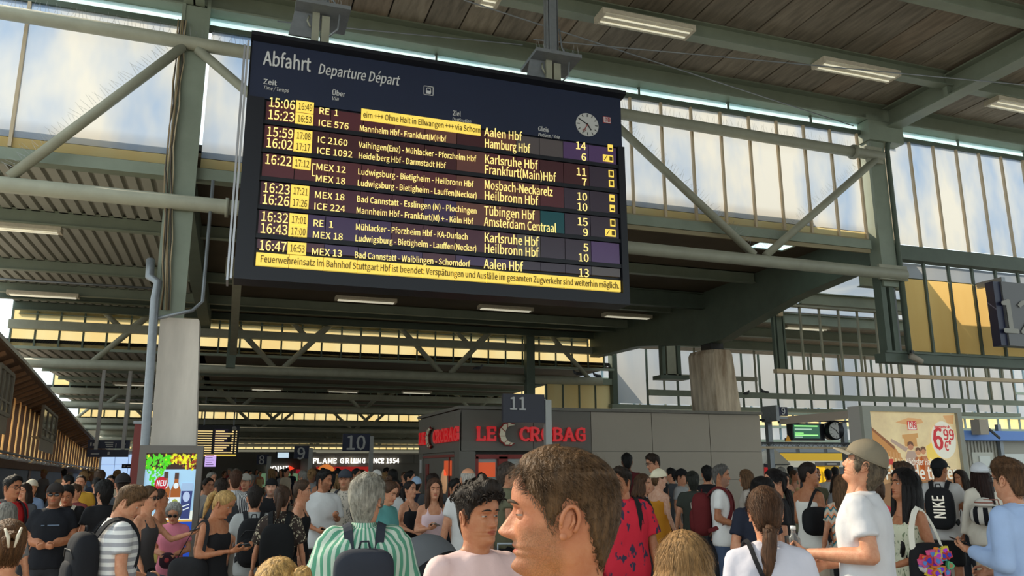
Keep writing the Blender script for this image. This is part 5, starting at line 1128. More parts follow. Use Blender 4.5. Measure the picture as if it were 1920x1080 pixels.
def hair_shell(line, top, side, rows=18, cols=40, seed=0, rough=.3, mi=0, zlo=-.05, topf=None, upper=None):
    mb = MB(); P = []; Mk = []
    for i in range(rows+1):
        t = i/rows; z = zlo+(.24-zlo)*(1-(1-t)**1.35); r = []; q = []
        for k in range(cols):
            th = -pi+2*pi*k/cols; a = abs(th); m = sst(-.004, .020, z-cr(line, a))
            if upper: m *= 1-sst(upper, upper+.03, z)
            th_ = side+(top-side)*sst(.13, .20, z)
            if topf: th_ *= topf(th, z)
            px0, py0 = base_pt(th, z); th_ *= 1+rough*(noise.noise(V((px0*34+seed, py0*34, z*30)))*.7+noise.noise(V((px0*90+seed, py0*90, z*40)))*.4)
            r.append(scalp(th, z, th_*m-.009*(1-m))); q.append(m)
        P.append(r); Mk.append(q)
    vs = [p for r in P for p in r]; fs = []
    for i in range(rows):
        for k in range(cols):
            k2 = (k+1) % cols
            if max(Mk[i][k], Mk[i][k2], Mk[i+1][k], Mk[i+1][k2]) > .02: fs.append((i*cols+k, i*cols+k2, (i+1)*cols+k2, (i+1)*cols+k))
    return mb.add(vs, fs, mi, True)
def strands(mb, n, line, thick, length, flow, seed, w=.0011, lift=.2, mi=0, zlo=-.03, curl=.2, upper=None, wr=.5):
    R_ = random.Random(seed); c = 0; tries = 0
    while c < n and tries < n*6:
        tries += 1; th = R_.uniform(-pi, pi); z = R_.uniform(zlo, .2395)
        if z < cr(line, abs(th))+R_.uniform(-.003, .006): continue
        if upper and z > upper: continue
        if R_.random() > (cr(HW, z)/.076)*.9+.1: continue
        p = scalp(th, z, thick(th, z)*R_.uniform(.55, 1.0)); d = (p-V((0, .008, .115))).normalized()
        f = flow(p, th, z); f = f-d*f.dot(d)
        if f.length < 1e-4: continue
        f.normalize(); j = V((R_.gauss(0, 1), R_.gauss(0, 1), R_.gauss(0, 1)))*curl; f = (f+j).normalized(); L = length(th, z)*R_.uniform(.6, 1.15)
        sd = d.cross(f).normalized()*w*R_.uniform(.6, 1.4); lf = lift*R_.uniform(.3, 1.6); kk = R_.uniform(-wr, wr)*.25
        q = p+f*L*.5+d*L*.5*lf+sd.normalized()*L*kk*.3; e = p+f*L+d*L*lf*.75+sd.normalized()*L*kk
        q -= d*L*L*1.1; e -= d*L*L*4.2
        b = len(mb.v); mb.v += [tuple(p-sd), tuple(p+sd), tuple(q-sd*.9), tuple(q+sd*.9), tuple(e)]; mb.f += [(b, b+1, b+3, b+2), (b+2, b+3, b+4)]; mb.m += [mi, mi]; mb.s += [True, True]; c += 1
    return mb
def lock(mb, pts, r0, n=8, seed=0, ridge=.25, mi=0, flat=1):
    """a lock of hair: tube with ridges"""
    N = len(pts); dense = []
    for i in range(N-1):
        for t in (0, .34, .67): dense.append(V(pts[i]).lerp(V(pts[i+1]), t))
    dense.append(V(pts[-1])); M = len(dense); rr = []
    for i in range(M): t = i/(M-1)*(N-1); k = min(int(t), N-2); rr.append(r0[k]+(r0[k+1]-r0[k])*(t-k))
    b = len(mb.v); mb.tube(dense, rr, n, mi, sx=flat)
    for i in range(M):
        c = dense[i]
        for k in range(n):
            v = V(mb.v[b+i*n+k]); f = 1+ridge*(noise.noise(V((k*1.7+seed, i*.22, seed)))); mb.v[b+i*n+k] = tuple(c+(v-c)*f)
    return mb
def hair_mb(style, seed=0, hi=1):
    """0 hair 1 accessory"""
    mb = MB(); rows, cols = ((26, 56) if hi == 2 else ((16, 36) if hi == 1 else (10, 24))); L = LINES
    if style in ('short', 'crop', 'curly', 'full', 'quiff', 'receding'):
        top, side = {'short': (.020, .007), 'crop': (.008, .004), 'curly': (.034, .005), 'full': (.032, .024), 'quiff': (.012, .005), 'receding': (.014, .006)}[style]
        ln = L['short']
        if style == 'full': ln = [(a, z-(.03 if a > 1.2 else 0)-(.02 if a > 2 else 0)) for a, z in ln]
        if style == 'receding': ln = [(a, z+.018*exp(-((a-.55)/.35)**2)) for a, z in ln]
        if style == 'curly': ln = [(a, z-(.012 if a < .8 else 0)) for a, z in ln]
        tf = (lambda th, z: 1+.5*max(cos(th), 0)*sst(.18, .215, z)) if style in ('quiff', 'curly', 'short') else None
        mb.join(hair_shell(ln, top, side, rows, cols, seed, .55 if style in ('curly', 'full') else .35, topf=tf)); r = random.Random(seed)
        if hi:
            if style == 'curly':
                for i in range(260 if hi == 2 else 90):
                    th = r.uniform(-pi, pi); z = r.uniform(.165, .24)
                    if z < cr(ln, abs(th))-.004: continue
                    c = scalp(th, z, .028*r.uniform(.5, 1.1)+.004); R_ = r.uniform(.007, .013); ax = V((r.gauss(0,1), r.gauss(0,1), r.gauss(0,1))).normalized(); u = ax.orthogonal().normalized(); w_ = ax.cross(u); a0 = r.uniform(0, 6.28)
                    mb.tube([c+(u*cos(a0+t*.8)+w_*sin(a0+t*.8))*R_+ax*t*.0022 for t in range(8)], [.0015]+[.0034]*6+[.001], 5)
            def flow(p, th, z):
                if z > .19 or cos(th) > .5: return V((0, -.5 if style in ('quiff', 'short', 'curly') else .6, .25))+V((p.x*5, 0, 0))
                return V((0, .45, -1))
            if style != 'curly' or hi == 2:
                strands(mb, (7500 if hi == 2 else 900) if style != 'crop' else 500, ln, lambda th, z: side+(top-side)*sst(.13, .2, z), lambda th, z: (.010+(.020 if style != 'full' else .03)*sst(.14, .2, z)) if style != 'crop' else .006, flow, seed, w=.00055 if hi == 2 else .0022, lift=.16 if style != 'quiff' else .26)
    elif style == 'bald':
        mb.join(hair_shell(L['bald'], .005, .005, rows, cols, seed, .2, upper=.175))
        if hi: strands(mb, 700, L['bald'], lambda a, z: .004, lambda a, z: .009, lambda p, a, z: V((0, .5, -1)), seed, w=.001, upper=.19)
    elif style in ('long', 'longdown', 'bob', 'longwide'):
        mb.join(hair_shell(L['long'], .020, .022, rows, cols, seed, .3))
        Lg = {'long': -.22, 'longdown': -.42, 'bob': -.06, 'longwide': -.32}[style]; r = random.Random(seed); wd = 1.35 if style == 'longwide' else 1.0
        for i in range(15 if hi else 9):
            a = 1.15+(2*pi-2.3)*i/(14 if hi else 8); x0, y0 = base_pt(a if a <= pi else a-2*pi, .11); p0 = V((x0*.98, y0*.98, .165)); back = y0 > .02
            p1 = V((x0*1.2*wd, y0*1.15+.01, .02)); p2 = V((x0*1.25*wd+r.uniform(-.01, .01), max(y0, -.01)*1.1+(.03 if back else .0), Lg*.55)); p3 = V((x0*1.15*wd+r.uniform(-.015, .015), max(y0, -.03)+(.035 if back else -.01), Lg+r.uniform(-.03, .03)))
            p05 = V((x0*1.14, y0*1.10, .105)); lock(mb, [p0, p05, p1, p2, p3], [.010, .022, .026, .025*wd, .008], 8, i+seed, .35)
        if hi: strands(mb, 900 if hi == 1 else 2600, L['long'], lambda a, z: .021, lambda a, z: .05 if hi == 1 else .085, lambda p, a, z: V((p.x*6, .25, -1 if z < .19 else -.2)), seed, w=.0013 if hi == 1 else .0010, lift=.0, curl=.05)
    else:   # tied back: pony, lowpony, braid, bun, topbun, updo, clip
        mb.join(hair_shell(L['tied'], .012, .009, rows, cols, seed, .25))
        r = random.Random(seed)
        if hi: strands(mb, 900 if hi == 1 else 3000, L['tied'], lambda a, z: .011, lambda a, z: .045, lambda p, a, z: V((0, .118, .155 if style not in ('lowpony', 'braid') else .06))-p, seed, w=.0012, lift=.0, curl=.09)
        if style == 'pony':
            lock(mb, [(0,.095,.155),(0,.135,.165),(0,.155,.12),(.01,.15,.02),(.02,.135,-.10)], [.016,.024,.03,.027,.006], 10, seed, .35); mb.tube([(0,.102,.157),(0,.112,.160)], .019, 10, 1)
        if style == 'lowpony' or style == 'braid':
            n = 5; lock(mb, [(0,.088,.06),(0,.118,.02),(.01,.125,-.06),(.03,.12,-.16),(.05,.115,-.27),(.055,.11,-.36)] if style == 'lowpony' else [(0,.09,.07),(.0,.12,.03),(.005,.125,-.05),(.02,.12,-.14),(.035,.12,-.22),(.045,.11,-.31)], [.022,.034,.036,.033,.026,.006], 10, seed, .5)
            for i in range(14 if hi == 2 else 6):
                a = r.uniform(0, 6.28); pts = []
                for t in range(9): q = t/8; pts.append(V((.055*q+.026*cos(a+q*5), .118+.022*sin(a+q*5), .05-.42*q*r.uniform(.96, 1.02))))
                lock(mb, pts, [.010]*8+[.002], 6, i, .3)
        if style in ('bun', 'topbun', 'updo', 'clip'):
            c = V((0, .115, .155)) if style in ('bun', 'clip') else V((0, .055, .255))
            if style == 'updo': c = V((-.085, .06, .205))
            for i in range(9 if hi else 5):
                ax = V((r.gauss(0,1), r.gauss(0,1), r.gauss(0,1))).normalized(); u = ax.orthogonal().normalized(); w_ = ax.cross(u); R_ = .026 if style != 'clip' else .032
                lock(mb, [c+(u*cos(t*.75)+w_*sin(t*.75))*R_+ax*r.uniform(-.012, .012) for t in range(8)], [.006]+[.013]*6+[.005], 7, i, .35)
            if style == 'clip':
                for s in (-1, 1): mb.tube([V((s*.035, .14, .21)), V((s*.02, .165, .17)), V((s*.012, .155, .12))], [.006, .009, .004], 6, 1)
    return mb
# ---- cap, glasses
def cap_mb(back=False, tall=.016, brim=True):
    mb = MB(); P = []
    for i in range(13):
        t = i/12; row = []
        for k in range(36):
            th = -pi+2*pi*k/36; z0 = cr(LINES['cap'], abs(th)); z = z0+(.24-z0)*(1-(1-t)**1.5); row.append(scalp(th, z, tall+.004*t))
        P.append(row)
    mb.grid(P, 0, True, True); mb.ell((0, .004, .24+tall+.003), (.008, .008, .004), 8, 4)
    band = [scalp(-pi+2*pi*k/36, cr(LINES['cap'], abs(-pi+2*pi*k/36))+.004, tall+.0015) for k in range(37)]; mb.tube(band, .004, 5)
    if brim:
        B0, B1 = [], []
        for k in range(13):
            a = -1.05+2.1*k/12; p = scalp(a, .152, tall-.003); q = V((p.x*1.05, p.y-.075*cos(a*1.25)**.8 if abs(a*1.25) < pi/2 else p.y, p.z-.018+.012*cos(a*1.4))); B0.append(p); B1.append(q)
        s = MB(); s.grid([B0, [a.lerp(b, .5)+V((0,0,.004)) for a, b in zip(B0, B1)], B1, [b-V((0,0,.004)) for b in B1], [p-V((0,0,.004)) for p in B0]], 1)
        mb.join(s, Matrix.Rotation(pi, 4, 'Z') @ Matrix.Translation((0, -.012, 0)) if back else None)
    return mb
def glasses_mb(up=False, dark=True):
    mb = MB(); y = -.098; z = .118
    for s in (-1, 1):
        c = V((s*.033, y+.004, z)); mb.tube([c+V((.024*cos(a)*1.05, abs(.024*cos(a))*.10 if True else 0, .019*sin(a))) for a in [2*pi*i/14 for i in range(15)]], .0022, 5)
        if dark: mb.ell(c, (.024, .003, .019), 12, 6, 1)
        mb.tube([V((s*.057, y+.008, z+.008)), V((s*.074, -.04, z+.009)), V((s*.077, .012, z+.006))], .0024, 5)
    mb.tube([V((-.011, y+.002, z+.004)), V((0, y-.002, z+.007)), V((.011, y+.002, z+.004))], .002, 5)
    if up: mb2 = MB(); mb2.join(mb, Matrix.Translation((0, .075, .095)) @ Matrix.Rotation(-.75, 4, 'X') @ Matrix.Translation((0, .09, -.118)) @ Matrix.Translation((0, -.085, 0))); return mb2
    return mb
# ---- hands: palm and five fingers each
HANDS = {}
def hand(kind, hi):
    k = (kind, hi)
    if k in HANDS: return HANDS[k]
    mb = MB(); cu = {'relaxed': .28, 'grip': .95, 'flat': .08}[kind]
    mb.cap((0, 0, .01), (0, .002, -.03), .024, .028, 8); mb.ell((-.002, .002, -.048), (.038, .0155, .042), 12, 8)
    for i, (x, L) in enumerate(((-.029, .070), (-.0095, .079), (.0105, .073), (.029, .057))):
        p = V((x*.95, 0, -.078+abs(x)*.12)); a = cu*(.55+.05*i); d = V((x*1.2, 0, -1)).normalized(); r = .0092-.0006*i
        for j, (f, rr) in enumerate(((.44, 1.0), (.32, .92), (.24, .82))):
            q = p+V((d.x, sin(a), d.z*cos(a))).normalized()*L*f; mb.cap(p, q, r*rr, r*rr*.94, 7, hemi=2); p = q; a += cu*(1.0 if j == 0 else .8)
    t0, t1, t2, t3 = V((-.024, .006, -.018)), V((-.048, .014+.01*cu, -.046)), V((-.058+.016*cu, .022+.022*cu, -.074)), V((-.056+.030*cu, .026+.03*cu, -.096))
    mb.cap(t0, t1, .0145, .0115, 8); mb.cap(t1, t2, .0108, .0100, 7); mb.cap(t2, t3, .0100, .0078, 7)
    me = remesh(mb, .0048 if hi else .0088, 2); o = MB(); o.add([v.co.copy() for v in me.vertices], [tuple(p.vertices) for p in me.polygons], 0, True); bpy.data.meshes.remove(me)
    HANDS[k] = o; return o
# ---- body pieces (person height 1.75, facing -Y, feet at z 0)
TM = [(.78,.160,.112,.0),(.88,.172,.118,.0),(.97,.164,.112,.0),(1.08,.158,.106,.0),(1.20,.168,.112,.0),(1.31,.178,.114,.003),(1.39,.160,.098,.008),(1.445,.105,.074,.010),(1.49,.062,.060,.008)]
TF = [(.78,.165,.118,.0),(.88,.172,.122,.0),(.97,.152,.106,.0),(1.07,.130,.092,.0),(1.18,.144,.100,-.004),(1.285,.152,.112,-.010),(1.38,.138,.090,.006),(1.44,.090,.066,.010),(1.49,.052,.052,.008)]
def torso(mb, sex, k=0, z0=.78, z1=1.49, bulk=1.0, flare=0, n=20):
    T = TM if sex == 'm' else TF; zs = [z0+(z1-z0)*i/14 for i in range(15)]; P = []
    col = lambda j, z: cr([(r[0], r[j]) for r in T], z)
    for z in zs:
        b = bulk if z < 1.36 else 1+(bulk-1)*sst(1.49, 1.36, z); f = 1+flare*sst(1.1, z0, z)
        a, d, y0 = col(1, z)*b*f+k, col(2, z)*b*f+k, col(3, z); by = (bulk-1)*.05*g(z, 1.0, .16); row = []
        for i in range(n):
            t = 2*pi*i/n; e = 2/2.5; s, c = sin(t), cos(t); y = -math.copysign(abs(c)**e, c)*d; y = y-by if y < 0 else y; row.append(V((math.copysign(abs(s)**e, s)*a, y0+y, z)))
        P.append(row)
    b = len(mb.v); mb.grid(P, 0, True, True); mb.f += [tuple(range(b+n-1, b-1, -1)), tuple(range(b+14*n, b+15*n))]; mb.m += [0, 0]; mb.s += [True, True]; return mb
POSE = {'down': ((.245,.02,1.15), (.265,-.05,.90)), 'phone': ((.235,.03,1.14), (.10,-.26,1.19)), 'hold': ((.245,.04,1.13), (.13,-.25,1.04)), 'reach': ((.22,-.20,1.20), (.14,-.44,1.27)),
        'strap': ((.25,-.10,1.17), (.15,-.17,1.37)), 'hip': ((.30,.10,1.16), (.20,-.02,1.0)), 'chest': ((.24,.0,1.14), (.02,-.21,1.22)), 'belly': ((.25,.02,1.13), (.02,-.22,1.08)), 'low': ((.235,-.03,1.13), (.22,-.16,.90)), 'face': ((.24,-.12,1.20), (.09,-.26,1.42))}
PALM = {'down': (1,.2,0), 'phone': (.2,.6,.8), 'hold': (.9,.1,.4), 'reach': (.3,.3,.9), 'strap': (.2,1,.1), 'hip': (1,.1,0), 'chest': (.1,1,.2), 'belly': (.1,1,.2), 'low': (1,.2,.2), 'face': (.3,1,.3)}
GRIP = {'down': 'relaxed', 'phone': 'grip', 'hold': 'grip', 'reach': 'grip', 'strap': 'grip', 'low': 'grip', 'belly': 'grip', 'chest': 'grip', 'face': 'grip', 'hip': 'relaxed'}
def arm_pts(pose, s, sex):
    sh = .178 if sex == 'm' else .158; q = POSE[pose] if isinstance(pose, str) else pose; k = sh/.178
    S = V((s*sh, .008, 1.405)); E_ = V((s*q[0][0]*k, q[0][1], q[0][2])); W = V((s*q[1][0], q[1][1], q[1][2])); return S, E_, W
MATC = {}
def cloth(c, kind=None, c2=None, f=1.0):
    """fabric; kind: h (hoops), v (upright stripes), floral, zigzag, None"""
    key = 'fabric_%s_%d_%d_%d' % (kind or 'plain', *c)
    if c2: key += '_%d_%d_%d' % c2
    if not kind: return mat(key, c, .85, var=.10, scale=5, bump=.35, bscale=9, spec=.2)
    if key in MATS: return MATS[key]
    m = mat(key, c, .85, bump=.3, scale=9, spec=.2); nt = m.node_tree; L = nt.links.new; p = nt.nodes['Principled BSDF']; N = nt.nodes.new
    tc = N('ShaderNodeTexCoord'); sx = N('ShaderNodeSeparateXYZ'); L(tc.outputs['Object'], sx.inputs[0]); rp = N('ShaderNodeValToRGB'); rp.color_ramp.interpolation = 'CONSTANT' if kind != 'floral' else 'LINEAR'
    def mth(op, a, b=None):
        n = N('ShaderNodeMath'); n.operation = op
        for i, v in ((0, a), (1, b)):
            if v is None: continue
            if isinstance(v, (int, float)): n.inputs[i].default_value = v
            else: L(v, n.inputs[i])
        return n.outputs[0]
    if kind in ('h', 'v'):
        if kind == 'h': src = sx.outputs[2]; fr = 24*f
        else:
            at2 = mth('ARCTAN2', sx.outputs[0], sx.outputs[1]); src = mth('MULTIPLY', at2, .17); fr = 30*f
        v = mth('FRACT', mth('MULTIPLY', src, fr))
    elif kind == 'zigzag':
        tri = mth('PINGPONG', mth('MULTIPLY', sx.outputs[0], 16*f), .5); v = mth('FRACT', mth('ADD', mth('MULTIPLY', sx.outputs[2], 11*f), tri))
    else:
        vo = N('ShaderNodeTexVoronoi'); vo.inputs['Scale'].default_value = 11*f; mp = N('ShaderNodeMapping'); mp.inputs['Scale'].default_value = (1.6, 1.6, .8); L(tc.outputs['Object'], mp.inputs[0]); nz = N('ShaderNodeTexNoise'); nz.inputs['Scale'].default_value = 9; L(mp.outputs[0], nz.inputs['Vector'])
        ad = N('ShaderNodeMix'); ad.data_type = 'VECTOR'; ad.inputs[0].default_value = .25; L(mp.outputs[0], ad.inputs[4]); L(nz.outputs['Color'], ad.inputs[5]); L(ad.outputs[1], vo.inputs['Vector']); v = vo.outputs['Distance']
    L(v, rp.inputs[0]); e = rp.color_ramp.elements; A, B = srgb(c)+(1,), srgb(c2)+(1,)
    if kind == 'zigzag':
        e[0].color = A; e[0].position = 0; e[1].color = B; e[1].position = .45; q = e.new(.62); q.color = srgb((60, 60, 66))+(1,); q = e.new(.72); q.color = srgb((226, 150, 110))+(1,)
    elif kind == 'floral': e[0].color = B; e[0].position = .26; e[1].color = A; e[1].position = .34
    else: e[0].color = A; e[0].position = 0; e[1].color = B; e[1].position = .5
    L(rp.outputs[0], p.inputs['Base Color']); return m
SKINS = {'ruddy': (190, 128, 94), 'light': (206, 152, 120), 'fair': (222, 178, 152), 'tan': (182, 126, 92), 'brown': (130, 88, 64), 'dark': (92, 62, 48)}
def skin_mats(tone, haircol):
    c = SKINS[tone]; hc = haircol
    return [mat('skin_'+tone, c, .5, var=.10, scale=26, dark=tuple(int(v*k) for v, k in zip(c, (.93, .84, .80))), bump=.12, bscale=160, sub=.06, spec=.35), mat('lip_'+tone, tuple(int(v*k) for v, k in zip(c, (.86, .62, .60))), .45), mat('eye_white', (186, 174, 164), .3), mat('iris_brown', (58, 40, 30), .15),
            mat('brow_%d_%d_%d' % hc, tuple(int(v*.62) for v in hc), .8), mat('stubble_%s_%d' % (tone, hc[0]), tuple(int(a*.74+b*.26) for a, b in zip(c, hc)), .7, var=.3, scale=240, dark=tuple(int(a*.5+b*.5) for a, b in zip(c, hc)))]
def stub_skin(tone, hc):
    key = 'stubbled_skin_%s_%d' % (tone, hc[0])
    if key in MATS: return MATS[key]
    base = skin_mats(tone, hc)[0]; m = base.copy(); m.name = key; MATS[key] = m; nt = m.node_tree; L = nt.links.new; p = nt.nodes['Principled BSDF']; src = p.inputs['Base Color'].links[0].from_socket
    a = nt.nodes.new('ShaderNodeAttribute'); a.attribute_name = 'beard'; tc = nt.nodes.new('ShaderNodeTexCoord'); nz = nt.nodes.new('ShaderNodeTexNoise'); nz.inputs['Scale'].default_value = 420; nz.inputs['Detail'].default_value = 2; L(tc.outputs['Object'], nz.inputs['Vector'])
    mr = nt.nodes.new('ShaderNodeMapRange'); mr.inputs[1].default_value = .35; mr.inputs[2].default_value = .65; mr.inputs[3].default_value = .35; mr.inputs[4].default_value = 1.0; L(nz.outputs['Fac'], mr.inputs[0])
    ml = nt.nodes.new('ShaderNodeMath'); ml.operation = 'MULTIPLY'; L(a.outputs['Fac'], ml.inputs[0]); L(mr.outputs[0], ml.inputs[1]); m2 = nt.nodes.new('ShaderNodeMath'); m2.operation = 'MULTIPLY'; L(ml.outputs[0], m2.inputs[0]); m2.inputs[1].default_value = .62
    mx = nt.nodes.new('ShaderNodeMix'); mx.data_type = 'RGBA'; L(m2.outputs[0], mx.inputs[0]); L(src, mx.inputs[6]); mx.inputs[7].default_value = srgb(hc)+(1,); L(mx.outputs[2], p.inputs['Base Color']); return m
def hair_mat(c): return mat('hair_%d_%d_%d' % c, c, .58, var=.5, scale=30, stretch=(2.4, 2.4, .35), bump=.5, bscale=60, spec=.22, dark=tuple(int(v*.55) for v in c))
BLACK, DBROWN, BROWN, LBROWN, BLOND, DBLOND, GREY, WHITE = (24, 21, 20), (48, 35, 27), (78, 55, 38), (116, 86, 58), (200, 160, 104), (152, 116, 74), (148, 144, 136), (206, 202, 196)
CNT = {'p': 0}
TAKEN = []
def place(x, ytop, h, s0=1.0, ws=.05, wh=.10):
    best = None; d = 1.2
    while d < 45:
        P = at(x, ytop, d); s = P.z/1.772; q = ((s-s0)/ws)**2+((.24*s*FPX/d/(h*.91)-1)/wh)**2
        for a, b in TAKEN:
            dd = sqrt((P.x-a)**2+(P.y-b)**2)
            if dd < .5: q += 40*(.5-dd)
        if best is None or q < best[0]: best = (q, d, s, P)
        d *= 1.015
    return best[1:]
def fdir(P, face):
    c = V((-P.x, -P.y, 0)).normalized(); R_ = V((CR.x, CR.y, 0)).normalized(); a = radians(face); rt = V((c.y, -c.x, 0))   # rt: picture left seen from the camera
    if rt.dot(R_) > 0: rt = -rt
    v = c*cos(a)+rt*sin(a); return atan2(v.x, -v.y)
def rm(name, mb, voxel, mats, root, smooth=3):
    me = remesh(mb, voxel, smooth, name); me.materials.clear()
    if voxel < .03 and name in ('t_shirt', 'shirt', 'blouse', 'polo_shirt', 'top', 'trousers', 'dress', 'skirt'):
        o_ = V((root.location.x*3, root.location.y*3, 0)); f_ = .6 if name == 'trousers' else 1
        for v in me.vertices:
            c = v.co; w = noise.noise(V((c.x*13, c.y*13, c.z*7+c.x*6))+o_)*.55+noise.noise(V((c.x*26, c.y*26, c.z*13-c.x*14))+o_)*.3; v.co = c+v.normal*w*.010*f_
    for m in mats: me.materials.append(m)
    return link(name, me, root, True)
def person(x, ytop, h, face, label, hsc=(1, 1, 1), sex='m', skin='light', hair=('short', DBROWN), top=('tee', None), legs=('trousers', None), arms=('down', 'down'), body=None, pitch=0, roll=0, bulk=1.0, glasses=None, cap=None, stub=False, s0=None, d=None, hi=None, ws=.05, wh=.10, nose=1.0, group=None, seed=None, hands=None):
    if s0 is None: s0 = 1.0 if sex == 'm' else .955
    if d: P = at(x, ytop, d); s = P.z/1.772
    else: d, s, P = place(x, ytop, h, s0, ws, wh)
    if hi is None: hi = 2 if h > 78 else (1 if h > 26 else 0)
    TAKEN.append((P.x, P.y)); CNT['p'] += 1; sd_ = CNT['p'] if seed is None else seed
    body = face if body is None else body; vox = (.014 if hi == 2 else (.024 if hi == 1 else .036))
    root = link('person', None); root.empty_display_size = .2; root.location = (P.x, P.y, 0); root.rotation_euler.z = fdir(P, body); root.scale = (s, s, s); tag(root, label, 'person', group)
    hcol = hair[1] if hair else DBROWN; sm = skin_mats(skin, hcol)
    # skin body: trunk, arms, legs fused; hands and head in the same mesh
    mb = MB(); torso(mb, sex, -.004, .80, 1.46, bulk); mb.cap((0,.012,1.40), (0,.002,1.53), .062 if sex == 'm' else .052, .054 if sex == 'm' else .046, 12)
    sh = .150 if sex == 'm' else .132; SR = .054 if sex == 'm' else .046; tk = (1.0 if sex == 'm' else .84)*(1+(bulk-1)*.5)
    for q in (-1, 1):
        mb.cap((q*.035, .012, 1.455), (q*sh, .010, 1.400), .045, SR, 10)
        S, E_, W = arm_pts(arms[0 if q < 0 else 1], q, sex); mb.cap(S, E_, .050*tk, .040*tk, 10); mb.cap(E_, E_.lerp(W, .35), .041*tk, .043*tk, 10); mb.cap(E_.lerp(W, .35), W, .043*tk, .027*tk, 10)
        mb.cap((q*.088,.0,.86), (q*.095,-.01,.49), .086*bulk, .056, 10); mb.cap((q*.095,-.01,.49), (q*.097,.015,.34), .055, .056, 10); mb.cap((q*.097,.015,.34), (q*.10,.02,.10), .056, .036, 10); mb.cap((q*.10,.03,.05), (q*.11,-.12,.035), .036, .030, 8)
    me = remesh(mb, vox, 3); full = MB(); full.add([v.co.copy() for v in me.vertices], [tuple(p.vertices) for p in me.polygons], 0, True); bpy.data.meshes.remove(me)
    HW_ = {}
    for q in (-1, 1):
        pose = arms[0 if q < 0 else 1]; S, E_, W = arm_pts(pose, q, sex); dr = (W-E_).normalized(); pn = V(PALM[pose] if isinstance(pose, str) else (.3,.6,.7)); pn.x *= -q
        yv = (pn-dr*pn.dot(dr)).normalized(); zv = -dr; xv = yv.cross(zv); M = Matrix((xv, yv, zv)).transposed().to_4x4(); M.translation = W+dr*.012
        thumb_in = V((0, -1, .3)); flip = (xv*-1).dot(V((0,-1,0))*1.0+V((0,0,.5))) < 0
        kind = (GRIP.get(pose, 'grip') if isinstance(pose, str) else 'grip'); hm = hand(kind, hi == 2); hh = MB(); hh.join(hm, M @ Matrix.Diagonal((-.95 if flip else .95, .95, .95, 1)))
        if flip: hh.f = [f[::-1] for f in hh.f]
        full.join(hh); HW_[q] = (W+dr*.085, dr, yv)
    HR = Matrix.Translation((0, -.012, 1.512)) @ Matrix.Translation((0, .03, -.02)) @ Matrix.Rotation(radians(roll), 4, 'Y') @ Matrix.Rotation(0, 4, 'Z')
    RP = Matrix.Rotation(fdir(P, face)-fdir(P, body), 4, 'Z') @ Matrix.Rotation(radians(pitch), 4, 'X') @ Matrix.Rotation(radians(roll), 4, 'Y')
    HM = Matrix.Translation((0, .018, 1.50)) @ RP @ Matrix.Translation((0, -.030, .012)) @ Matrix.Diagonal((hsc[0], hsc[1], hsc[2], 1))
    hd = head_of(hi, sex, stub, nose); off = len(full.v); full.join(hd, HM)
    bo_ = obj('body', full, sm, root, True)
    if stub:
        bo_.data.materials[0] = stub_skin(skin, hcol); at_ = bo_.data.attributes.new('beard', 'FLOAT', 'POINT'); at_.data.foreach_set('value', [0.0]*off+hd.beard)
    if hair:
        hb = hair_mb(hair[0], sd_, hi)
        if cap:
            for i, (vx, vy, vz) in enumerate(hb.v):
                if vz > .128:
                    th = atan2(vx, -vy); bx, by = base_pt(th, min(vz, .239)); R0 = sqrt(bx*bx+by*by)+.007; R1 = sqrt(vx*vx+vy*vy); k_ = min(1, R0/max(R1, 1e-4)); hb.v[i] = (vx*k_, vy*k_, min(vz, .243))
        hm_ = MB(); hm_.join(hb, HM); obj('hair', hm_, [hair_mat(hair[1]), hair[2] if len(hair) > 2 else m_dark], root, True)
    if cap:
        cm_ = MB(); cm_.join(cap_mb(cap[1] if len(cap) > 1 else False), HM); obj('cap', cm_, [cloth(cap[0]), cloth(cap[2] if len(cap) > 2 else cap[0])], root, True)
    if glasses:
        gm = MB(); gm.join(glasses_mb('up' in glasses, 'dark' in glasses), HM); obj('sunglasses' if 'dark' in glasses else 'glasses', gm, [m_dark, mat('dark_lens', (24, 24, 26), .1, spec=.8)], root, True)
    # clothes
    ty, tm = top[0], top[1] or cloth((60, 60, 64)); tb = MB(); kk = {'tee': .016, 'polo': .018, 'loose': .026, 'long': .02, 'blouse': .026, 'tank': .007, 'dress': .008, 'cami': .007}[ty]
    covers = ty in ('tee', 'polo', 'loose', 'long', 'blouse')
    torso(tb, sex, kk, .80 if covers else .84, 1.475 if covers else 1.335, bulk, .06 if ty in ('loose', 'blouse', 'dress') else 0)
    for q in (-1, 1):
        S, E_, W = arm_pts(arms[0 if q < 0 else 1], q, sex)
        if covers:
            tb.cap((q*.04, .012, 1.440), (q*sh, .010, 1.398), .048+kk*.6, SR+kk*.75, 10)
            tb.cap(S+V((-q*.012, 0, .004)), S.lerp(E_, .25), .068*tk, .064*tk, 12)
            if ty in ('tee', 'polo'): tb.tube([S.lerp(E_, .1), S.lerp(E_, .35), S.lerp(E_, .62)], [.062*tk, .062*tk, .066*tk], 14)
            elif ty == 'loose': tb.tube([S, S.lerp(E_, .4), S.lerp(E_, .92)], [.074*tk, .084*tk, .098*tk], 12)
            else:
                tb.cap(S, E_, .066*tk, .060*tk, 10); tb.tube([E_, E_.lerp(W, .5), E_.lerp(W, .9)], [.060*tk, .056*tk, .044*tk], 10)
        else:
            for y0, y1 in ((-.085, -.01), (.085, .02)): tb.cap((q*.085, y0, 1.32), (q*.078, y1, 1.447), .010, .009, 6) if ty != 'tank' else tb.cap((q*.085, y0, 1.32), (q*.078, y1, 1.452), .022, .018, 6)
    if ty == 'dress': tb.tube([(0,0,.95), (0,0,.75), (0,0,.45)], [.15, .20, .27], 20)
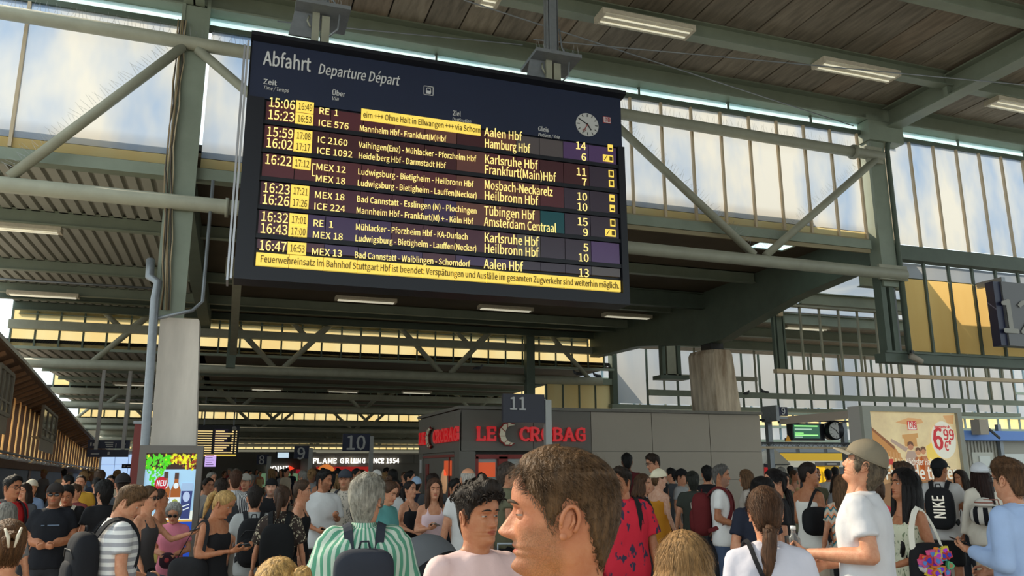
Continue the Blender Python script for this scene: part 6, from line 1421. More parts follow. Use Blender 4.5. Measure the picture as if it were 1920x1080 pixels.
    rm({'tee': 't_shirt', 'polo': 'polo_shirt', 'loose': 'shirt', 'long': 'top', 'blouse': 'blouse', 'tank': 'tank_top', 'dress': 'dress', 'cami': 'strappy_top'}[ty], tb, vox if covers else vox*.7, [tm], root)
    if covers and hi:
        cb_ = MB(); rx, ry = (.066, .066) if sex == 'm' else (.066, .062)
        ring = [V((rx*sin(a), .006-ry*cos(a)*(1.06 if cos(a) > 0 else 1), 1.478-.022*max(cos(a), 0))) for a in [2*pi*i/20 for i in range(21)]]
        if ty in ('polo', 'loose'):
            lo = [p+V((p.x*.28, (p.y-.006)*.28, -.022)) for p in ring]; hi_ = [p+V((0, 0, .022)) for p in ring]; cb_.grid([hi_, [p+V((p.x*.10, (p.y-.006)*.1, .02)) for p in ring], lo])
        else: cb_.tube(ring, .0075, 6)
        obj('collar', cb_, top[2] if len(top) > 2 else tm, root, True)
    lt, lm = legs[0], legs[1] or cloth((50, 52, 58)); lb = MB()
    if ty != 'dress':
        torso(lb, sex, .004 if not covers else .006, .78, .985, bulk)
        for q in (-1, 1):
            if lt == 'trousers': lb.tube([(q*.088,0,.88), (q*.094,-.008,.52), (q*.10,.015,.08)], [.098*bulk, .078, .066], 12)
            elif lt == 'shorts': lb.tube([(q*.088,0,.88), (q*.098,-.005,.50)], [.100*bulk, .098], 12)
        if lt == 'skirt': lb.tube([(0,0,.90), (0,0,.55), (0,0,.25)], [.16, .21, .26], 20)
        rm(lt, lb, vox*1.7, [lm], root)
    for q in (-1, 1): obj('shoe', MB().ell((q*.105, -.055, .045), (.048, .14, .045), 10, 6), cloth((206, 204, 200)) if sd_ % 2 else cloth((40, 40, 42)), root, True)
    root['_s'] = s
    return root, HW_, HM
def worn(name, root, label, cat, group=None):
    """a carried thing: top-level, standing where its bearer stands"""
    o = link(name, None); o.location = root.location; o.rotation_euler = root.rotation_euler; o.scale = root.scale; o.empty_display_size = .1; return tag(o, label, cat, group)
def strap_tube(mb, pts, w=.045, t=.008, mi=0):
    P0 = [V(p) for p in pts]; P = []
    for i in range(len(P0)-1):
        a, b, c, e = P0[max(i-1, 0)], P0[i], P0[i+1], P0[min(i+2, len(P0)-1)]
        for q in (0, .33, .66): P.append(.5*(2*b+(c-a)*q+(2*a-5*b+4*c-e)*q*q+(3*b-a-3*c+e)*q**3))
    P.append(P0[-1]); N = len(P); L = []
    for i, p in enumerate(P):
        d = (P[min(i+1, N-1)]-P[max(i-1, 0)]).normalized(); c = V((0, .012, 1.25)); o_ = V((p.x*.5, p.y, (p.z-1.36)*.9 if p.z > 1.38 else 0)); o_ = (o_-d*o_.dot(d)).normalized(); sd = d.cross(o_).normalized()
        L.append([p-sd*w/2, p+sd*w/2, p+sd*w/2+o_*t, p-sd*w/2+o_*t])
    return mb.grid(L, mi, False, True)
def backpack(root, label, col, size=(.155, .085, .225), zc=1.19, pocket=True, yc=None, straps=True, hi=1, acc=None):
    o = worn('backpack', root, label, 'backpack'); m = cloth(col); yb = .125+size[1] if yc is None else yc
    b = MB(); b.ell((0, yb, zc), size, 24, 16, 0, pw=3.2); rm('body', b, .014, [m], o, 2)
    if pocket: obj('pocket', MB().ell((0, yb+size[1]*.82, zc-size[2]*.30), (size[0]*.80, size[1]*.42, size[2]*.52), 18, 10, 0, pw=3.2), m, o, True); obj('zip', MB().tube([(-size[0]*.8, yb+size[1]*.9, zc+size[2]*.28), (-size[0]*.5, yb+size[1]*1.0, zc+size[2]*.52), (size[0]*.5, yb+size[1]*1.0, zc+size[2]*.52), (size[0]*.8, yb+size[1]*.9, zc+size[2]*.28)], .004, 5), acc or m_dark, o, True)
    obj('handle', MB().tube([(-.03, yb-.01, zc+size[2]*.98), (-.02, yb-.01, zc+size[2]+.035), (.02, yb-.01, zc+size[2]+.035), (.03, yb-.01, zc+size[2]*.98)], .007, 6), m, o, True)
    if straps:
        for q in (-1, 1):
            s = MB(); strap_tube(s, [(q*.075, yb-size[1]*.6, zc+size[2]*.8), (q*.088, .10, 1.455), (q*.098, .03, 1.487), (q*.105, -.06, 1.455), (q*.115, -.115, 1.36), (q*.13, -.118, 1.22), (q*.16, -.05, 1.08), (q*.15, yb-size[1]*.7, zc-size[2]*.75)], .05, .011); obj('strap', s, m, o, True)
    return o
def phone(root, HW_, q, label, col=(30, 30, 34)):
    p, dr, pn = HW_[q]; o = worn('phone', root, label, 'phone'); zv = dr; yv = pn; xv = yv.cross(zv).normalized(); M = Matrix((xv, yv, zv)).transposed().to_4x4(); M.translation = p+pn*.030+dr*.005
    obj('case', MB().box((-.037, -.004, -.072), (.037, .004, .078), M=M), mat('phone_case_%d' % col[0], col, .3), o, True)
    obj('screen', MB().box((-.034, .0042, -.068), (.034, .005, .074), M=M), mat('phone_screen', (60, 66, 76), .1, emit=.1), o, True); return o
# ================================================================== THE CROWD
C = cloth
blk = C((34, 34, 37)); wht = C((212, 210, 209)); navy = C((36, 40, 54)); gry = C((126, 126, 128)); lgry = C((176, 176, 176)); beige = C((206, 190, 166)); dkgry = C((70, 72, 76)); olive = C((112, 110, 88)); denim = C((78, 92, 118))
# --- nearest row
person(1064, 819, 232, 93, 'bearded man in a yellow shirt, huge head in profile facing left at centre', skin='ruddy', hair=('quiff', (106, 78, 52)), top=('tee', C((222, 196, 80))), stub=True, d=1.58, hi=2, hsc=(1, 1.07, .965), nose=1.25, body=110, bulk=1.02, seed=4)
person(893, 903, 112, -42, 'young man with dark curly hair in a pale pink t-shirt facing right', skin='tan', hair=('curly', (46, 36, 30)), top=('tee', C((226, 196, 194))), hi=2, body=-30, seed=5, bulk=.93)
r, h, _ = person(686, 888, 84, 205, 'grey haired man seen from behind in a green striped shirt with a sling pack', hair=('full', (168, 164, 152)), top=('loose', C((190, 206, 192), 'v', (88, 150, 124), 1.0)), legs=('trousers', C((108, 104, 92))), body=178, bulk=1.34, hi=2, arms=('low', 'low'), seed=6)
backpack(r, 'dark grey sling pack on the back of the green striped shirt', (52, 56, 66), (.165, .08, .125), 1.25, False)
r, h, _ = person(230, 900, 64, -74, 'man in a white and grey hooped polo bending his head over a tablet', hair=('short', LBROWN), top=('polo', C((222, 222, 221), 'h', (160, 160, 166), .75), wht), legs=('trousers', C((120, 116, 108))), body=-105, pitch=26, bulk=1.12, arms=('down', 'hold'), hi=2, seed=7)
backpack(r, 'black backpack on the back of the man in the hooped polo', (34, 35, 40), (.17, .10, .25), 1.16, True)
t_ = phone(r, h, 1, 'flat tablet held by the man in the hooped polo', (70, 72, 76)); t_.name = 'tablet'; t_['category'] = 'tablet'
person(20, 968, 96, 172, 'woman with clipped up brown hair and bare back at the lower left corner', sex='f', skin='light', hair=('clip', (110, 76, 48), mat('hair_clip', (206, 196, 176), .4)), top=('cami', C((60, 50, 48))), hi=2, s0=.90, seed=8)
person(14, 940, 50, 170, 'grey haired head just behind the clipped up hair at lower left', sex='f', hair=('bob', GREY), top=('tee', gry), s0=.9, seed=9)
person(500, 1036, 128, 185, 'blond woman with a curly bun, only the top of her head at the bottom edge', sex='f', hair=('updo', (214, 170, 104)), top=('tee', beige), hi=2, s0=.88, body=185, roll=-14, seed=10)
person(1280, 992, 128, 178, 'woman with sunlit light brown hair from behind at the bottom edge', sex='f', hair=('longwide', (178, 136, 88)), top=('tee', C((150, 60, 58))), hi=2, s0=.93, seed=11)
person(1432, 906, 98, 172, 'woman in a white blouse with a long wavy ponytail seen from behind', sex='f', hair=('lowpony', (92, 62, 42)), top=('blouse', C((212, 210, 222))), legs=('trousers', denim), arms=('hold', 'phone'), hi=2, s0=.94, bulk=1.05, seed=12)
o = worn('shoulder_strap_bag', bpy.data.objects[[x.name for x in bpy.data.objects if x.get('label', '').startswith('woman in a white blouse')][0]], 'thin black crossbody bag strap over the white blouse', 'bag')
s = MB(); strap_tube(s, [(.14, -.14, 1.28), (.115, -.06, 1.46), (.10, .05, 1.49), (.06, .15, 1.36), (-.05, .165, 1.15), (-.17, .12, .92)], .022, .006); obj('strap', s, blk, o, True); obj('pouch', MB().ell((-.21, .06, .86), (.06, .11, .08), 16, 10, 0, pw=3), blk, o, True)
r, h, _ = person(1604, 822, 86, 98, 'man in a white t-shirt and khaki cap looking up to the left', skin='light', hair=('full', (112, 98, 80)), cap=((132, 122, 104), False, (150, 142, 126)), top=('tee', C((214, 213, 217))), legs=('trousers', C((70, 72, 78))), arms=('belly', ((.25, .06, 1.16), (.10, -.28, 1.15))), pitch=-20, bulk=1.12, hi=2, body=98, seed=13)
p, dr, pn = h[1]
o = worn('water_bottle', r, 'clear plastic water bottle held by the man in the khaki cap', 'bottle'); mb_ = MB(); q = V((.02, -.375, 1.13))
mb_.tube([q+V((0,0,z)) for z in (-.13, -.125, -.06, -.055, .0, .005, .06, .09, .105, .12, .125, .14)], [.034, .038, .038, .0355, .0375, .0355, .038, .034, .02, .013, .013, .013], 18)
gl = mat('clear_plastic', (236, 238, 238), .08, spec=.6); gl.node_tree.nodes['Principled BSDF'].inputs['Transmission Weight'].default_value = .85; gl.node_tree.nodes['Principled BSDF'].inputs['IOR'].default_value = 1.2
obj('body', mb_, gl, o, True); obj('cap', MB().tube([q+V((0,0,.138)), q+V((0,0,.158))], .015, 14), mat('bottle_cap_white', (232, 232, 230)), o, True)
o = worn('phone', r, 'black phone held beside the water bottle', 'phone'); obj('case', MB().box((.07, -.40, 1.10), (.135, -.39, 1.24), M=Matrix.Translation((0, 0, 0)) @ Matrix.Rotation(.0, 4, 'X')), mat('phone_black', (26, 26, 28), .3), o, True); obj('camera', MB().ell((.085, -.401, 1.22), (.01, .003, .01), 8, 6), m_dark, o, True)
r, h, _ = person(1690, 876, 62, 62, 'woman with very long black hair and sunglasses on her head looking up left', sex='f', skin='tan', hair=('longdown', (30, 26, 26)), glasses='up', top=('tank', C((206, 206, 182), 'floral', (120, 132, 104), 2.2)), legs=('skirt', C((210, 208, 198), 'floral', (60, 60, 66), 1.6)), arms=('down', 'hold'), pitch=-10, hi=2, body=55, seed=14)
o = worn('tote_bag', r, 'black tote bag covered in bright patches with a white shoulder strap', 'bag'); b_ = MB(); b_.ell((.25, -.03, 1.0), (.075, .15, .22), 24, 14, 0, pw=3.4); rm('body', b_, .014, [blk], o, 2)
s = MB(); strap_tube(s, [(.25, -.15, 1.17), (.20, -.11, 1.32), (.15, -.01, 1.462), (.19, .07, 1.34), (.25, .09, 1.17)], .04, .008); obj('strap', s, C((232, 226, 212)), o, True)
pr = random.Random(3)
for i in range(44):
    y = -.145+.23*pr.random(); z = .84+.33*pr.random(); n = pr.choice((5, 6, 8, 10)); R_ = pr.uniform(.026, .048); an = pr.uniform(0, 6)
    P_ = [(y+R_*(1 if k % 2 else .72)*cos(an+2*pi*k/n), z+R_*(1 if k % 2 else .72)*sin(an+2*pi*k/n)) for k in range(n)]; c = pr.choice(((232, 96, 150), (240, 214, 70), (96, 196, 140), (130, 110, 206), (240, 140, 60), (110, 190, 226), (214, 60, 70), (226, 222, 214)))
    dz = .329+.0008*i
    M_ = Matrix(((0,0,1,0),(1,0,0,0),(0,1,0,0),(0,0,0,1)))
    obj('patch', MB().poly(P_, .310, dz, M=M_).poly([((a-y)*.55+y, (b2-z)*.55+z) for a, b2 in P_], dz, dz+.003, 1, M=M_), [mat('patch_%d_%d_%d' % c, c, .6), mat('patch_%d_%d_%d' % (c[1], c[2], c[0]), (c[1], c[2], c[0]), .6)], o, True)
r, h, _ = person(1888, 856, 78, 128, 'man in a light blue shirt with glasses at the right edge, turned away', hair=('short', (104, 74, 50)), glasses='clear', top=('long', C((172, 196, 236)), C((180, 202, 238))), legs=('trousers', C((70, 74, 90))), arms=('hold', 'phone'), hi=2, body=118, bulk=1.04, seed=15)
phone(r, h, 1, 'dark phone in the hand of the man in the light blue shirt')
# --- second row, left
r, h, _ = person(25, 890, 42, -42, 'man with dark hair and glasses in a red t-shirt at far left', skin='tan', hair=('short', (34, 30, 28)), glasses='clear', top=('tee', C((196, 44, 48))), seed=16, wh=.2)
backpack(r, 'dark backpack on the man in the red t-shirt', (40, 40, 46), pocket=False)
person(48, 904, 28, 30, 'woman with dark hair peering from behind the red t-shirt', sex='f', hair=('bob', DBROWN), top=('tee', dkgry), seed=17, wh=.25)
person(61, 898, 27, 20, 'woman in a pale bandana and blue top behind the man in red', sex='f', hair=('tied', BLOND), cap=((206, 196, 176), True), top=('tee', C((110, 130, 160))), seed=18, wh=.25)
r, h, _ = person(106, 904, 36, 8, 'man in a dark cap and sunglasses with a black t-shirt facing forward', skin='tan', hair=('crop', BLACK), cap=((52, 46, 44),), glasses='dark', top=('tee', C((30, 32, 38))), stub=True, arms=('belly', 'belly'), bulk=1.08, seed=19, d=8.3)
obj('chest_print', MB().box((-.02, -.149, 1.285), (.10, -.146, 1.30)).box((-.085, -.149, 1.287), (-.05, -.146, 1.298)), mat('faded_print', (92, 108, 130)), r, True)
r, h, _ = person(130, 905, 35, 12, 'man looking down with a white strap over his black t-shirt', skin='tan', hair=('short', BLACK), top=('tee', C((32, 32, 34))), arms=('phone', 'phone'), pitch=18, seed=20, d=9.2)
phone(r, h, -1, 'phone held by the man with the white strap')
s = worn('sling_bag', r, 'bag hung on a white strap over the black t-shirt', 'bag'); q = MB(); strap_tube(q, [(.10, .10, 1.38), (.095, .02, 1.47), (.09, -.08, 1.44), (.06, -.15, 1.25), (-.02, -.16, 1.10)], .045, .008); obj('strap', q, C((214, 206, 190)), s, True); obj('pouch', MB().ell((.16, .15, 1.05), (.07, .06, .11), 14, 10, 0, pw=3), C((190, 182, 164)), s, True)
person(153, 889, 25, 10, 'tall man in a mustard t-shirt standing behind the others at left', hair=('crop', DBROWN), top=('tee', C((198, 152, 56))), stub=True, seed=21, wh=.25, s0=1.06)
person(143, 906, 24, 40, 'red faced man half hidden before the mustard t-shirt', hair=('short', BROWN), top=('tee', C((120, 60, 60))), seed=22, wh=.25)
person(184, 895, 22, 170, 'dark haired man seen from behind left of the blue end wall', hair=('short', BLACK), top=('tee', navy), seed=23, wh=.3)
person(198, 900, 34, 150, 'person with black hair and dark clothes next to the hooped polo', hair=('full', BLACK), top=('tee', blk), seed=24, wh=.3)
person(232, 886, 40, 175, 'dark cropped head rising behind the man in the hooped polo', hair=('short', (52, 38, 30)), cap=((44, 40, 40), True), top=('tee', dkgry), seed=25, wh=.3)
r, h, _ = person(278, 908, 46, -62, 'woman in sunglasses with tied hair stretching out her arm', sex='f', skin='light', hair=('pony', (100, 76, 52)), glasses='dark', top=('tank', C((74, 72, 74))), legs=('skirt', blk), arms=('low', 'reach'), seed=26)
phone(r, h, 1, 'phone in the outstretched hand of the woman in sunglasses')
p, dr, pn = h[-1]; o = worn('carrier_bag', r, 'dark red carrier bag hanging from the hand of the woman in sunglasses', 'bag'); q = p+V((0, -.0, -.02))
bg_ = MB(); P_ = []
for z, w_, d_ in ((0, .01, .01), (-.10, .035, .03), (-.2, .09, .06), (-.34, .13, .08), (-.46, .12, .07)): P_.append([q+V((w_*cos(2*pi*i/14)*(1+.12*sin(i*2.4)), d_*sin(2*pi*i/14), z)) for i in range(14)])
bg_.grid(P_, 0, True, True); bg_.f.append(tuple(range(4*14, 5*14))); bg_.m.append(0); bg_.s.append(True); obj('body', bg_, C((134, 34, 44)), o, True); obj('handle', MB().tube([q+V((-.02, 0, -.03)), q+V((0, 0, .03)), q+V((.02, 0, -.03))], .006, 6), C((134, 34, 44)), o, True)
person(252, 914, 40, -95, 'woman in a black top with a grey backpack strap behind the hooped polo', sex='f', skin='tan', hair=('tied', DBROWN), top=('tank', blk), seed=27, wh=.2)
person(304, 915, 30, -88, 'woman with tied hair lifting her face in front of the lit poster', sex='f', skin='tan', hair=('bun', (70, 52, 40)), top=('cami', C((190, 170, 100))), pitch=-12, seed=28, wh=.25)
r, h, _ = person(329, 938, 30, 8, 'grey haired woman in sunglasses and a pink t-shirt below the poster', sex='f', hair=('full', (186, 184, 180)), glasses='dark', top=('tee', C((222, 132, 152))), legs=('trousers', C((190, 140, 150))), arms=('belly', 'belly'), pitch=22, seed=29, s0=.9, wh=.15)
o = worn('handbag', r, 'round dark handbag held by the woman in pink', 'bag'); obj('body', MB().ell((0, -.26, 1.03), (.10, .05, .10), 18, 12, 0, pw=2.4), C((60, 40, 50)), o, True); obj('clasp', MB().ell((0, -.312, 1.04), (.03, .006, .03), 12, 6), m_dbred, o, True)
r, h, _ = person(410, 911, 50, -62, 'woman with a blond ponytail and black top bending over her phone', sex='f', skin='tan', hair=('pony', (206, 166, 104)), top=('cami', blk), legs=('skirt', blk), arms=('phone', 'phone'), pitch=26, body=-55, seed=30)
phone(r, h, -1, 'phone held by the woman with the blond ponytail')
o = worn('shoulder_bag', r, 'big black shoulder bag of the woman with the blond ponytail', 'bag'); b_ = MB(); b_.ell((-.20, .12, 1.0), (.08, .20, .14), 20, 12, 0, pw=3); rm('body', b_, .014, [blk], o, 2); s = MB(); strap_tube(s, [(-.20, -.02, 1.12), (-.17, -.04, 1.38), (-.14, .03, 1.46), (-.17, .12, 1.36), (-.20, .24, 1.12)], .03, .006); obj('strap', s, blk, o, True)
person(443, 881, 36, 176, 'man in a black and white striped shirt seen from behind', hair=('short', (84, 54, 38)), top=('loose', C((236, 234, 232), 'v', (44, 46, 60), 1.5)), legs=('trousers', C((150, 144, 136))), seed=31, bulk=1.05)
person(391, 894, 27, -30, 'woman in a white t-shirt just right of the poster case', sex='f', hair=('bun', DBROWN), top=('tee', wht), seed=32, wh=.25)
person(416, 897, 30, 160, 'man with a dark crop left of the striped shirt', hair=('short', DBROWN), top=('tee', dkgry), seed=33, wh=.25)
person(462, 887, 27, 20, 'man in a grey cap right of the striped shirt', hair=('crop', GREY), cap=((176, 170, 160),), top=('tee', gry), seed=34, wh=.25)
r, h, _ = person(479, 910, 42, 178, 'youth in a grey t-shirt carrying a large black backpack', hair=('short', (40, 32, 28)), top=('tee', C((170, 172, 172))), legs=('trousers', blk), arms=('down', 'down'), seed=35)
backpack(r, 'large black backpack on the youth in the grey t-shirt', (30, 31, 34), (.165, .10, .26), 1.17)
r, h, _ = person(510, 896, 29, 5, 'pale young man in a black headband and black t-shirt facing forward', skin='fair', hair=('short', DBROWN), cap=((28, 28, 30), True), top=('tee', blk), arms=('down', 'phone'), stub=True, seed=36, wh=.2)
phone(r, h, 1, 'phone held by the pale young man in black')
r, h, _ = person(530, 908, 46, 186, 'woman with a ponytail and a patterned blouse seen from behind', sex='f', hair=('pony', (76, 54, 40)), top=('loose', C((60, 50, 46), 'floral', (206, 196, 170), 2.4)), legs=('trousers', blk), arms=('down', 'down'), seed=37, skin='light', roll=0)
backpack(r, 'soft black backpack on the woman in the patterned blouse', (28, 29, 31), (.17, .10, .25), 1.14, False)
person(566, 897, 40, -82, 'woman in a black top with sunglasses in her hair, in profile facing right', sex='f', skin='light', hair=('tied', (84, 62, 46)), glasses='up', top=('tank', blk), seed=38, wh=.15)
r, h, _ = person(606, 880, 38, -62, 'bearded man in a loose white t-shirt looking right', skin='tan', hair=('short', BLACK), top=('loose', C((214, 214, 214))), legs=('shorts', blk), arms=('hold', 'phone'), stub=True, body=-20, seed=39, bulk=1.02)
phone(r, h, -1, 'phone held by the man in the loose white t-shirt')
r, h, _ = person(648, 879, 37, 14, 'bearded man in a dark cap and patterned shirt facing forward', hair=('short', LBROWN), cap=((62, 66, 74),), top=('loose', C((196, 186, 172), 'floral', (110, 110, 104), 2.0)), legs=('trousers', navy), stub=True, seed=40)
backpack(r, 'grey backpack worn by the man in the dark cap', (56, 58, 64), pocket=False)
person(724, 896, 42, -52, 'woman with a high bun looking down right behind the striped shirt', sex='f', skin='light', hair=('topbun', (84, 58, 40)), top=('tee', C((90, 148, 146))), pitch=18, seed=41, wh=.2)
person(742, 896, 27, 6, 'dark bearded man in a white collar behind the woman with the bun', skin='brown', hair=('crop', BLACK), top=('polo', wht), stub=True, seed=42, wh=.25)
person(737, 880, 24, 165, 'tall black haired head left of the light blue cap', skin='tan', hair=('full', BLACK), top=('tee', blk), seed=43, wh=.25, s0=1.04)
person(768, 882, 24, -80, 'dark haired man in white in profile behind the others', hair=('short', BLACK), top=('tee', wht), seed=44, wh=.25, s0=1.04)
person(707, 880, 25, 20, 'man with a white cap tip behind the grey haired man', hair=('short', DBROWN), cap=((226, 222, 216), True), top=('tee', gry), seed=45, wh=.25)
r, h, _ = person(770, 900, 33, -48, 'dark haired woman in a black v-neck top and beige vest looking up', sex='f', hair=('pony', (40, 32, 30)), top=('tank', blk), arms=('hold', 'hold'), pitch=-8, seed=46)
person(781, 893, 22, 178, 'person in a light blue cap seen from behind', hair=('short', DBROWN), cap=((160, 182, 208), False), top=('tee', navy), seed=47, wh=.3)
r, h, _ = person(814, 895, 40, -12, 'woman with long brown hair and a pale pink top holding her phone', sex='f', skin='light', hair=('long', (88, 60, 44)), top=('tank', C((228, 200, 206))), legs=('skirt', C((206, 178, 160))), arms=('phone', 'down'), seed=48, hi=1)
phone(r, h, -1, 'phone held up by the woman in the pale pink top', (120, 112, 100))
person(812, 888, 28, 160, 'dark head between the pink top woman and the kiosk door', hair=('full', (50, 38, 32)), top=('tee', dkgry), seed=49, wh=.3)
person(853, 897, 30, -40, 'smiling dark haired man in black beside the bald man', skin='tan', hair=('short', BLACK), top=('tee', blk), seed=50, wh=.25)
person(878, 874, 46, 170, 'balding white haired man in a white t-shirt seen from behind', skin='light', hair=('bald', (200, 192, 182)), top=('tee', wht), seed=51)
person(904, 886, 24, 150, 'small dark head in front of the kiosk window', hair=('short', BLACK), top=('tee', navy), seed=52, wh=.3)
person(949, 867, 42, -100, 'man with glasses and grey brown hair in an olive t-shirt facing right', skin='light', hair=('full', (84, 72, 64)), glasses='clear', top=('tee', olive), legs=('shorts', blk), arms=('down', 'hold'), seed=53)
# --- second row, right
person(1175, 849, 31, 175, 'tall man with black hair and beard by the kiosk wall', skin='brown', hair=('short', BLACK), top=('tee', C((90, 34, 38))), stub=True, seed=54, s0=1.08)
r, h, _ = person(1229, 848, 34, 68, 'man with glasses and moustache in a black tank top looking down', skin='light', hair=('short', (56, 42, 34)), glasses='clear', top=('tank', blk), legs=('trousers', blk), arms=('down', 'down'), bulk=1.08, pitch=14, seed=55, s0=1.08, body=120)
r, h, _ = person(1168, 874, 54, 40, 'man in a red flowered shirt with sunglasses on his head', skin='tan', hair=('short', (50, 38, 30)), glasses='up', top=('loose', C((206, 44, 62), 'floral', (60, 54, 74), 1.0)), legs=('shorts', C((150, 110, 96))), body=-10, bulk=1.1, seed=56, hi=2)
backpack(r, 'black backpack worn by the man in the red flowered shirt', (36, 36, 38), pocket=False)
person(1203, 887, 36, -72, 'brown haired woman in a black top with a white collar', sex='f', hair=('bob', (96, 66, 46)), top=('tee', blk, wht), seed=57, wh=.2)
r, h, _ = person(1233, 878, 36, -112, 'woman in a cream headscarf and mustard dress', sex='f', skin='fair', hair=('tied', (120, 88, 60)), cap=((236, 226, 198), True), top=('dress', C((206, 138, 40))), body=-130, arms=('down', 'down'), seed=58)
person(1259, 877, 25, 120, 'dark head beside the cream headscarf', hair=('short', BLACK), top=('tee', dkgry), seed=59, wh=.3)
person(1276, 878, 29, -70, 'man in a black cap by the kiosk wall facing right', hair=('short', DBROWN), cap=((30, 30, 32),), top=('tee', C((170, 170, 170))), seed=60, wh=.25)
r, h, _ = person(1349, 870, 40, -84, 'grey haired man in a white polo shirt carrying a burgundy backpack', skin='tan', hair=('short', (112, 108, 104)), top=('polo', C((236, 234, 232)), C((80, 80, 96))), legs=('trousers', denim), arms=('hold', 'down'), stub=True, seed=61)
backpack(r, 'burgundy backpack with pale straps beside the kiosk wall', (104, 38, 40), (.16, .12, .26), 1.17, True, acc=C((222, 206, 190)))
person(1325, 872, 32, 175, 'black haired head behind the man in the white polo', hair=('short', BLACK), top=('tee', blk), seed=62, wh=.25)
r, h, _ = person(1298, 884, 30, 170, 'person with a dark hood carrying a pack behind the burgundy backpack', hair=('full', (50, 52, 46)), top=('tee', C((62, 66, 60))), seed=63, wh=.25)
person(1399, 879, 32, 100, 'woman with brown hair and an earring left of the kiosk corner', sex='f', hair=('bob', (120, 88, 60)), top=('tee', C((200, 190, 180))), seed=64, wh=.25)
r, h, _ = person(1413, 887, 54, -58, 'young man with white earbuds in a navy t-shirt looking down', skin='light', hair=('short', (30, 26, 26)), top=('tee', C((40, 44, 58))), legs=('trousers', blk), arms=('belly', 'belly'), pitch=24, body=-40, hi=2, seed=65)
r, h, _ = person(1453, 876, 52, 70, 'woman with tied black hair and sunlit face in a black t-shirt', sex='f', skin='light', hair=('lowpony', (34, 28, 28)), top=('tee', blk), legs=('trousers', blk), body=84, hi=2, seed=66)
r, h, _ = person(1511, 864, 44, -100, 'dark haired woman with a bare back and white top seen from behind', sex='f', skin='tan', hair=('tied', (44, 34, 30)), top=('cami', C((236, 232, 226))), legs=('trousers', beige), body=-140, seed=67, arms=('down', 'hold'))
o = worn('tote_bag', r, 'plain black shoulder tote of the woman with the bare back', 'bag'); b_ = MB(); b_.ell((-.20, .14, 1.14), (.09, .19, .15), 20, 12, 0, pw=3); rm('body', b_, .014, [blk], o, 2); s = MB(); strap_tube(s, [(-.19, .0, 1.25), (-.155, -.03, 1.40), (-.135, .03, 1.46), (-.16, .14, 1.38), (-.2, .27, 1.25)], .03, .006); obj('strap', s, blk, o, True)
r, h, _ = person(1578, 889, 44, 172, 'woman in a zigzag patterned top behind the man in the khaki cap', sex='f', hair=('long', (120, 88, 62)), top=('tee', C((214, 196, 176), 'zigzag', (84, 150, 158), 1.0)), legs=('trousers', blk), seed=68)
person(1552, 879, 20, 172, 'small man in white carrying a bag by the yellow machine', hair=('short', BLACK), top=('tee', wht), seed=69, wh=.25)
r, h, _ = person(1565, 875, 21, 178, 'small man in white wearing a dark backpack by the yellow machine', hair=('short', BLACK), top=('tee', wht), seed=70, wh=.25); backpack(r, 'small dark backpack by the yellow machine', (36, 38, 44))
person(1692, 866, 46, 80, 'brown haired head behind the woman with long black hair', hair=('full', (84, 62, 46)), top=('tee', C((206, 60, 70))), seed=71, wh=.2)
r, h, _ = person(1640, 893, 44, 150, 'woman with brown hair holding a bright red bundle behind the khaki cap', sex='f', hair=('tied', (90, 66, 50)), top=('tee', C((226, 70, 84))), seed=72, wh=.25)
r, h, _ = person(1757, 858, 40, -150, 'man in a black cap and white t-shirt with a lettered backpack', skin='tan', hair=('crop', BLACK), cap=((30, 31, 33), False), top=('tee', wht), legs=('shorts', blk), body=-172, seed=73)
bp = backpack(r, 'black backpack with big white upright lettering', (38, 39, 42), (.16, .085, .245), 1.18, False)
me = text_mesh('NIKE', .15, .03, .002); me.transform(Matrix.Rotation(pi, 4, 'Z') @ FACE @ Matrix.Rotation(pi/2, 4, 'Z') @ Matrix.Diagonal((.80, 1.15, 1, 1))); cx_ = [(min(c), max(c)) for c in zip(*[v.co for v in me.vertices])]; me.transform(Matrix.Translation((-(cx_[0][0]+cx_[0][1])/2, .299-(cx_[1][0]+cx_[1][1])/2, 1.20-(cx_[2][0]+cx_[2][1])/2))); me.materials.clear(); me.materials.append(mat('print_white', (216, 214, 210))); link('lettering', me, bp, True)
r, h, _ = person(1836, 866, 40, 150, 'woman with dark hair and a white cap turned away at right', sex='f', skin='brown', hair=('longdown', (52, 30, 26)), cap=((226, 228, 234), True), top=('blouse', C((236, 228, 214))), legs=('trousers', C((226, 208, 180))), seed=74, body=160)
o = worn('striped_bag', r, 'black and white striped bag carried under a white sun hat', 'bag'); b_ = MB(); b_.ell((.06, .24, 1.16), (.20, .12, .12), 22, 12, 0, pw=2.6); rm('body', b_, .014, [C((32, 33, 38), 'v', (226, 222, 214), .7)], o, 2); obj('handle', MB().tube([(-.05, .3, 1.26), (-.03, .32, 1.34), (.12, .32, 1.34), (.15, .3, 1.26)], .008, 6), C((170, 110, 96)), o, True)
o = worn('sun_hat', r, 'white sun hat lying on the striped bag', 'hat'); mb_ = MB(); mb_.tube([(.05, .25, 1.27), (.05, .25, 1.275), (.05, .25, 1.28)], [.17, .18, .165], 20); mb_.ell((.10, .25, 1.29), (.10, .10, .075), 18, 10); obj('hat', mb_, C((236, 232, 224)), o, True); obj('ribbon', MB().tube([(.05+.05, .25, 1.30), (.05+.05, .25, 1.315)], .101, 18), C((170, 110, 96)), o, True)
person(1908, 872, 44, 100, 'head just visible behind the man in the light blue shirt', hair=('short', (96, 76, 60)), top=('tee', gry), seed=75, wh=.3)
person(1800, 880, 30, 40, 'woman in a pale top behind the lettered backpack', sex='f', skin='tan', hair=('long', DBROWN), top=('tee', C((206, 200, 196))), seed=76, wh=.3)
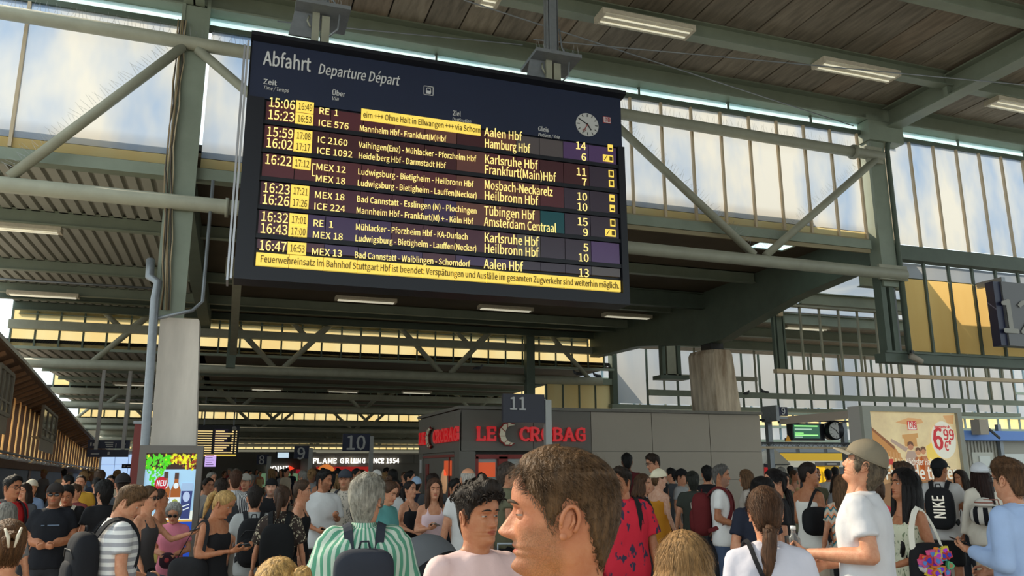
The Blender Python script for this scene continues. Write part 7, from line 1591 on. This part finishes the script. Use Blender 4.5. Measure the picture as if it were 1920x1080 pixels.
# --- stroller, suitcase
P = at(798, 1010, 5.6); st = thing('stroller', (P.x, P.y, 0), 'grey stroller with a white edged hood beside the green striped shirt', 'stroller'); st.rotation_euler.z = .6
L_ = lambda *p: [V(q) for q in p]
hood = MB(); P_ = []
for i in range(9):
    a = radians(-10+150*i/8); P_.append([V((.24*cos(b), -.02+.30*cos(a)*sin(b)*.9, .95+.30*sin(a)*sin(b))) for b in [pi*k/12 for k in range(13)]])
hood.grid(P_, 0); obj('hood', hood, C((96, 98, 102)), st, True)
obj('hood_edge', MB().tube(P_[3], .012, 6), C((222, 218, 210)), st, True); obj('seat', MB().ell((0, 0, .72), (.22, .26, .24), 18, 10, 0, pw=3), C((60, 62, 66)), st, True)
fr_ = MB()
for q in (-.25, .25): fr_.tube([(q, .45, 1.05), (q, .2, .75), (q, -.4, .12)], .014, 8); fr_.tube([(q, -.15, .7), (q, .38, .14)], .014, 8)
fr_.tube([(-.25, .45, 1.05), (.25, .45, 1.05)], .016, 8); obj('frame', fr_, m_dark, st, True)
for q in (-.26, .26):
    for y in (-.42, .40): obj('wheel', MB().tube([(q-.02, y, .12), (q+.02, y, .12)], .12, 18), m_dark, st, True)
P = at(957, 1010, 6.4); su = thing('suitcase', (P.x, P.y, 0), 'black suitcase with a grey tag between the curly haired and the bearded man', 'suitcase'); su.rotation_euler.z = -.3
sc_ = MB(); sc_.ell((0, 0, .52), (.24, .15, .46), 22, 14, 0, pw=4); obj('shell', sc_, mat('suitcase_black', (36, 36, 38), .5), su, True); obj('tag', MB().box((-.1, -.157, .72), (.1, -.148, .82)), mat('tag_grey', (120, 112, 106), .6), su, True); obj('handle', MB().tube([(-.1, 0, .97), (-.1, 0, 1.1), (.1, 0, 1.1), (.1, 0, .97)], .012, 6), m_galv, su, True)
for q in (-.18, .18): obj('wheel', MB().tube([(q-.02, 0, .04), (q+.02, 0, .04)], .04, 12), m_dark, su, True)
# --- distant crowd
taken = [(o.location.x, o.location.y) for o in bpy.data.objects if o.name.startswith('person')]
cr_ = random.Random(11); protos = []
tops = [blk, wht, navy, gry, C((150, 60, 60)), C((110, 130, 160)), beige, dkgry, olive, C((196, 170, 120))]
spec = []
def ok(P, dmin): return all((P.x-a)**2+(P.y-b)**2 > dmin*dmin for a, b in taken)
def dist_spot(x0, x1, d0, d1):
    for _ in range(60):
        x = cr_.uniform(x0, x1); d = d0+(d1-d0)*cr_.random()**1.0; P = at(x, horiz(x), d)
        if P.x > 4.2 and 17.0 < P.y < 22.8 and P.x < 14.6: continue
        if abs(P.x+.8) < 1.0 and 11 < P.y < 13.2: continue
        if P.y > 48: continue
        if ok(P, .55): taken.append((P.x, P.y)); return x, d, P
    return None
def clone(root, P, rz, s, label, group):
    r = root.copy(); COL.objects.link(r); r.location = (P.x, P.y, 0); r.rotation_euler.z = rz; r.scale = (s, s, s); r['label'] = label; r['group'] = group
    for ch in list(root.children): c = ch.copy(); COL.objects.link(c); c.parent = r; c.matrix_parent_inverse = ch.matrix_parent_inverse
    return r
TOPN = ['black', 'white', 'navy', 'grey', 'red', 'blue', 'beige', 'dark grey', 'olive', 'yellow']
zones = (('far down the hall', 'distant crowd down the hall', 46, [(470, 770, 12, 44), (384, 480, 13, 44), (560, 780, 11, 20)]),
         ('by the gallery building', 'distant crowd at left', 12, [(35, 225, 13, 30)]),
         ('by the trains', 'distant crowd by the trains', 10, [(1450, 1600, 12, 24)]))
HN = {(24, 21, 20): 'black', (48, 35, 27): 'dark brown', (78, 55, 38): 'brown', (152, 116, 74): 'fair', (148, 144, 136): 'grey'}
HS = {'long': 'long', 'tied': 'tied', 'bun': 'knotted', 'bob': 'bobbed', 'short': 'short', 'crop': 'cropped', 'full': 'thick'}
for where, group, n, zs_ in zones:
    for i in range(n):
        sp_ = dist_spot(*zs_[i % len(zs_)])
        if not sp_: continue
        x, d, P = sp_; s = cr_.uniform(.87, .965); hz = horiz(x); yt = hz-(s*1.772-CAMH)/d*FPX
        if len(protos) < 14:
            k = len(protos); fem = k % 2 == 1; hs = cr_.choice(('long', 'tied', 'bun', 'bob') if fem else ('short', 'short', 'crop', 'full')); hc_ = cr_.choice((BLACK, BLACK, DBROWN, BROWN, DBLOND, GREY)); look = 'figure with %s %s hair and a %s top' % (HS[hs], HN[hc_], TOPN[k % 10])
            r, _, _ = person(x, yt, 14, cr_.uniform(-180, 180), look+' '+where, sex='f' if fem else 'm', skin=cr_.choice(('light', 'tan', 'tan', 'brown')), hair=(hs, hc_), top=(cr_.choice(('tee', 'tank') if fem else ('tee', 'polo')), tops[k % 10]), d=d, hi=0, group=group)
            protos.append((r, look))
        else:
            r, look = cr_.choice(protos); clone(r, P, cr_.uniform(0, 6.28), s, look+' '+where, group)
for sc_ in _ws: bpy.data.scenes.remove(sc_)
